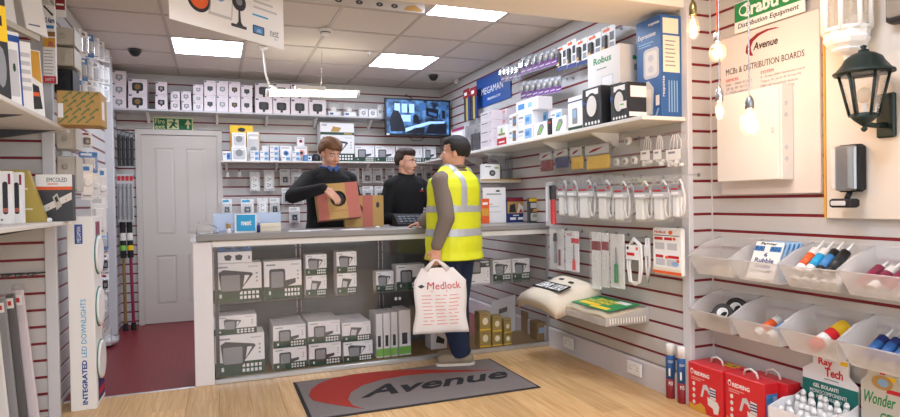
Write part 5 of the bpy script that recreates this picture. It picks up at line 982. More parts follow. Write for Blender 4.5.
# swoosh, lettering
sw = [(-.16, .74), (-.15, .80), (-.11, .86), (-.03, .90), (.08, .915), (.18, .905), (.22, .89), (.1, .895), (.0, .875), (-.07, .835), (-.1, .78), (-.09, .73), (-.07, .69), (-.12, .70)]
fpoly(m, [(p[0]*w*.92-w*.06, (.842+(p[1]-.69)*.6)*h) for p in sw[::-1]], 'darkred'); ftext(m, 'Avenue', -w*.125, w*.125, h*.872, h*.918, 'black', .2, .02)
ftext(m, 'MCBs & DISTRIBUTION BOARDS', -w*.43, w*.37, h*.762, h*.80, 'charcoal', bold=.01)
ftext(m, 'DEVICES', -w*.43, -w*.29, h*.718, h*.736, 'red', bold=.01); ftext(m, 'SYSTEM', -w*.05, w*.08, h*.718, h*.736, 'red', bold=.01)
for k, s in enumerate(['10A - 100A RCBO', '2P & 4P RCCB', '1 - 125A isolators']): ftext(m, s, -w*.43, -w*(.14+.02*k), h*(.69-.026*k), h*(.706-.026*k), 'midgrey')
for k, s in enumerate(['2 - 24 way SP&N distribution board', 'Type A and B boards', 'DIN rail mounted devices', 'Busbar chambers to 250A']): ftext(m, s, -w*.05, w*(.37-.03*k), h*(.69-.026*k), h*(.706-.026*k), 'midgrey')
m.build('lettering', t)
Xc = XB-.001
t, w, h = wallboard(735, 805.5, Xc-.01, onX(770, -9, Xc).z, onX(770, 24, Xc).z+.004, 'trade_sign', 'green and white distribution equipment sign above the pale board', .01, 'white')
m = MB(); frect(m, -w*.49, w*.49, h*.36, h*.97, 'logogreen'); fpoly(m, [(-w*.42+p[0]*w*.14, h*.5+p[1]*h*.36) for p in circ(16)], 'white', y=-.0008); fpoly(m, [(-w*.4+p[0]*w*.1, h*.55+p[1]*h*.26) for p in circ(16)], 'logogreen', y=-.0018); ftext(m, 'Crabtree', -w*.4, w*.42, h*.45, h*.9, 'white', y=-.0008, bold=.03); ftext(m, 'Distribution Equipment', -w*.44, w*.43, h*.08, h*.29, 'charcoal', .2, .01); m.build('lettering', t)
# white distribution cabinet
XCU = 2.70; yl_, yr_ = onX(716.5, 140, XCU).y, onX(780, 140, XCU).y; zt, zb = onX(748, 90, XCU).z, onX(748, 181, XCU).z
t = thing('distribution_cabinet', 'white metal distribution cabinet mounted over the pale board', 'cabinet', (XCU, (yl_+yr_)/2, zb), -PI/2); w = yl_-yr_; h = zt-zb; d = XB-XCU-.0005
m = MB(); m.cbox(-w/2, w/2, .012, d, 0, h, 'offwhite', .004); body = m.build('body', t)
m = MB(); m.cbox(-w/2+.002, w/2-.01, 0, .0115, .002, h-.002, 'offwhite', .004); dr = m.build('door', t); m = MB(); m.cbox(w*.38, w*.42, -.006, -.0002, h*.5, h*.56, 'lightgrey', .002); m.build('latch', dr)
for k, zz in enumerate((.22, .34, .68, .8)):
    m = MB(); m.cyl((w/2, d*.45, h*zz), (w/2+.002, d*.45, h*zz), .012, .012, 'lightgrey', 12); m.build('knockout', body)
# display panel with yellow edge
XP = XR2-.03
ya = onX(825.5, 100, XP).y; zb = onX(862, 219, XP).z
t = thing('lamp_display_board', 'big cream display board with yellow edge carrying outdoor lamps', 'board', (XP, ya-.55, zb), -PI/2); m = MB(); m.cbox(-.55, .55, 0, .029, 0, 2.6-zb, 'displaycream', .003); m.build('board', t); m = MB(); m.cbox(-.562, -.5505, -.003, .029, 0, 2.6-zb, 'amber', .002); m.build('yellow_edge', t)
m = MB()
for k in range(12): m.box(.16+.01, .16+.03, -.004, -.0002, .07+.02*k, .08+.02*k, 'offwhite')
mm = m.build('vent_grille', t); mm['kind'] = 'stuff'
# green coach lantern
p = onX(885, 115, XP-.02)
pl = onY(864, 100, p.y); dist = XP-pl.x
t = thing('coach_lantern', 'dark green coach lantern with domed roof on the cream display board', 'lantern', (XP, p.y, 0), -PI/2)
zf = lambda py, x=pl.x: onY(864, py, p.y).z
zA = zf(132); zB = zf(115); zC2 = zf(73); zD = zf(58); zT = zf(46); y_ = -dist; n = 6
m = MB(); m.cbox(-.04, .04, -.022, -.0005, onX(885, 138, XP).z, onX(885, 94, XP).z, 'verdigris', .006); m.build('back_plate', t)
m = MB(); m.tube([(0, -.02, zA+.035), (0, y_*.5, zA+.03), (0, y_, zA+.035)], .012, 'verdigris', 8); m.build('arm', t)
m = MB(); m.lathe([(0, 0), (.008, .004), (.014, .014), (.006, .024), (.016, .032), (.028, .042), (.04, .052), (.058, zB-zA)], (0, y_, zA), 'verdigris', 12); m.build('base_cup', t)
r0, r1 = .054, .094
m = MB()
for k in range(n):
    a = 2*PI*k/n+PI/6; b = a+2*PI/n; c0 = Vector((math.cos(a)*r0, y_+math.sin(a)*r0, zB)); c1 = Vector((math.cos(a)*r1, y_+math.sin(a)*r1, zC2)); m.tube([c0, c1], .0065, 'verdigris', 5)
    for (ra, za) in ((r0, zB), (r1, zC2)): m.tube([(math.cos(a)*ra, y_+math.sin(a)*ra, za), (math.cos(b)*ra, y_+math.sin(b)*ra, za)], .007, 'verdigris', 5)
m.build('cage', t)
for k in range(n):
    a = 2*PI*k/n+PI/6; b = a+2*PI/n; q0, q1 = .97, .97; m = MB()
    vs = [Vector((math.cos(a)*r0*q0, y_+math.sin(a)*r0*q0, zB+.006)), Vector((math.cos(b)*r0*q0, y_+math.sin(b)*r0*q0, zB+.006)), Vector((math.cos(b)*r1*q1, y_+math.sin(b)*r1*q1, zC2-.006)), Vector((math.cos(a)*r1*q1, y_+math.sin(a)*r1*q1, zC2-.006))]
    nn = (vs[1]-vs[0]).cross(vs[3]-vs[0]).normalized()*.002; m.add(vs+[v-nn for v in vs], [(0, 1, 2, 3), (7, 6, 5, 4), (0, 4, 5, 1), (1, 5, 6, 2), (2, 6, 7, 3), (3, 7, 4, 0)], 'bulbglass'); m.build('glass_pane', t)
m = MB(); H_ = zT-zC2; m.lathe([(.088, 0), (.117, -.01), (.119, -.003), (.104, .007), (.082, H_*.3), (.07, H_*.5), (.043, H_*.66), (.022, H_*.72), (.02, H_*.8), (.008, H_*.84), (.014, H_*.93), (0, H_)], (0, y_, zC2+.006), 'verdigris', 12); m.build('roof', t)
m = MB(); m.cyl((0, y_, zB), (0, y_, zB+.05), .014, .014, 'offwhite', 10); m.ball((0, y_, zB+.085), (.028, .028, .035), 'lampglass', 8); m.build('bulb', t)
# white wall lantern above it
p2 = onX(860, 30, XP); pl2 = onY(850, 30, p2.y); dist2 = XP-pl2.x
t = thing('white_wall_lantern', 'white hexagonal wall lantern at the top of the display board', 'lantern', (XP, p2.y, 0), -PI/2)
zf = lambda py: onY(849, py, p2.y).z; y_ = -max(dist2, .09); zA, zB, zC2 = zf(56), zf(31), zf(-18); r0, r1 = .082, .094; n = 8
m = MB(); m.lathe([(.012, -.02), (.015, .0), (.05, .014), (.062, .025), (.058, .034), (.082, .05), (.094, .07), (.09, .085), (.094, zB-zA)], (0, y_, zA), 'white', 8, smooth=False); m.build('base', t)
m = MB()
for k in range(n):
    a = 2*PI*k/n+PI/8; b = a+2*PI/n; m.tube([(math.cos(a)*r1, y_+math.sin(a)*r1, zB), (math.cos(a)*r1, y_+math.sin(a)*r1, zC2)], .011, 'white', 6)
    for za in (zB, zC2): m.tube([(math.cos(a)*r1, y_+math.sin(a)*r1, za), (math.cos(b)*r1, y_+math.sin(b)*r1, za)], .011, 'white', 6)
m.build('cage', t)
for k in range(n):
    a = 2*PI*k/n+PI/8; b = a+2*PI/n; m = MB(); vs = [Vector((math.cos(u)*.09, y_+math.sin(u)*.09, z_)) for u, z_ in ((a, zB+.01), (b, zB+.01), (b, zC2-.01), (a, zC2-.01))]; nn = (vs[1]-vs[0]).cross(vs[3]-vs[0]).normalized()*.002; m.add(vs+[v-nn for v in vs], [(0, 1, 2, 3), (7, 6, 5, 4), (0, 4, 5, 1), (1, 5, 6, 2), (2, 6, 7, 3), (3, 7, 4, 0)], 'lampglass'); m.build('glass_pane', t)
m = MB(); m.lathe([(.1, 0), (.115, .01), (.1, .03), (.06, .08), (.02, .1), (0, .12)], (0, y_, zC2), 'white', 8, smooth=False); m.build('roof', t)
m = MB(); m.cbox(-.04, .04, -.02, -.0005, zA+.02, zA+.2, 'white', .006); m.tube([(0, -.01, zA+.06), (0, y_+.09, zA+.06)], .012, 'white', 8); m.build('back_plate', t)
m = MB(); m.cyl((0, y_, zB), (0, y_, zB+.05), .015, .015, 'offwhite', 10); m.ball((0, y_, zB+.09), (.03, .03, .04), 'lampglass', 8); m.build('bulb', t)
# dark lantern corner seen at the right edge
p = onX(897, 14, XP); t = thing('bulkhead_light', 'dark brown bulkhead light cut by the right picture edge', 'lamp', (XP, p.y-.05, p.z-.05), -PI/2); m = MB(); m.cbox(-.06, .1, -.07, -.0005, 0, .22, 'charcoal', .012); m.build('housing', t); m = MB(); m.cbox(-.045, .085, -.085, -.0705, .02, .2, 'lampglass', .01); m.build('diffuser', t)
# security floodlight with sensor
p = onX(845, 175, XP); ya, yb = onX(829, 175, XP-.1).y, onX(853, 175, XP-.1).y; zt, zb = onX(846, 144, XP-.09).z, onX(846, 192, XP-.09).z; w = ya-yb; h = zt-zb
t = thing('security_floodlight', 'black security floodlight with clear front and motion sensor below', 'floodlight', (XP, (ya+yb)/2, zb), -PI/2)
m = MB(); m.cbox(-w/2, w/2, -.06, -.0005, 0, h, 'softblack', .012); m.build('housing', t)
m = MB(); m.cbox(-w/2+.006, w/2-.006, -.075, -.0605, .006, h-.006, 'steel', .008); m.build('reflector', t); m = MB(); m.cbox(-w/2+.004, w/2-.004, -.11, -.0755, .004, h-.004, 'clearplastic', .014); m.build('clear_front', t)
m = MB(); m.tube([(0, -.04, .0), (0, -.06, -.03)], .012, 'softblack', 8); m.cbox(-.055, .05, -.11, -.04, -.072, -.03, 'softblack', .008); m.build('sensor_head', t); m = MB(); m.cbox(-.04, .03, -.116, -.1105, -.062, -.04, 'lightgrey', .004); m.build('sensor_lens', t)
# hanging filament bulbs
def bulb(px, py_cap, py_bot, depth, lab, cordm, capm, shape, pw, col_=(1, .62, .28)):
    """pendant: point found by its distance along the lens axis"""
    d = ray(px, (py_cap+py_bot)/2); k = depth/(F); P0 = Vector((0, 0, EYE))+d*k; s = depth/F
    hb = (py_bot-py_cap)*s; zb = P0.z-hb/2
    t = thing('pendant_bulb', lab, 'light bulb', (P0.x, P0.y, zb), 0, 'hanging filament bulbs')
    ch = .075 if shape != 'globe' else .06; gh = hb-ch
    prof = {'pear': [(0, 0), (.014, .003), (.027, gh*.2), (.032, gh*.42), (.027, gh*.68), (.017, gh*.92), (.014, gh)], 'globe': [(0, 0), (.022, .004), (.038, gh*.25), (.042, gh*.48), (.036, gh*.72), (.02, gh*.93), (.014, gh)], 'tubeb': [(0, 0), (.012, .003), (.019, gh*.15), (.021, gh*.5), (.018, gh*.85), (.013, gh)]}[shape]
    m = MB(); m.lathe(prof, (0, 0, 0), 'bulbglass', 16); m.build('glass_envelope', t)
    m = MB()
    for k in range(5): a = 2*PI*k/5; m.tube([(.006*math.cos(a), .006*math.sin(a), gh*.85), (.014*math.cos(a), .014*math.sin(a), gh*.5), (.009*math.cos(a+.5), .009*math.sin(a+.5), gh*.22)], .0016, 'filament', 5)
    m.build('filament', t)
    m = MB(); m.lathe([(.0145, 0), (.019, .004), (.019, ch*.55), (.014, ch*.8), (.006, ch)], (0, 0, gh), capm, 14); m.build('lamp_holder', t)
    m = MB(); m.cyl((0, 0, gh+ch), (0, 0, 2.658-zb), .0035, .0035, cordm, 6); m.build('cord', t)
    L = bpy.data.lights.new('bulb_light', 'POINT'); L.energy = pw; L.color = col_; L.shadow_soft_size = .025; lo = bpy.data.objects.new('bulb_light', L); C.objects.link(lo); lo.parent = t; lo.location = (0, 0, gh*.5)
bulb(693, 0.5, 40, 3.0, 'pear filament bulb on brass holder in front of the wall upright', 'darkgrey', 'brass', 'pear', 2.2)
bulb(717.5, 30, 62, 2.95, 'bright round bulb on red twisted cord left of the pale board', 'ropecolor', 'chrome', 'globe', 4, (1, .68, .38))
bulb(719.5, 86, 120, 2.85, 'slim tubular filament bulb beside the white cabinet corner', 'chrome', 'chrome', 'tubeb', 1.4)
bulb(749.5, 95.5, 136, 2.6, 'round glowing bulb in front of the white cabinet door', 'chrome', 'steel', 'globe', 3.2, (1, .72, .42))
# two rows of clear bins with their contents
def bin_(yc, z, lab, w=.298, d=.25):
    t = thing('storage_bin', lab, 'bin', (XR2-d-.001, yc, z), -PI/2, 'clear bins on the front right wall')
    def sheet(a, b, c_, e, th=.003):
        a, b, c_, e = map(Vector, (a, b, c_, e)); n = (b-a).cross(e-a).normalized()*th; return [a, b, c_, e, a+n, b+n, c_+n, e+n], [(0, 1, 2, 3), (7, 6, 5, 4), (0, 4, 5, 1), (1, 5, 6, 2), (2, 6, 7, 3), (3, 7, 4, 0)]
    wt, wb = w/2-.001, w/2-.028; Fb, Ft = (.045, 0), (0, .105); Bb, Bt = (d-.01, 0), (d, .205)
    for nm, q_ in (('front_panel', [(wb, Fb[0], 0), (-wb, Fb[0], 0), (-wt, 0, Ft[1]), (wt, 0, Ft[1])]), ('back_panel', [(-wb, Bb[0], 0), (wb, Bb[0], 0), (wt, Bt[0], Bt[1]), (-wt, Bt[0], Bt[1])]), ('bin_base', [(-wb, Fb[0], 0), (wb, Fb[0], 0), (wb, Bb[0], 0), (-wb, Bb[0], 0)])): m = MB(); m.add(*sheet(*q_), 'bin'); m.build(nm, t)
    for s in (-1, 1):
        mid = (s*wt, d*.45, .165); m = MB(); pts = [(s*wb, Fb[0], 0), (s*wb, Bb[0], 0), (s*wt, Bt[0], Bt[1]), mid, (s*wt, 0, Ft[1])]; off = Vector((-s*.003, 0, 0)); vs = [Vector(p) for p in pts]; m.add(vs+[v+off for v in vs], [(0, 1, 2, 3, 4), (9, 8, 7, 6, 5)]+[(i, i+5, (i+1) % 5+5, (i+1) % 5) for i in range(5)], 'bin'); m.build('side_panel', t)
        m = MB(); m.tube([(s*(wt-.001), 0, Ft[1]), mid, (s*(wt-.001), Bt[0]-.003, Bt[1])], .0032, 'bin', 6); m.build('rim', t)
    m = MB(); m.tube([(-wt, .001, Ft[1]), (wt, .001, Ft[1])], .0032, 'bin', 6); m.build('rim', t)
    return (XR2-d-.001, yc, z)
ROW1, ROW2 = .805, .492
YBIN = [2.625, 2.323, 2.021, 1.719]
nmb = ['first', 'second', 'third', 'fourth']
cont1 = ['with small white fittings', 'holding rubble sacks', 'full of sealant cartridges', 'holding maroon cartridges']; cont2 = ['holding black tape rolls', 'holding white cartridges', 'holding a yellow capped can', 'holding navy cartridges']
B1 = [bin_(y, ROW1, 'upper clear bin %s, %s from the upright' % (cont1[i], nmb[i])) for i, y in enumerate(YBIN)]
B2 = [bin_(y, ROW2, 'lower clear bin %s, %s from the upright' % (cont2[i], nmb[i])) for i, y in enumerate(YBIN)]
def cart(B, x, y0, z0, L, lab, body, band, ang=40, r=.0225, nozzle=True, grp='sealant cartridges in the bins', yaw=0, capm='offwhite'):
    """cartridge lying in a bin: local x right, y into wall, base at (x,y0,z0), raised ang degrees"""
    t = thing('sealant_cartridge', lab, 'cartridge', (B[0]+y0, B[1]-x, B[2]+z0), -PI/2, grp); a = math.radians(ang); t.rotation_euler = (-(PI/2-a), 0, -PI/2+yaw)
    m = MB(); m.lathe([(r*.94, 0), (r, .003), (r, L*.8)], (0, 0, 0), body, 14); m.build('barrel', t)
    m = MB(); m.lathe([(r*1.01, L*.2), (r*1.01, L*.6)], (0, 0, 0), band, 14); m.build('printed_band', t)
    m = MB(); m.lathe([(r*.95, -.002), (r*.8, -.0025), (r*.8, .0)], (0, 0, 0), capm, 14); m.build('end_cap', t)
    if nozzle: m = MB(); m.lathe([(r, L*.8), (r*.5, L*.83), (.007, L*.86), (.0035, L*1.15), (0, L*1.16)], (0, 0, 0), 'white', 10); m.build('nozzle', t)
sty = [('white', 'orange'), ('white', 'skyblue'), ('black', 'midblue'), ('black', 'charcoal'), ('white', 'charcoal')]
for r_ in range(2):
    for k in range(5):
        if r_ == 1 and k > 3: continue
        b_, s_ = sty[k] if r_ == 1 else ('offwhite', 'white'); x = -.1+.05*k+(.02 if r_ else 0)
        cart(B1[2], x, .058+(.0 if r_ == 0 else -.008), .03+.045*r_, .2, 'cartridge in the full sealant bin, %s row, %s from the left' % (['lower', 'upper'][r_], ORD[k]), b_, s_, 38, nozzle=(r_ == 1), capm='white')
for k in range(4): cart(B1[3], -.09+.055*k, .055, .035, .2, 'maroon cartridge in the bin below the floodlight, %s from the left' % ORD[k], 'maroon' if k != 1 else 'white', 'maroon', 28, .024)
for k in range(2): cart(B2[1], -.03+.075*k, .06, .034, .19, 'white cartridge with orange print in the lower bin, %s' % ['left', 'right'][k], 'white', 'orange' if k == 0 else 'midblue', 30, .024, nozzle=(k == 1), yaw=-.25)
for k in range(4): cart(B2[3], -.07+.056*k, .06, .035, .19, 'navy cartridge in the lower right bin, %s from the left' % ORD[k], 'navy', 'steelblue', 32, .024)
t = thing('spray_can', 'red can with yellow cap lying in the lower third bin', 'can', (B2[2][0]+.065, B2[2][1]+.02, B2[2][2]+.034), -PI/2); t.rotation_euler = (-(PI/2-.55), 0, -PI/2-.35)
m = MB(); m.lathe([(.028, 0), (.031, .004), (.031, .125), (.026, .132)], (0, 0, 0), 'brightred', 16); m.build('body', t); m = MB(); m.lathe([(.0315, .05), (.0315, .085)], (0, 0, 0), 'white', 16); m.build('printed_band', t); m = MB(); m.lathe([(.0315, .132), (.0315, .19), (.028, .195), (0, .196)], (0, 0, 0), 'yellow', 16); m.build('cap', t)
def tape(B, x, y0, z0, r, ax, lab, mt='black'):
    t = thing('tape_roll', lab, 'tape', (B[0]+y0, B[1]-x, B[2]+z0), 0, 'tape rolls in the lower bin'); m = MB(); m.lathe([(r*.55, -.024), (r, -.024), (r, .024), (r*.55, .024), (r*.55, -.024)], (0, 0, 0), mt, 22, axis=ax); m.build('tape', t); m = MB(); m.lathe([(r*.46, -.0245), (r*.55, -.0245), (r*.55, .0245), (r*.46, .0245), (r*.46, -.0245)], (0, 0, 0), 'white', 22, axis=ax); m.build('core', t)
tape(B2[0], .02, .095, .092, .056, (-.75, -.35, .5), 'black tape roll lying in front with white core showing', 'smoke' if False else 'charcoal'); tape(B2[0], .03, .185, .115, .062, (-.8, -.3, .35), 'big black tape roll leaning at the back of the lower bin'); tape(B2[0], -.07, .15, .06, .05, (0, .1, 1), 'black tape roll lying flat at the left of the lower bin', 'softblack')
for k, (x, y0) in enumerate([(-.04, .12), (.0, .16), (.05, .13)]):
    t = thing('plug_fitting', 'small cream fitting in the first upper bin, %s' % ORD[k], 'fitting', (B1[0][0]+y0, B1[0][1]-x, B1[0][2]+.0035), .4*k, 'cream fittings in the first bin'); m = MB(); m.cbox(-.02, .02, -.02, .02, 0, .035, 'cream', .006); m.build('body', t); m = MB(); m.cyl((0, 0, .035), (0, 0, .05), .012, .009, 'offwhite', 10); m.build('pin', t)
# rubble sacks
for k in range(5):
    w, h = .17, .21; t = thing('rubble_sacks', ['pack of six rubble socks with blue print, front of the bin'][0] if k == 0 else 'folded blue rubble sack pack behind the front pack, %s' % ORD[k-1], 'pack', (B1[1][0]+.065+.022*k, B1[1][1]+.02-.008*k, B1[1][2]+.01), -PI/2, 'rubble sack packs'); t.rotation_euler = (-.42, 0, -PI/2)
    m = MB(); m.cbox(-w/2, w/2, 0, .014, 0, h, 'paper' if k == 0 else 'paleblue', .004); m.build('folded_bag', t)
    m = MB()
    if k == 0:
        frect(m, -w*.48, w*.48, h*.74, h*.88, 'midblue'); ftext(m, 'RASMAN', -w*.42, w*.42, h*.76, h*.86, 'navy', y=-.0008, bold=.03); frect(m, -w*.1, w*.1, h*.72, h*.92, 'white', y=-.002); ftext(m, '6', -w*.06, w*.06, h*.6, h*.7, 'navy', bold=.03); ftext(m, 'Rubble', -w*.34, w*.34, h*.44, h*.56, 'navy', bold=.02); ftext(m, 'Socks', -w*.28, w*.28, h*.29, h*.41, 'navy', bold=.02); ftext(m, '21" x 28"', -w*.36, w*.36, h*.18, h*.25, 'navy', bold=.02); ftext(m, 'Painter', -w*.3, w*.3, h*.91, h*.98, 'black', .2, .02)
    else: frect(m, -w*.45, w*.45, h*.8, h*.95, 'midblue')
    m.build('printing', t)
# ------------------------------------------------------------------ floor stock by the front right wall
def can(px, py, pt, lab):
    p = onZ(px, py); t = thing('foam_can', lab, 'can', (p.x, p.y, 0), 0, 'foam cans on the floor'); h = onY(px, pt, p.y).z; r = .029
    m = MB(); m.lathe([(r*.95, 0), (r, .004), (r, h*.36)], (0, 0, 0), 'darkred', 18); m.build('lower_band', t); m = MB(); m.lathe([(r, h*.36), (r, h*.78), (r*.9, h*.8)], (0, 0, 0), 'steelblue', 18); m.build('can_body', t); m = MB(); m.lathe([(r*.93, h*.8), (r*.93, h*.98), (r*.85, h), (0, h+.0005)], (0, 0, 0), 'white', 18); m.build('cap', t)
    d = Vector((-p.x, -p.y, 0)).normalized(); s = Vector((-d.y, d.x, 0)); m = MB()
    put_text(m, 'P35' if 'left' in lab else 'P15', d*(r+.0002)-s*.012+Vector((0, 0, h*.25)), s*.024, Vector((0, 0, h*.07)), d*.0015, 'white', bold=.02); put_text(m, 'FOAM', d*(r+.0002)-s*.014+Vector((0, 0, h*.66)), s*.028, Vector((0, 0, h*.05)), d*.0015, 'white'); m.obox(d*(r*.8)-s*.012+Vector((0, 0, h*.42)), s*.01, d*(r*.2+.0012), Vector((0, 0, h*.14)), 'white'); m.build('lettering', t)
can(671, 397.5, 343.5, 'blue and red foam can with white cap, left of two'); can(682.5, 402.5, 346.5, 'blue and red foam can with white cap, right of two')
def ps_none(*a): pass
def redring(Xf, y0, y1, lab, near, d=.19):
    w = y1-y0; h = onX(704, 366, 2.6).z; t = thing('shower_box', lab, 'box', (Xf, (y0+y1)/2, 0), -PI/2, 'red handled boxes on the floor')
    m = MB(); m.cbox(-w/2, w/2, 0, d, 0, h, 'brightred', .003); m.build('carton', t)
    m = MB(); ftext(m, 'REDRING', -w*.3, w*.14, h*.76, h*.84, 'white', bold=.02); fpoly(m, [(-w*.42+p[0]*w*.09, h*.76+p[1]*h*.12) for p in circ(12)], 'white'); fpoly(m, [(-w*.4+p[0]*w*.06, h*.775+p[1]*h*.08) for p in circ(12)], 'brightred', y=-.0011)
    frect(m, -w*.4, w*.0, h*.69, h*.71, 'pink'); frect(m, -w*.4, -w*.12, h*.65, h*.67, 'pink')
    for k in range(4): fpoly(m, [(-w*.36+p[0]*w*.08, h*(.52-.13*k)+p[1]*h*.09) for p in circ(10)], 'offwhite')
    fpoly(m, [(w*.08, h*.38), (w*.36, h*.34), (w*.42, h*.26), (w*.38, h*.1), (w*.26, h*.08), (w*.24, h*.18), (w*.1, h*.22)], 'offwhite'); fpoly(m, [(w*.16, h*.38), (w*.32, h*.36), (w*.32, h*.58), (w*.16, h*.6)], 'offwhite', y=-.0001)
    for k in range(3): frect(m, w*.155, w*.325, h*(.42+.055*k), h*(.445+.055*k), 'navy', y=-.0012)
    fpoly(m, [(-w*.12, h*.34), (-w*.06, h*.34), (-w*.0, h*.52), (w*.08, h*.5), (w*.14, h*.42), (w*.16, h*.5), (w*.06, h*.62), (-w*.04, h*.6)], 'lightgrey')
    fpoly(m, [(-w*.46, 0.002), (w*.05, 0.002), (-.0, h*.14), (-w*.12, h*.2), (-w*.3, h*.1), (-w*.46, h*.14)], 'amber'); m.build('printed_front', t)
    m = MB(); m.box(w/2, w/2+.001, d*.12, d*.9, h*.3, h*.8, 'midblue'); m.box(w/2+.001, w/2+.0018, d*.2, d*.55, h*.35, h*.6, 'white'); m.box(w/2+.001, w/2+.0018, d*.6, d*.85, h*.5, h*.75, 'paleblue'); m.build('printed_side', t)
    m = MB(); m.tube([(-w*.18, d*.5, h), (-w*.14, d*.5, h+.03), (0, d*.5, h+.042), (w*.14, d*.5, h+.03), (w*.18, d*.5, h)], .006, 'offwhite', 6); m.build('handle', t); return t, w, d, h
a_ = onX(722.5, 390, 2.6).y
t, w, d, h = redring(2.6, a_+.003, 2.818, 'red boxed shower with white handle, nearest the foam cans', 1)
redring(2.615, onX(764.5, 400, 2.615).y, a_-.003, 'red boxed shower with white handle, in front of the gel display', 0, .1)
redring(2.717, onX(764.5, 400, 2.615).y-.05, a_-.06, 'red boxed shower with white handle, behind against the slat wall', 0, .095)
m = MB(); m.box(w*.02, w*.4, d*.62, d*.9, h, h+.001, 'yellow'); put_text(m, 'EASY FIX', (w*.05, d*.68, h+.001), (w*.32, 0, 0), (0, d*.14, 0), (0, 0, .001), 'charcoal'); m.build('yellow_sticker', t)
# gel display
XD = 2.78; y0, y1 = onX(858.5, 385, XD).y, onX(803, 385, XD).y; w = y1-y0; zt = onX(830, 353, XD).z
t = thing('gel_display', 'green and white gel display carton packed with white tubes', 'display', (XD, (y0+y1)/2, 0), -PI/2)
m = MB(); m.prism([(-w/2, 0), (w/2, 0), (w/2, zt*.72), (w*.34, zt*.8), (w*.34, zt), (-w*.3, zt), (-w*.3, zt*.86), (-w/2, zt*.78)], (0, 0, 0), (1, 0, 0), (0, 0, 1), (0, .006, 0), 'cardwhite'); m.build('back_card', t)
m = MB(); frect(m, -w*.5, w*.5, zt*.38, zt*.68, 'teal'); frect(m, -w*.3, w*.34, zt*.96, zt, 'logogreen'); frect(m, -.01, .01, zt*.96, zt, 'white', y=-.0008); frect(m, 0.01, .02, zt*.96, zt, 'red', y=-.0008)
ftext(m, 'Ray', -w*.2, w*.06, zt*.84, zt*.93, 'red', bold=.03); ftext(m, 'Tech', -w*.08, w*.24, zt*.75, zt*.84, 'red', bold=.03); frect(m, -w*.1, w*.16, zt*.715, zt*.725, 'midgrey'); frect(m, w*.2, w*.33, zt*.9, zt*.94, 'yellow')
ftext(m, 'GEL ISOLANTI', -w*.3, w*.16, zt*.61, zt*.65, 'white', y=-.0008, bold=.02); ftext(m, 'MONOCOMPONENTI', -w*.36, w*.3, zt*.55, zt*.59, 'white', y=-.0008, bold=.02); ftext(m, "PRONTI ALL'USO", -w*.24, w*.22, zt*.5, zt*.535, 'white', y=-.0008, bold=.02); m.build('lettering', t)
dt = .24; zr = onX(780, 395, XD-dt).z
m = MB(); m.box(-w/2, w/2, -dt, 0, 0, .006, 'cardwhite'); m.build('tray_base', t)
m = MB(); m.box(-w/2, w/2, -dt, -dt+.005, .006, zr*.75, 'cardwhite'); m.build('tray_front', t)
for s in (-1, 1): m = MB(); xx = s*w/2-(.005 if s > 0 else 0); m.prism([(-dt+.005, .006), (0, .006), (0, zt*.55), (-.06, zt*.5), (-dt*.6, zr*.85), (-dt+.005, zr*.75)], (xx, 0, 0), (0, 1, 0), (0, 0, 1), (.005, 0, 0), 'cardwhite'); m.build('tray_side', t)
GX, GY = XD, (y0+y1)/2
k = 0; rnd_ = random.Random(3)
proto = None
for r_ in range(5):
    for c_ in range(6):
        lx = -w*.4+w*.16*c_+rnd_.uniform(-.006, .006); ly = -dt+.03+.043*r_
        if proto is None:
            tb = thing('gel_tube', 'x', 'tube', (0, 0, 0), 0, 'gel tubes in the display'); m = MB(); m.lathe([(.017, 0), (.0175, .05), (.016, .16), (.011, .2), (.009, .205)], (0, 0, 0), 'white', 10); m.build('tube_body', tb); m = MB(); m.lathe([(.0178, .05), (.0178, .085)], (0, 0, 0), 'teal', 10); m.build('printed_band', tb); m = MB(); m.lathe([(.0178, .03), (.0178, .048)], (0, 0, 0), 'red', 10); m.build('red_band', tb); m = MB(); m.lathe([(.011, .205), (.012, .225), (.006, .245), (.0, .247)], (0, 0, 0), 'white', 10); m.build('cap', tb); proto = tb; o = tb
        else: o = copy_tree(proto)
        o.scale = (1.1, 1.1, .72); o.location = (GX+ly, GY-lx, .0065+.022*r_); o.rotation_euler = (rnd_.uniform(-.06, .06), rnd_.uniform(-.06, .06), rnd_.uniform(0, 3)); o['label'] = 'white gel tube in the display, %s row from the front, %s from the left' % (ORD[r_], ORD[c_])
m = MB()
for r_ in range(5): m.box(-w/2+.006, w/2-.006, -dt+.0055+.043*r_, -dt+.0485+.043*r_-.0005, .006, .0062+.022*r_, 'cardwhite')
m.build('stepped_insert', t)
XD = 2.77; y0, y1 = onX(905, 395, XD).y, onX(861, 395, XD).y; w = y1-y0; zt = onX(880, 369, XD).z
t = thing('gel_carton', 'pale carton with green lettering at the lower right picture corner', 'display', (XD, (y0+y1)/2, 0), -PI/2)
m = MB(); m.prism([(-w/2, 0), (w/2, 0), (w/2, zt*.82), (w*.36, zt*.9), (w*.3, zt), (-w*.28, zt), (-w*.36, zt*.9), (-w/2, zt*.84)], (0, 0, 0), (1, 0, 0), (0, 0, 1), (0, .04, 0), 'beige'); m.build('back_card', t)
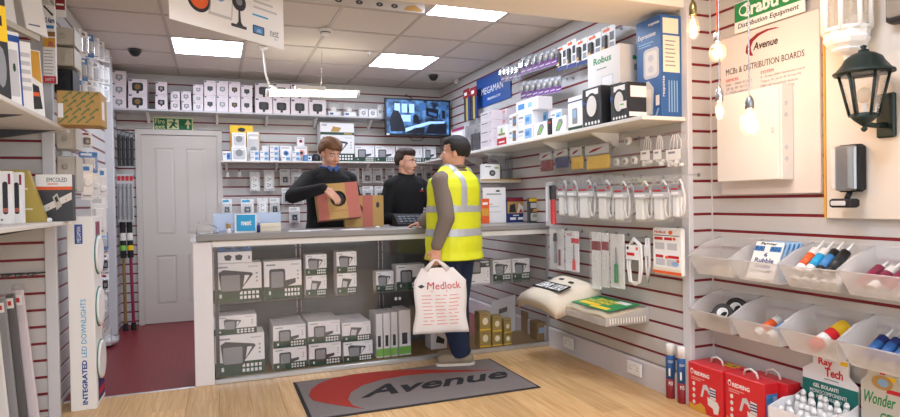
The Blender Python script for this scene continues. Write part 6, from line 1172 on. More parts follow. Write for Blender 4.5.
m = MB(); ftext(m, 'Wonder', -w*.42, w*.3, zt*.64, zt*.76, 'logogreen', .3, .01); ftext(m, 'GEL', -w*.05, w*.3, zt*.48, zt*.58, 'logogreen', bold=.02); fpoly(m, [(-w*.25+p[0]*w*.5, zt*.8+p[1]*zt*.14) for p in circ(14)], 'kraft'); fpoly(m, [(-w*.1+p[0]*w*.25, zt*.83+p[1]*zt*.08) for p in circ(10)], 'paleblue', y=-.0011); frect(m, -.01, .015, zt*.95, zt*.99, 'red'); frect(m, w*.12, w*.3, zt*.9, zt*.94, 'yellow'); frect(m, w*.1, w*.4, zt*.78, zt*.82, 'red'); m.build('lettering', t)
for k in range(3): carton('gel_pack', 'small white gel pack in front of the pale carton, %s from the left' % ORD[k], 'box', (XD-.12, (y0+y1)/2+w*.3-w*.3*k, 0), -PI/2, w*.28, .1, zt*.42, 'cardwhite', lambda m, w, h: (frect(m, -w*.1, .0, h*.85, h*.95, 'green'), frect(m, .0, w*.1, h*.85, h*.95, 'red'), frect(m, -w*.4, w*.4, h*.5, h*.6, 'midgrey')), 'small gel packs')
# ------------------------------------------------------------------ left side
XSH = -.80
ZU, ZL = 1.715, 1.172
def lshelf(z, lab, y0, y1, brk):
    t = thing('side_shelf', lab, 'shelf', (XSH, y0, z), PI/2); L = y1-y0; d = XSH+1.3-.001
    m = MB(); m.cbox(0, L, 0, d, -.022, 0, 'offwhite', .003); m.build('board', t)
    for x in brk: b = MB(); b.prism([(d*.08, -.022), (d, -.022), (d, -.1), (d-.03, -.1)], (x-.008, 0, 0), (0, 1, 0), (0, 0, 1), (.016, 0, 0), 'darkgrey'); b.build('bracket', t)
lshelf(ZU, 'upper cream shelf with catalogues at the left picture edge', 2.2, 4.18, (1.2, 1.85)); lshelf(ZL, 'lower cream shelf with lighting boxes at the left picture edge', 2.2, 4.18, (1.2, 1.85))
def lbox(px, Y, z, lab, base, pr, d, name, rz=0, cat='box', grp=None, hpx=None):
    cx, _, w, h = fitB(*px, Y); return carton(name, lab, cat, (cx, Y, z), rz, w, d, h, base, pr, grp)
def pr_emco(m, w, h):
    frect(m, -w/2, w/2, h*.74, h, 'white'); frect(m, -w/2, w/2, h*.67, h*.74, 'orange'); ftext(m, 'EMCOLED', -w*.2, w*.36, h*.84, h*.93, 'black', bold=.01, y=-.0009); frect(m, -w*.18, w*.1, h*.785, h*.805, 'orange', y=-.0009)
    fpoly(m, [(-w*.5, h*.12), (-w*.5, h*.26), (w*.48, h*.62), (w*.48, h*.46)], 'offwhite', y=-.0001)
    fpoly(m, [(-w*.05, h*.52), (w*.08, h*.6), (w*.2, h*.33), (w*.06, h*.24)][::-1], 'beige', y=-.0011); fpoly(m, [(w*.0, h*.5), (w*.07, h*.54), (w*.12, h*.43), (w*.05, h*.4)][::-1], 'charcoal', y=-.0022)
    for k in range(4): fpoly(m, [(w*(-.42+.24*k)+p[0]*w*.04, h*(.19+.085*k)+p[1]*w*.04) for p in circ(8)], 'orange', y=-.0012)
t = lbox((36, 175, 72.5, 222), 4.0, ZL+.0005, 'grey LED strip box with white and orange top on the lower left shelf', 'darkgrey', pr_emco, .08, 'led_strip_box')
def pr_torch(m, w, h): fpoly(m, rr(-w*.2, w*.22, h*.18, h*.8, w*.2), 'charcoal'); fpoly(m, [(-w*.2, h*.22), (w*.22, h*.22), (w*.22, h*.3), (-w*.2, h*.3)], 'kraftpink', y=-.0011); frect(m, w*.25, w*.45, h*.75, h*.95, 'maroon'); frect(m, -w*.4, -w*.2, h*.06, h*.1, 'midgrey')
lbox((-1, 176, 11.5, 229), 3.62, ZL+.0005, 'white box with dark torch picture, outer of two on the lower left shelf', 'paper', pr_torch, .05, 'torch_box', 0, 'box', 'torch boxes'); lbox((11, 177, 22.5, 228), 3.74, ZL+.0005, 'white box with dark torch picture, inner of two on the lower left shelf', 'paper', pr_torch, .05, 'torch_box', 0, 'box', 'torch boxes')
a = onY(22, 224, 3.86); t = thing('gold_card', 'gold slanted display card between torch boxes and LED strip box', 'card', (a.x, 3.86, ZL+.0005)); hh = onY(20, 170, 3.86).z-ZL
m = MB(); m.prism([(-.08, 0), (.115, 0), (.03, hh), (-.09, hh)], (0, 0, 0), (1, 0, 0), (0, 0, 1), (0, .05, 0), 'goldcard'); m.build('card', t); m = MB(); frect(m, -.02, .03, hh*.62, hh*.66, 'cream'); frect(m, .0, .05, hh*.24, hh*.27, 'cream'); m.build('lettering', t)
t = thing('price_disc', 'tiny white disc on the shelf in front of the gold card', 'disc', (a.x+.135, 3.82, ZL+.0005)); m = MB(); m.cyl((0, 0, .012), (0, .008, .012), .012, .012, 'white', 12); m.build('disc', t); m = MB(); m.cbox(-.01, .01, -.004, .014, 0, .003, 'lightgrey', .0005); m.build('foot', t)
# gold carton with green arrows, on the upper shelf end
t = thing('arrow_carton', 'tan carton with green arrow pattern at the upper shelf end', 'box', (onY(57, 110, 3.93).x, 3.93, ZU+.0005), 0); w = onY(101, 110, 3.93).x-onY(57, 110, 3.93).x; h = .19; d = .2
t.location.x += .0
m = MB(); m.cbox(0, w, 0, d, 0, h, 'kraft', .003); m.build('carton', t)
m = MB()
for i in range(5):
    for j in range(4):
        x, z_ = w*(.02+.2*i)+(.5*w*.2 if j % 2 else 0), h*(.06+.24*j)
        if x+.055 > w: continue
        fpoly(m, [(x, z_), (x+.008, z_-.004), (x+.038, z_+.026), (x+.045, z_+.02), (x+.05, z_+.04), (x+.03, z_+.036), (x+.033, z_+.032)], 'dullgreen')
m.build('printed_pattern', t); m = MB(); m.box(w, w+.001, d*.15, d*.55, h*.2, h*.75, 'white'); m.build('address_label', t); m = MB(); frect(m, .004, .03, h*.2, h*.62, 'white', y=-.0011); m.build('corner_label', t)
# catalogues and packs on the upper shelf
def lpack(px0, px1, y0, Yp, lab, base, pr, rz=.75, name='lamp_pack', d=.02, cat='pack', tilt=-.08):
    a, b = onY(px0, y0, Yp), onY(px1, y0, Yp); w = (b.x-a.x)/math.cos(rz)*.95; h = a.z-ZU
    t = carton(name, lab, cat, ((a.x+b.x)/2, Yp, ZU+.0005), rz, w, d, h, base, pr); t.rotation_euler.x = tilt; return t
def p1(m, w, h): frect(m, -w*.5, w*.5, h*.55, h*.9, 'yellow'); fpoly(m, [(-w*.3+p[0]*w*.6, h*.1+p[1]*h*.4) for p in circ(12)], 'midgrey'); frect(m, -w*.3, w*.2, h*.7, h*.8, 'black', y=-.0009)
lpack(-6, 8, -8, 3.05, 'yellow and black lamp pack at the far left picture edge', 'charcoal', p1)
def p2(m, w, h): frect(m, -w*.5, w*.5, h*.86, h*.95, 'blue'); frect(m, w*.38, w*.5, 0, h*.9, 'blue'); fpoly(m, rr(-w*.35, w*.3, h*.12, h*.75, w*.1), 'lightgrey'); fpoly(m, [(-w*.1+p[0]*w*.2, h*.45+p[1]*h*.12) for p in circ(10)], 'green', y=-.0011)
lpack(9, 21, 30, 3.25, 'white lamp pack with blue stripe on the upper left shelf', 'paper', p2)
def p3(m, w, h): fpoly(m, [(-w*.45, h*.72), (w*.1, h*.85), (-w*.45, h*.96)], 'blue'); fpoly(m, [(-w*.2, h*.98), (w*.45, h*.98), (w*.45, h*.5), (.0, h*.6)][::-1], 'amber', y=-.0001); fpoly(m, [(-w*.2, h*.1), (w*.4, h*.12), (w*.3, h*.45), (-w*.1, h*.5)], 'charcoal', y=-.001); frect(m, -w*.1, w*.3, h*.3, h*.36, 'orange', y=-.0021)
lpack(23, 43, 46, 3.62, 'catalogue with yellow cover and product photo on the upper left shelf', 'paper', p3, .55, 'catalogue', .03, 'catalogue', -.15)
lpack(20, 32, 40, 3.45, 'pale striped leaflet leaning behind the yellow catalogue', 'paper', lambda m, w, h: [frect(m, -w*.4, w*.4, h*(.3+.12*k), h*(.36+.12*k), 'lightgrey') for k in range(5)], .6, 'leaflet', .008, 'leaflet')
# leaflet holder hanging above the shelf
t = thing('leaflet_holder', 'white leaflet holder hanging high over the upper left shelf', 'leaflet holder', (onY(24, 28, 3.7).x, 3.7, onY(24, 31, 3.7).z), .6)
m = MB(); m.obox((-.09, 0, .04), (.06, 0, -.02), (0, .02, 0), (-.05, 0, .4), 'paper'); m.build('leaflet', t); m = MB(); m.obox((.0, -.03, .01), (.1, 0, -.03), (0, .012, 0), (-.06, 0, .4), 'white'); m.build('leaflet', t); m = MB(); m.obox((-.1, -.005, .02), (.17, 0, -.06), (0, .035, 0), (0, 0, .03), 'beige'); m.build('pocket', t); m = MB(); m.box(.01, .06, -.036, -.0305, .03, .034, 'navy'); m.build('print', t)
m = MB(); m.tube([(-.08, .02, .2), (-.35, .05, .2)], .004, 'steel', 6); m.build('arm', t)
def hangY(px, Y, lab, name, cat='pack', grp=None, rz=0):
    cx, z, w, h = fitB(*px, Y); return thing(name, lab, cat, (cx, Y, z), rz, grp), w, h
t, w, h = hangY((42.5, 5, 55.5, 83), 4.14, 'white carbon monoxide alarm pack hanging on the left partition upright', 'alarm_pack')
m = MB(); m.cbox(-w/2, w/2, 0, .03, 0, h, 'paper', .003); m.build('carton', t); m = MB(); ftext(m, 'CO Alarm', -w*.42, w*.46, h*.77, h*.84, 'navy', bold=.03); frect(m, -w*.4, w*.4, h*.7, h*.74, 'midblue'); frect(m, -w*.48, w*.48, h*.6, h*.66, 'kraftdark'); frect(m, -w*.48, w*.48, h*.46, h*.58, 'amber'); fpoly(m, [(-w*.1, h*.47), (w*.4, h*.47), (w*.3, h*.53), (0, h*.54)], 'kraftpink', y=-.0009)
for k in range(8): frect(m, -w*.42, w*(.2+.05*(k % 3)), h*(.12+.042*k), h*(.128+.042*k), 'midgrey')
frect(m, -w*.5, w*.5, 0, h*.09, 'red'); ftext(m, 'SAFETY', -w*.35, w*.35, h*.025, h*.065, 'white', y=-.0009); fpoly(m, [(-w*.4, h*.98), (w*.3, h*.86), (w*.4, h*.88), (-w*.3, h*.995)], 'charcoal'); m.build('printed_front', t); hook_part(t, .055, h*.98)
# long wrapped packs hanging low on the partition
for i, (a, b, tp, mt, tl) in enumerate([(26.5, 39.5, 283, 'pinkwhite', .06), (17, 28, 287, 'darkgrey', .05), (8, 18, 292, 'midgrey', .05), (-3, 9, 300, 'white', .05)]):
    t, w, h = hangY((a, tp, b, 432), 4.1-.04*i, 'long wrapped %s pack hanging under the lower left shelf' % ['pinkish white', 'dark grey', 'mid grey', 'plain white'][i], 'cable_cover_pack', 'pack', 'long packs on the left partition'); t.rotation_euler.y = -tl*1.4
    m = MB(); m.cbox(-w*.42, w*.42, .004, .026, 0, h*.96, mt, .006); m.build('cover', t); m = MB(); m.cbox(-w*.5, w*.5, 0, .03, -.0, h, 'bagplastic', .01); m.build('clear_wrap', t); m = MB(); m.cbox(-w*.3, w*.3, -.002, -.0003, h*.86, h*.93, 'paper', .0005); frect(m, -w*.2, w*.1, h*.88, h*.91, 'red', y=-.002); m.build('label', t)
t = thing('hook_rail', 'dark steel hook rail on the left partition above long packs', 'hook rail', (-1.1, 4.0, onY(20, 276, 4.05).z)); m = MB(); m.tube([(-.1, .19, 0), (.16, .19, 0)], .006, 'darkgrey', 6); m.build('bar', t)
for k in range(4): m = MB(); m.tube([(-.06+.06*k, .19, 0), (-.06+.06*k, 0, 0), (-.06+.06*k, -.02, .02)], .004, 'darkgrey', 6); m.build('hook', t)
# tall white downlight display
a, b = onY(66, 215, 4.26), onY(92.5, 217, 4.26); w = b.x-a.x; h = a.z-.012; d = .3
t = thing('downlight_display', 'tall white downlight display column with blue lettering', 'display', (a.x, 4.26, 0))
m = MB(); m.cbox(0, w, 0, d, 0, h, 'white', .004); m.build('column', t)
m = MB(); frect(m, w*.3, w*.6, h*.86, h*.96, 'blue'); put_text(m, 'MEGAMAN', (w*.54, -.0008, h*.868), (0, 0, h*.08), (-w*.16, 0, 0), (0, -.001, 0), 'white', bold=.03)
put_text(m, 'INTEGRATED', (w*.66, 0, h*.03), (0, 0, h*.23), (-w*.2, 0, 0), (0, -.0012, 0), 'blue', bold=.035); put_text(m, 'LED DOWNLIGHTS', (w*.66, 0, h*.275), (0, 0, h*.3), (-w*.2, 0, 0), (0, -.0012, 0), 'skyblue', bold=.005); m.build('lettering', t)
for k, py in enumerate((254, 307, 362)):
    p = onX(98, py, b.x); m = MB(); zc = p.z; m.lathe([(.128, 0), (.128, .004)], (w, d*.5, zc), 'teal', 24, axis=(1, 0, 0)); m.lathe([(.085, .004), (.12, .004), (.12, .014), (.112, .018), (.085, .01)], (w, d*.5, zc), 'white', 28, axis=(1, 0, 0)); m.lathe([(0, .006), (.085, .006)], (w, d*.5, zc), 'offwhite', 24, axis=(1, 0, 0)); m.build('downlight_ring', t)
    m = MB(); m.box(w, w+.002, d*.86, d*.93, zc-.16, zc-.12, 'orange'); m.build('price_mark', t)
m = MB(); m.box(w, w+.0015, d*.2, d*.95, .03, .2, 'navy'); m.box(w+.0015, w+.002, d*.25, d*.9, .06, .1, 'red'); m.build('logo_panel', t)
m = MB(); m.box(w, w+.0015, d*.3, d*.75, h*.88, h*.97, 'maroon'); m.build('logo_flag', t)
m = MB(); m.cbox(w+.001, w+.05, d*.75, d*.95, .34, .46, 'clearplastic', .004); m.build('leaflet_pocket', t)
# junction boxes on the left wall
def jbox(px, lab, mt, kn=True, Y=4.45):
    a, b = onY(px[0], px[1], Y), onY(px[2], px[3], Y); w = max(.05, b.x-XL-.002); h = a.z-b.z
    t = thing('junction_box', lab, 'junction box', (XL+.0015, Y, b.z), 0, 'junction boxes on the left wall')
    m = MB(); m.cbox(0, w, 0, .2, 0, h, mt, .006); m.build('body', t); m = MB(); m.cbox(w, w+.008, -.002, .202, -.002, h+.002, mt, .003); m.build('lid', t)
    for zz in ((.3, .7) if kn else (.5,)): m = MB(); m.lathe([(.016, 0), (.019, 0), (.019, .003), (.016, .003), (.016, 0)], (w*.45, 0, h*zz), mt, 14, False, axis=(0, -1, 0)); m.cyl((w*.45, .001, h*zz), (w*.45, -.0012, h*zz), .012, .012, mt, 12); m.build('knockout', t)
jbox((61, 27, 73.5, 45), 'beige junction box, topmost on the left wall', 'beige', False); jbox((61, 47, 73.5, 66), 'beige junction box with two knockouts, second from top on the left wall', 'beige'); jbox((60, 69, 72, 93), 'black junction box above the tan arrow carton', 'black'); jbox((62, 128, 75, 149), 'beige junction box just below the tan arrow carton', 'beige', False); jbox((62, 156, 76, 191), 'tall beige junction box beside the LED strip box', 'beige')
t, w, h = hangY((54, -12, 66, 17), 4.32, 'red and white notice near the ceiling on the left wall', 'notice', 'notice'); m = MB(); m.box(-w/2, w/2, 0, .004, 0, h, 'paper'); m.build('sheet', t); m = MB(); frect(m, -w*.4, w*.4, h*.25, h*.8, 'darkred'); frect(m, -w*.3, w*.3, h*.4, h*.46, 'paper', y=-.0009); m.build('printed_panel', t); m = MB(); m.box(-w*.1, w*.1, .004, .02, h*.4, h*.6, 'steel'); m.build('clip', t)
# packs on long hooks along the left wall
def lwall(px, lab, kind, Y, name='hanging_pack', rz=.5):
    cx, z, w, h = fitB(*px, Y); t = thing(name, lab, 'pack', (cx, Y, z), rz, 'packs hanging along the left wall'); c = math.cos(rz); w /= c
    m = MB(); m.box(-w/2, w/2, .004, .007, 0, h, 'paper' if kind != 'blue' else 'midblue'); frect(m, -w*.4, w*.2, h*.82, h*.93, {'blue': 'white', 'ring': 'midblue', 'dark': 'maroon', 'white': 'lightgrey', 'silver': 'midgrey'}[kind], y=.004); frect(m, -w*.4, w*.3, h*.1, h*.14, 'midgrey', y=.004); m.build('card', t)
    m = MB()
    if kind == 'ring': m.lathe([(w*.2, -.02), (w*.36, -.02), (w*.38, 0), (w*.2, 0)], (0, .003, h*.48), 'white', 16, axis=(0, 1, 0))
    elif kind == 'dark': m.cbox(-w*.28, w*.28, -.02, .003, h*.2, h*.66, 'charcoal', .005); m.cbox(-w*.14, w*.14, -.022, -.0201, h*.3, h*.5, 'midgrey', .0005)
    else: m.cbox(-w*.3, w*.3, -.022, .003, h*.18, h*.7, 'lightgrey' if kind != 'white' else 'white', .006)
    m.build('fitting', t); m = MB(); m.cbox(-w*.44, w*.44, -.028, .0035, h*.06, h*.78, 'clearplastic', .006); m.build('clear_blister', t)
    L = (cx-XL); m = MB(); m.tube([(0, .0, h*.96), (-L*c, L*math.sin(rz), h*.96)], .003, 'chrome', 5); m.build('hook', t)
k = 0
for r_, (yt, hh) in enumerate([(28, 26), (56, 24), (78, 22)]):
    for c_, (x, Y) in enumerate([(74, 4.75), (80, 5.0), (86, 5.3), (92, 5.6), (97, 5.85), (102, 6.1)]):
        yy = yt+(3.2 if r_ == 0 else 2.2 if r_ == 1 else 1.6)*c_; lwall((x, yy, x+7.5, yy+hh*(1-.06*c_)), 'pale left wall blister pack, %s row down, %s from the junction boxes' % (ORD[r_], ORD[c_]), ['white', 'silver', 'blue', 'white', 'silver', 'white'][(c_+r_) % 6], Y)
for c_, (px, kd, Y, lb) in enumerate([((81, 132, 92, 148), 'dark', 5.0, 'dark fitting pack under the tan carton'), ((80, 152, 97, 172), 'blue', 4.9, 'blue and white pack beside the tall junction box'), ((82, 164, 93, 200), 'ring', 4.85, 'white ring light pack, nearest of three'), ((91, 166, 100, 204), 'ring', 5.1, 'white ring light pack, middle of three'), ((98, 168, 107, 208), 'ring', 5.4, 'white ring light pack, farthest of three'), ((92, 196, 106, 236), 'white', 5.0, 'tilted white leaflet pack over the display column'), ((100, 232, 108, 250), 'blue', 5.9, 'blue boxed pack on the left wall near the poles'), ((100, 254, 109, 272), 'dark', 5.9, 'dark windowed pack, upper of two near the poles'), ((100, 274, 109, 292), 'dark', 5.9, 'dark windowed pack, lower of two near the poles'), ((99, 295, 107, 312), 'silver', 5.9, 'silver fittings pack low on the left wall')]): lwall(px, lb, kd, Y)
p = onZ(108, 346); t = thing('wrapped_bundle', 'crumpled clear wrapped bundle on the red floor by the post', 'bundle', (p.x, 6.15, 0)); m = MB(); r = random.Random(5); m.ball((0, 0, .05), (.09, .12, .048), 'lightgrey', 8); m.build('contents', t); m = MB(); m.ball((0, 0, .055), (.1, .13, .053), 'clearplastic', 8); m.build('clear_wrap', t); m = MB(); m.tube([(.05, 0, .09), (.09, -.03, .1), (.1, -.05, .07)], .006, 'midgrey', 5); m.build('twist', t)
# drill bit packs and poles in the back left corner
for r_ in range(2):
    for c_ in range(4):
        x = 117+4.2*c_; t, w, h = hangY((x, (129, 174)[r_]+1.2*c_*(r_ == 0), x+4, (166, 222)[r_]), 6.86, '%s drill bit pack in the back left corner, %s from the wall' % (['dark upper', 'silver lower'][r_], ORD[c_]), 'drill_bit_pack', 'pack', 'drill bit packs')
        m = MB(); m.box(-w*.48, w*.48, .01, .013, 0, h, ['darkgrey', 'lightgrey'][r_]); frect(m, -w*.4, w*.4, h*.86, h*.96, ['midgrey', 'red'][r_], y=.01); m.build('card', t); m = MB(); m.cyl((0, 0, h*.05), (0, 0, h*.8), .008, .008, ['charcoal', 'steel'][r_], 8); m.build('drill_bit', t); hook_part(t, YB-6.86-.001, h*.97)
for i, (xt, xb, yb, mt) in enumerate([(122, 126, 331, 'kraftdark'), (128.5, 134, 330, 'maroon')]):
    p = onZ(xb, yb); q_ = onY(xt, 206, p.y+.12); t = thing('telescopic_pole', 'telescopic pole with black sleeve leaning by the door, %s of two' % ['left', 'right'][i], 'pole', (p.x, p.y, 0), 0, 'poles by the door')
    D = Vector((q_.x-p.x, .12, q_.z)); P = lambda u: D*u
    m = MB(); m.cyl(P(.0), P(.06), .024, .022, 'softblack', 12); m.build('foot', t); m = MB(); m.cyl(P(.06), P(.58), .015, .015, mt, 10); m.build('shaft', t); m = MB(); m.cyl(P(.58), P(1), .028, .026, 'softblack', 12); m.build('sleeve', t); m = MB(); m.cyl(P(.64), P(.68), .029, .029, ['lime', 'yellow'][i], 12); m.cyl(P(.72), P(.78), .029, .029, 'offwhite', 12); m.build('label', t)
# ------------------------------------------------------------------ people
def V(*a): return Vector(a)
class Prims:
    """overlapping closed solids that are fused into one smooth skin"""
    def __init__(s): s.mb = MB()
    def ell(s, c, r, rot=None, n=10): s.mb.ball(c, r, 'white', n, rot); return s
    def cap(s, a, b, ra, rb, n=14):
        a, b = Vector(a), Vector(b); L = (b-a).length
        if L < 1e-5: return s.ell(a, (ra,)*3)
        d = (b-a)/L; prof = []
        for k in range(6): t = PI/2*k/5; prof.append((max(1e-4, ra*math.sin(t)), -ra*math.cos(t)))
        for k in range(6): t = PI/2*k/5; prof.append((max(1e-4, rb*math.cos(t)), L+rb*math.sin(t)))
        s.mb.lathe(prof, a, 'white', n, axis=d); return s
    def chain(s, pts, rs, n=14):
        for i in range(len(pts)-1): s.cap(pts[i], pts[i+1], rs[i], rs[i+1], n)
        return s
    def loft(s, rings, sv, fv, n=24, p=2.3):
        """rings: (centre, half width along sv, half depth along fv)"""
        vs = []; fs = []
        for c, a, b in rings:
            for k in range(n):
                t = 2*PI*k/n; cx, cy = math.cos(t), math.sin(t); q = (abs(cx)**p+abs(cy)**p)**(-1/p); vs.append(Vector(c)+sv*(a*cx*q)+fv*(b*cy*q))
        for r in range(len(rings)-1):
            for k in range(n): j = (k+1) % n; fs.append((r*n+k, r*n+j, r*n+n+j, r*n+n+k))
        fs += [tuple(range(n-1, -1, -1)), tuple(range((len(rings)-1)*n, len(rings)*n))]
        s.mb.add(vs, fs, 'white'); return s
    def fuse(s, name, voxel, smooth=4, fac=.5):
        me = s.mb.mesh('t'); bm = bmesh.new(); bm.from_mesh(me); bmesh.ops.recalc_face_normals(bm, faces=bm.faces); bm.to_mesh(me); bm.free()
        o = bpy.data.objects.new('t', me); C.objects.link(o)
        r = o.modifiers.new('r', 'REMESH'); r.mode = 'VOXEL'; r.voxel_size = voxel
        if smooth: q_ = o.modifiers.new('s', 'SMOOTH'); q_.iterations = smooth; q_.factor = fac
        dg = bpy.context.evaluated_depsgraph_get(); out = bpy.data.meshes.new_from_object(o.evaluated_get(dg)); out.name = name
        bpy.data.objects.remove(o); bpy.data.meshes.remove(me); out.materials.clear(); out.polygons.foreach_set('use_smooth', [True]*len(out.polygons)); return out
def obj_from(me, name, m, parent=None):
    me.materials.clear(); me.materials.append(MATS[m]); o = bpy.data.objects.new(name, me); C.objects.link(o)
    if parent: o.parent = parent
    return o
def split_mesh(me, pred, name, off=0):
    """copy of the faces whose centre satisfies pred, pushed out along the normals"""
    vm = {}; vs = []; fs = []
    for p in me.polygons:
        if not pred(p.center): continue
        f = []
        for i in p.vertices:
            if i not in vm: vm[i] = len(vs); vs.append(me.vertices[i].co+me.vertices[i].normal*off)
            f.append(vm[i])
        fs.append(f)
    out = bpy.data.meshes.new(name); out.from_pydata(vs, [], fs); out.polygons.foreach_set('use_smooth', [True]*len(fs)); return out
def hand(P, w, d, n, side, curl=.6, thumb=True, L=.185, spread=1):
    """w wrist, d finger direction, n back-of-hand normal, side = direction to the thumb"""
    d = d.normalized(); n = (n-d*n.dot(d)).normalized(); x = d.cross(n).normalized()
    if x.dot(side) < 0: x = -x
    pl = L*.52
    for u in (-.03, -.012, .008, .026): P.cap(w+x*u*.55, w+d*pl+x*u, .014, .0125, 8)
    P.cap(w-d*.01, w+d*.03, .024, .024)
    for k, (u, fl, r) in enumerate([(.032, .42, .0092), (.011, .47, .0095), (-.011, .44, .0092), (-.031, .34, .0082)]):
        p = w+d*pl*.95+x*u; dd = d.copy()
        for s_, fr in enumerate((.42, .33, .25)):
            a = curl*(.5, .9, .7)[s_]; dd = (dd*math.cos(a)-n*math.sin(a)).normalized(); q_ = p+dd*(fl*L*fr*1.05)+x*(u*.05*spread); P.cap(p, q_, r, r*.92, 8); p = q_; nn = n
            n_old = n; n = (n*math.cos(a)+d*0).normalized() if False else n
    if thumb:
        b = w+d*.03+x*.03; m1 = b+x*.025+d*.03-n*.012; m2 = m1+d*.03-n*.012*(1+curl)+x*.004; P.cap(b-x*.012, m1, .0135, .0115, 8); P.cap(m1, m2, .0115, .0095, 8)
def head_frame(fd, up=V(0, 0, 1)):
    f = fd.normalized(); s = f.cross(up).normalized(); u = s.cross(f).normalized()
    return s, f, u              # s = right-hand side of the face
def person(label, base, th, H, fd, arms, legs=None, hk=.918, eyey=.0745, lean=V(0, 0, 0), skin='skin', hairm='hairbrown', hairfn=None, build=1.0, top='knit', trouser='darktrouser', shoe='softblack', collar=None, hem=.475, sleeve=True, vest=None, logo=None):
    B = Vector((base[0], base[1], 0)); f = V(math.cos(th), math.sin(th), 0); s = V(-f.y, f.x, 0)      # s = person's left
    z = lambda k: V(0, 0, k*H)
    def at(k, fw=0): t_ = max(0, (k-.5)/.35); return B+z(k)+lean*t_+f*fw
    g = build
    rings = [(at(.465), .135*g, .09*g), (at(.5), .168*g, .115*g), (at(.54), .17*g, .122*g), (at(.60), .155*g, .112*g), (at(.66), .158*g, .112*g), (at(.72), .172*g, .12*g), (at(.77), .178*g, .12*g), (at(.805), .165*g, .105*g), (at(.83), .115*g, .085*g), (at(.85), .07*g, .065*g)]
    P = Prims(); P.loft(rings, s, f)
    sh = {}; 
    for k, sg in (('L', 1), ('R', -1)):
        sh[k] = at(.795)+s*sg*.178*g; P.cap(at(.81)+s*sg*.09, sh[k], .058*g, .058*g)
    neck0, hc = at(.835), at(hk)+lean*.12
    S, Fd, U = head_frame(fd); hs = H/1.78
    rot = Matrix((S, Fd, U)).transposed()
    hp = lambda x, y, zz: hc+(S*x+Fd*y+U*zz)*hs
    P.cap(neck0, hp(0, -.02, -.05), .058, .055)
    E_ = lambda c, r: P.ell(hp(*c), tuple(q_*hs for q_ in r), rot, 10)
    E_((0, -.012, .032), (.074, .094, .084)); E_((0, .026, -.03), (.061, .064, .082)); E_((0, .044, -.088), (.040, .040, .028)); E_((.026, .05, -.035), (.033, .036, .036)); E_((-.026, .05, -.035), (.033, .036, .036))
    P.cap(hp(0, .087, .008), hp(0, .106, -.03), .008, .0125, 8); P.cap(hp(.008, .096, -.033), hp(-.008, .096, -.033), .011, .011, 8)
    P.cap(hp(-.034, .074, .022), hp(.034, .074, .022), .011, .011, 8); P.cap(hp(-.016, .082, -.063), hp(.016, .082, -.063), .0095, .0095, 8)
    for sg in (-1, 1): E_((sg*.075, -.008, -.012), (.011, .021, .032))
    for k in ('L', 'R'):
        a = arms[k]; P.chain([sh[k], a['e'], a['w']], [.052*g, .042*g, .028])
        hand(P, a['w'], a['d'], a['n'], a['t'], a.get('c', .5))
    lg = {}
    for k, sg in (('L', 1), ('R', -1)):
        hip = at(.5)+s*sg*.088*g; L_ = (legs or {}).get(k, {}); ank = L_.get('a', B+s*sg*.11+z(.05)); ankv = Vector(ank); knee = Vector(L_.get('k', (hip+ankv)/2+f*.03)); toe = L_.get('t', f); lg[k] = (hip, knee, ankv, Vector(toe).normalized())
        P.chain([hip, knee, ankv], [.082*g, .056*g, .04]); P.cap(ankv-V(0, 0, .04), ankv+lg[k][3]*.15-V(0, 0, .055), .035, .03)
    me = P.fuse('person', .0065, 3, .5); body = obj_from(me, 'person', skin)
    tag(body, label, 'person')
    # clothes
    Tp = Prims(); e = .014
    if vest or True:
        kz = [r for r in rings]
        rr_ = [(at(hem), rings[1][1]+e+.004, rings[1][2]+e+.004)]+[(c, a+e, b+e) for c, a, b in kz if c.z > (hem+.005)*H][:-2]+[(at(.826), .115*g+e, .085*g+e), (at(.85), .072*g+e*.6, .068*g+e*.6)]
        Tp.loft(rr_, s, f)
    for k, sg in (('L', 1), ('R', -1)):
        a = arms[k]; Tp.cap(at(.812)+s*sg*.09, sh[k], .06*g+e, .058*g+e); fa = (a['w']-a['e']); Tp.chain([sh[k], a['e'], a['e']+fa*.96], [.055*g+e, .046*g+e, .035+e*.6])
    top_me = Tp.fuse('jumper', .008, 4, .5); jo = obj_from(top_me, 'jumper', top, body)
    m = MB(); ring_pts = [at(.852)+s*(.062*g+.012)*math.cos(2*PI*k/20)+f*(.06*g+.012)*math.sin(2*PI*k/20)+V(0, 0, .012-.022*max(0, math.sin(2*PI*k/20))) for k in range(21)]; m.tube(ring_pts, .011, collar or top, 8); m.build('collar', body)
    if collar:
        for sg in (-1, 1):
            m = MB(); c0 = at(.845)+f*(.065*g+.008)+s*sg*.006; m.prism([(0, .012), (.045*sg, .03), (.042*sg, -.004), (.012*sg, -.03)] if sg < 0 else [(0, .012), (.012, -.03), (.042, -.004), (.045, .03)], c0+f*.012, s, V(0, 0, 1)-f*.25, f*-.004, collar); m.build('collar_point', body)
    Lp = Prims(); Lp.loft([(at(.455), .13*g+e, .095*g+e), (at(.5), .17*g+e*.8, .118*g+e*.8), (at(.545), .168*g+e*.6, .12*g+e*.6), (at(.57), .16*g+e*.6, .115*g+e*.6)], s, f)
    for k in ('L', 'R'): hip, knee, ank, toe = lg[k]; Lp.chain([hip, knee], [.09*g+e*.5, .066*g+e]); Lp.mb.cyl(knee, ank-V(0, 0, .002), .066*g+e, .068+e*.5, 'white', 18)
    obj_from(Lp.fuse('trousers', .009, 3), 'trousers', trouser, body)
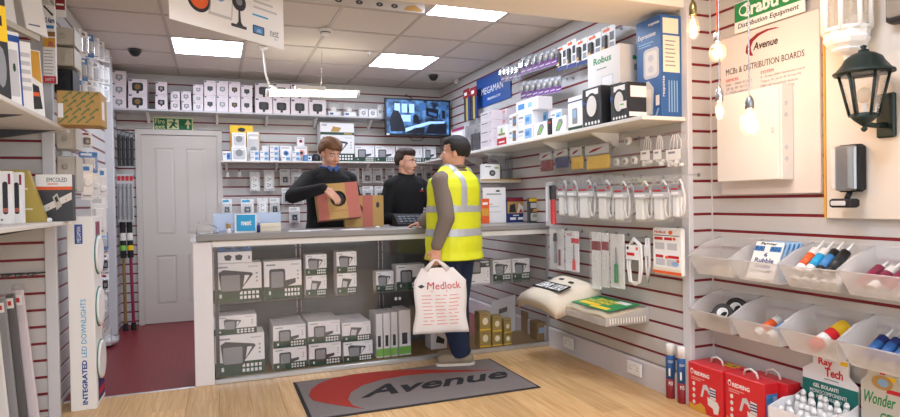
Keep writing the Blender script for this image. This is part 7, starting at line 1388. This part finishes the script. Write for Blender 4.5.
    for k in ('L', 'R'):
        hip, knee, ank, toe = lg[k]; Sp = Prims(); g0 = V(ank.x, ank.y, 0); Sp.cap(g0-toe*.045+V(0, 0, .05), g0+toe*.04+V(0, 0, .055), .045, .046); Sp.cap(g0+toe*.03+V(0, 0, .056), g0+toe*.155+V(0, 0, .046), .046, .038); Sp.cap(g0+V(0, 0, .05), g0+V(0, 0, .09), .046, .042)
        so = obj_from(Sp.fuse('shoe', .007, 2), 'shoe', shoe, body)
        m = MB(); sd = V(-toe.y, toe.x, 0); outl = [(-.09, -.03), (-.06, -.04), (.05, -.042), (.14, -.044), (.19, -.028), (.2, 0), (.19, .028), (.14, .044), (.05, .042), (-.06, .04), (-.09, .03), (-.1, 0)]; m.prism(outl, g0+V(0, 0, .018), toe, sd, V(0, 0, -.017), 'sole'); m.build('sole', so)
        m = MB()
        for q_ in range(4): c = g0+toe*(.05+.022*q_)+V(0, 0, .096-.006*q_-.002*q_*q_); m.tube([c-sd*.022-V(0, 0, .006), c+V(0, 0, .003), c+sd*.022-V(0, 0, .006)], .0035, 'sole', 5)
        m.build('laces', so)
    # head details
    for sg in (-1, 1):
        m = MB(); c = hp(sg*.031, eyey, .002); m.ball(c, .0105*hs, 'eyewhite', 8); m.ball(c+Fd*.0055*hs-U*.001, .0068*hs, 'hairblack', 6); m.build('eye', body)
        m = MB(); m.tube([hp(sg*.012, .0865, .021), hp(sg*.03, .087, .027), hp(sg*.05, .076, .021)], [.0035, .0042, .0025], hairm, 6); m.build('eyebrow', body)
    m = MB(); m.tube([hp(-.023, .0855, -.063), hp(-.008, .0925, -.0605), hp(.008, .0925, -.0605), hp(.023, .0855, -.063)], [.002, .0048, .0048, .002], 'lips', 6); m.build('lips', body)
    Hp = Prims(); rd = random.Random(label); ga = PI*(3-5**.5)
    for i in range(420):
        zz = 1-2*(i+.5)/420; r_ = math.sqrt(1-zz*zz); a = ga*i; x, y = r_*math.cos(a), r_*math.sin(a)
        t_ = hairfn(x, y, zz)
        if t_ <= 0: continue
        c = V(x*.073, -.012+y*.093, .032+zz*.083); nv = V(x, y, zz); Hp.ell(hp(*(c+nv*(t_*.45))), tuple(q_*hs for q_ in (.017+t_*.3,)*3), None, 5)
    hme = Hp.fuse('hair', .005, 1, .4); obj_from(hme, 'hair', hairm, body)
    if logo:
        m = MB(); c = at(.765)+s*.085*g+f*(.12*g+e+.0); c = c+f*.004; m.prism([(-.02, -.004), (.02, -.004), (.02, .004), (-.02, .004)], c, -s*-1, V(0, 0, 1), f*-.006, logo); m.prism([(-.004, .01), (.008, .01), (.014, .03), (.004, .028)], c, s, V(0, 0, 1), f*-.006, 'lightgrey'); m.build('chest_logo', body)
    return dict(body=body, at=at, s=s, f=f, g=g, rings=rings, sh=sh, hp=hp, e=e)
def hair_mop(x, y, z):        # longer hair with fringe
    front = y > .25
    if z > .52: return .02+.006*math.sin(9*x+4*y)
    if front: return .014 if (z > .34 and abs(x) < .95) else 0
    return .016 if z > (-.35 if y < -.1 else -.05) else 0
def hair_quiff(x, y, z):
    if z > .62: return .02+.016*max(0, y)
    if y > .2: return .006 if z > .5 else 0
    return .007 if z > (-.5 if y < -.2 else -.1) else 0
def hair_crop(x, y, z):
    if z > .6: return .01
    if y > .3: return .004 if z > .5 else 0
    return .006 if z > (-.55 if y < -.1 else -.15) else 0
# older man with the box
YM = 5.36; c = onY(324.5, 153, YM)
fd = V(.34, -.84, -.30)
el = onY(292.5, 196, 5.02); wr = onY(324, 188, 4.80)
bx = onY(341, 219.5, 4.86)
person('older man in black jumper and blue collar reaching into a tan box', (c.x, YM), math.atan2(-.97, .22), 1.83, fd,
    {'R': dict(e=el, w=wr, d=V(.75, -.05, -.62), n=V(.3, -.75, .55), t=V(-.2, .3, .8), c=.35), 'L': dict(e=V(c.x+.30, YM-.02, 1.10), w=V(bx.x+.19, 5.06, 1.14), d=V(-.5, -.6, .1), n=V(.2, -.1, -.95), t=V(.4, -.8, 0), c=.5)},
    lean=V(.03, -.06, 0), skin='skin', hairm='hairbrown', hairfn=hair_mop, build=1.06, top='knit', collar='shirtblue')
# box in his hands
t = gift_box('thermostat_box', 'tan box with pink stripes and round hole held by the older man', (bx.x+.0, 4.86, onY(341, 218.5, 4.86).z), .05, .345, .085, .295, tiltx=-.2, roll=-.07, stripes=((0, .24), (.7, 1)), hx=-.0, hz=.56, hr=.065)
m = MB(); ftext(m, 'thermostat', -.06, .06, .06, .075, 'kraftpink', bold=.01); m.build('lettering', t); m = MB(); m.cyl((0, .03, .18), (0, .05, .18), .062, .062, 'black', 20); m.build('dark_inside', t)
# young man
YM2 = 5.42; c2 = onY(403, 160, YM2)
person('young man in black jumper with dark quiff standing behind the counter', (c2.x+.02, YM2), math.atan2(-.95, .3), 1.76, V(.62, -.78, -.05),
    {'R': dict(e=V(c2.x-.22, YM2-.06, 1.10), w=V(c2.x-.03, YM2-.33, 1.10), d=V(.7, -.5, -.1), n=V(0, -.2, 1), t=V(-.3, .8, 0), c=.35), 'L': dict(e=V(c2.x+.3, YM2-.1, 1.10), w=V(c2.x+.14, YM2-.36, 1.10), d=V(-.5, -.7, -.1), n=V(0, -.2, 1), t=V(-.6, .5, 0), c=.35)},
    lean=V(.0, -.03, 0), skin='skinpale', hairm='hairdark', hairfn=hair_quiff, build=.97, top='knit', logo='red')
# customer
CXp, CYp = 1.655, 4.13; f3 = V(-.55, .83, 0)
shx = onY(447, 178, 4.0); e3 = onY(446.5, 220, 3.95); w3 = onY(436.5, 248, 3.97); rw = onY(429.5, 236.5, 4.36)
pc = person('customer in yellow high visibility vest, seen from behind, holding a carrier bag', (CXp, CYp), math.atan2(f3.y, f3.x), 1.735, V(-.88, .45, .0),
    {'L': dict(e=e3, w=w3, d=V(-.12, -.02, -1), n=V(-.3, -.8, 0), t=V(-1, .2, 0), c=1.0), 'R': dict(e=V(1.52, 4.42, 1.09), w=V(rw.x+.03, 4.47, 1.075), d=V(-.8, .5, -.1), n=V(0, 0, 1), t=V(-.3, -.8, 0), c=.3)},
    legs={'L': dict(a=onZ(462, 366)+V(.0, 0, .085), k=V(1.585, 4.15, .47), t=V(-.9, .25, 0)), 'R': dict(a=V(1.73, 4.27, .085), t=V(-.7, .7, 0))},
    skin='skin', hairm='hairblack', hairfn=hair_crop, build=1.0, top='greymarl', trouser='denim', shoe='shoe')
# high visibility vest over the jumper
g, s_, f_, at_, e = pc['g'], pc['s'], pc['f'], pc['at'], .04
Vp = Prims(); R_ = pc['rings']
Vp.loft([(at_(.468)+f_*.02, R_[2][1]+e+.02, R_[2][2]+e+.045)]+[(c+f_*.02, a+e+.012, b+e+.035) for c, a, b in R_[1:5]]+[(c+f_*.01, a+e, b+e+.02) for c, a, b in R_[5:8]]+[(at_(.826), .12+e, .085+e), (at_(.838), .085+e, .07+e)], s_, f_)
for sg in (1, -1): Vp.cap(at_(.815)+s_*sg*.085, pc['sh']['L' if sg > 0 else 'R']-s_*sg*.04+V(0, 0, .006), .06+e*.8, .05+e*.75)
vm = Vp.fuse('vest', .0075, 4, .5); c0 = at_(.7)
vo = obj_from(vm, 'vest', 'hivis', pc['body'])
H_ = 1.72
def band(p): z_ = p.z; return .572*H_ < z_ < .603*H_ or .672*H_ < z_ < .702*H_
def straps(p): u = (p-at_(.7)).dot(s_); return p.z >= .702*H_ and .085 < abs(u) < .128
obj_from(split_mesh(vm, lambda p: band(p) or straps(p), 'reflective_tape', .0035), 'reflective_tape', 'reflective', vo)
obj_from(split_mesh(vm, lambda p: p.z < .474*H_ , 'hem_binding', .003), 'hem_binding', 'charcoal', vo)
pc['body'].location.z = .0112
# carrier bag in his hand
hb = w3+V(-.02, -.015, -.085); d = V(hb.x, hb.y, 0).normalized(); rx = V(d.y, -d.x, 0)
L0, R0 = onY(414, 305, hb.y-.02), onY(466, 305, hb.y-.02); tz_, bz_ = onY(440, 268, hb.y-.02).z, onY(440, 333.5, hb.y-.02).z
t = thing('carrier_bag', 'white plastic carrier bag with red lettering in the customer\'s hand', 'bag', ((L0.x+R0.x)/2+.01, hb.y-.0, bz_), math.atan2(rx.y, rx.x)*.5)
w, h = (R0-L0).length, tz_-bz_; N, M_ = 16, 18
m = MB(); vs = []; fs = []
hx = (hb.x-(L0.x+R0.x)/2)
def prof(u, v, sd):
    top = max(0, v-.78)/.22; ww = w/2*(1-.0*v)*(1-top*.42)*(.97+.03*math.cos(v*6)); x = u*ww+top*hx*.8-.03*(1-v)*0; th_ = (.034*(1-u*u)*(math.sin(PI*min(1, v*1.02))**.6)+.003)*(1-top*.7); return (x+.006*math.sin(11*v+2*u), sd*th_+.006*math.sin(5*u+7*v), v*h+.01*(abs(u)**2)*(1-top)*(1 if v > .5 else -0.3))
idx = {}
for sd in (-1, 1):
    for i in range(N+1):
        for j in range(M_+1): idx[(sd, i, j)] = len(vs); vs.append(prof(-1+2*i/N, j/M_, sd))
for i in range(N):
    for j in range(M_): fs.append((idx[(-1, i, j)], idx[(-1, i+1, j)], idx[(-1, i+1, j+1)], idx[(-1, i, j+1)])); fs.append((idx[(1, i+1, j)], idx[(1, i, j)], idx[(1, i, j+1)], idx[(1, i+1, j+1)]))
for j in range(M_):
    for i in (0, N): a4 = (idx[(-1, i, j)], idx[(-1, i, j+1)], idx[(1, i, j+1)], idx[(1, i, j)]); fs.append(a4 if i == 0 else a4[::-1])
for i in range(N): fs.append((idx[(-1, i+1, 0)], idx[(-1, i, 0)], idx[(1, i, 0)], idx[(1, i+1, 0)]))
m.add(vs, fs, 'plasticbag', True); m.build('bag_body', t)
m = MB(); zh = hb.z-bz_
for sg in (-1, 1): m.tube([(hx*.8+sg*w*.2, -.002, h*.97), (hx*.9+sg*w*.1, -.006, h+(zh-h)*.55), (hx+sg*.012, -.004, zh), (hx-sg*.012, .01, zh+.004)], [.02, .014, .008, .008], 'plasticbag', 8)
m.build('handle', t)
def on_bag(mb, fn):
    st = len(mb.v); fn(mb); 
    for i in range(st, len(mb.v)):
        x, y, z_ = mb.v[i]; u = max(-1, min(1, x/(w/2))); v = max(0, min(1, z_/h)); q_ = prof(u, v, -1); mb.v[i] = (x+.006*math.sin(11*v+2*u), q_[1]-.0015+y, z_)
m = MB(); on_bag(m, lambda b: ftext(b, 'Medlock', -w*.26, w*.36, h*.68, h*.79, 'red', bold=.006)); on_bag(m, lambda b: fpoly(b, [(-w*.42, h*.725), (-w*.36, h*.695), (-w*.30, h*.725), (-w*.36, h*.755)], 'charcoal')); m.build('lettering', t)
m = MB()
for r_ in range(9):
    for c_ in range(3): on_bag(m, lambda b: b.box(-w*.34+w*.24*c_, -w*.34+w*.24*c_+w*(.16+.03*((r_+c_) % 2)), -.0008, 0, h*(.14+.055*r_), h*(.152+.055*r_), 'pink'))
on_bag(m, lambda b: b.box(-w*.2, w*.1, -.0008, 0, h*.645, h*.655, 'pink')); k = m.build('small_print', t); k['kind'] = 'stuff'
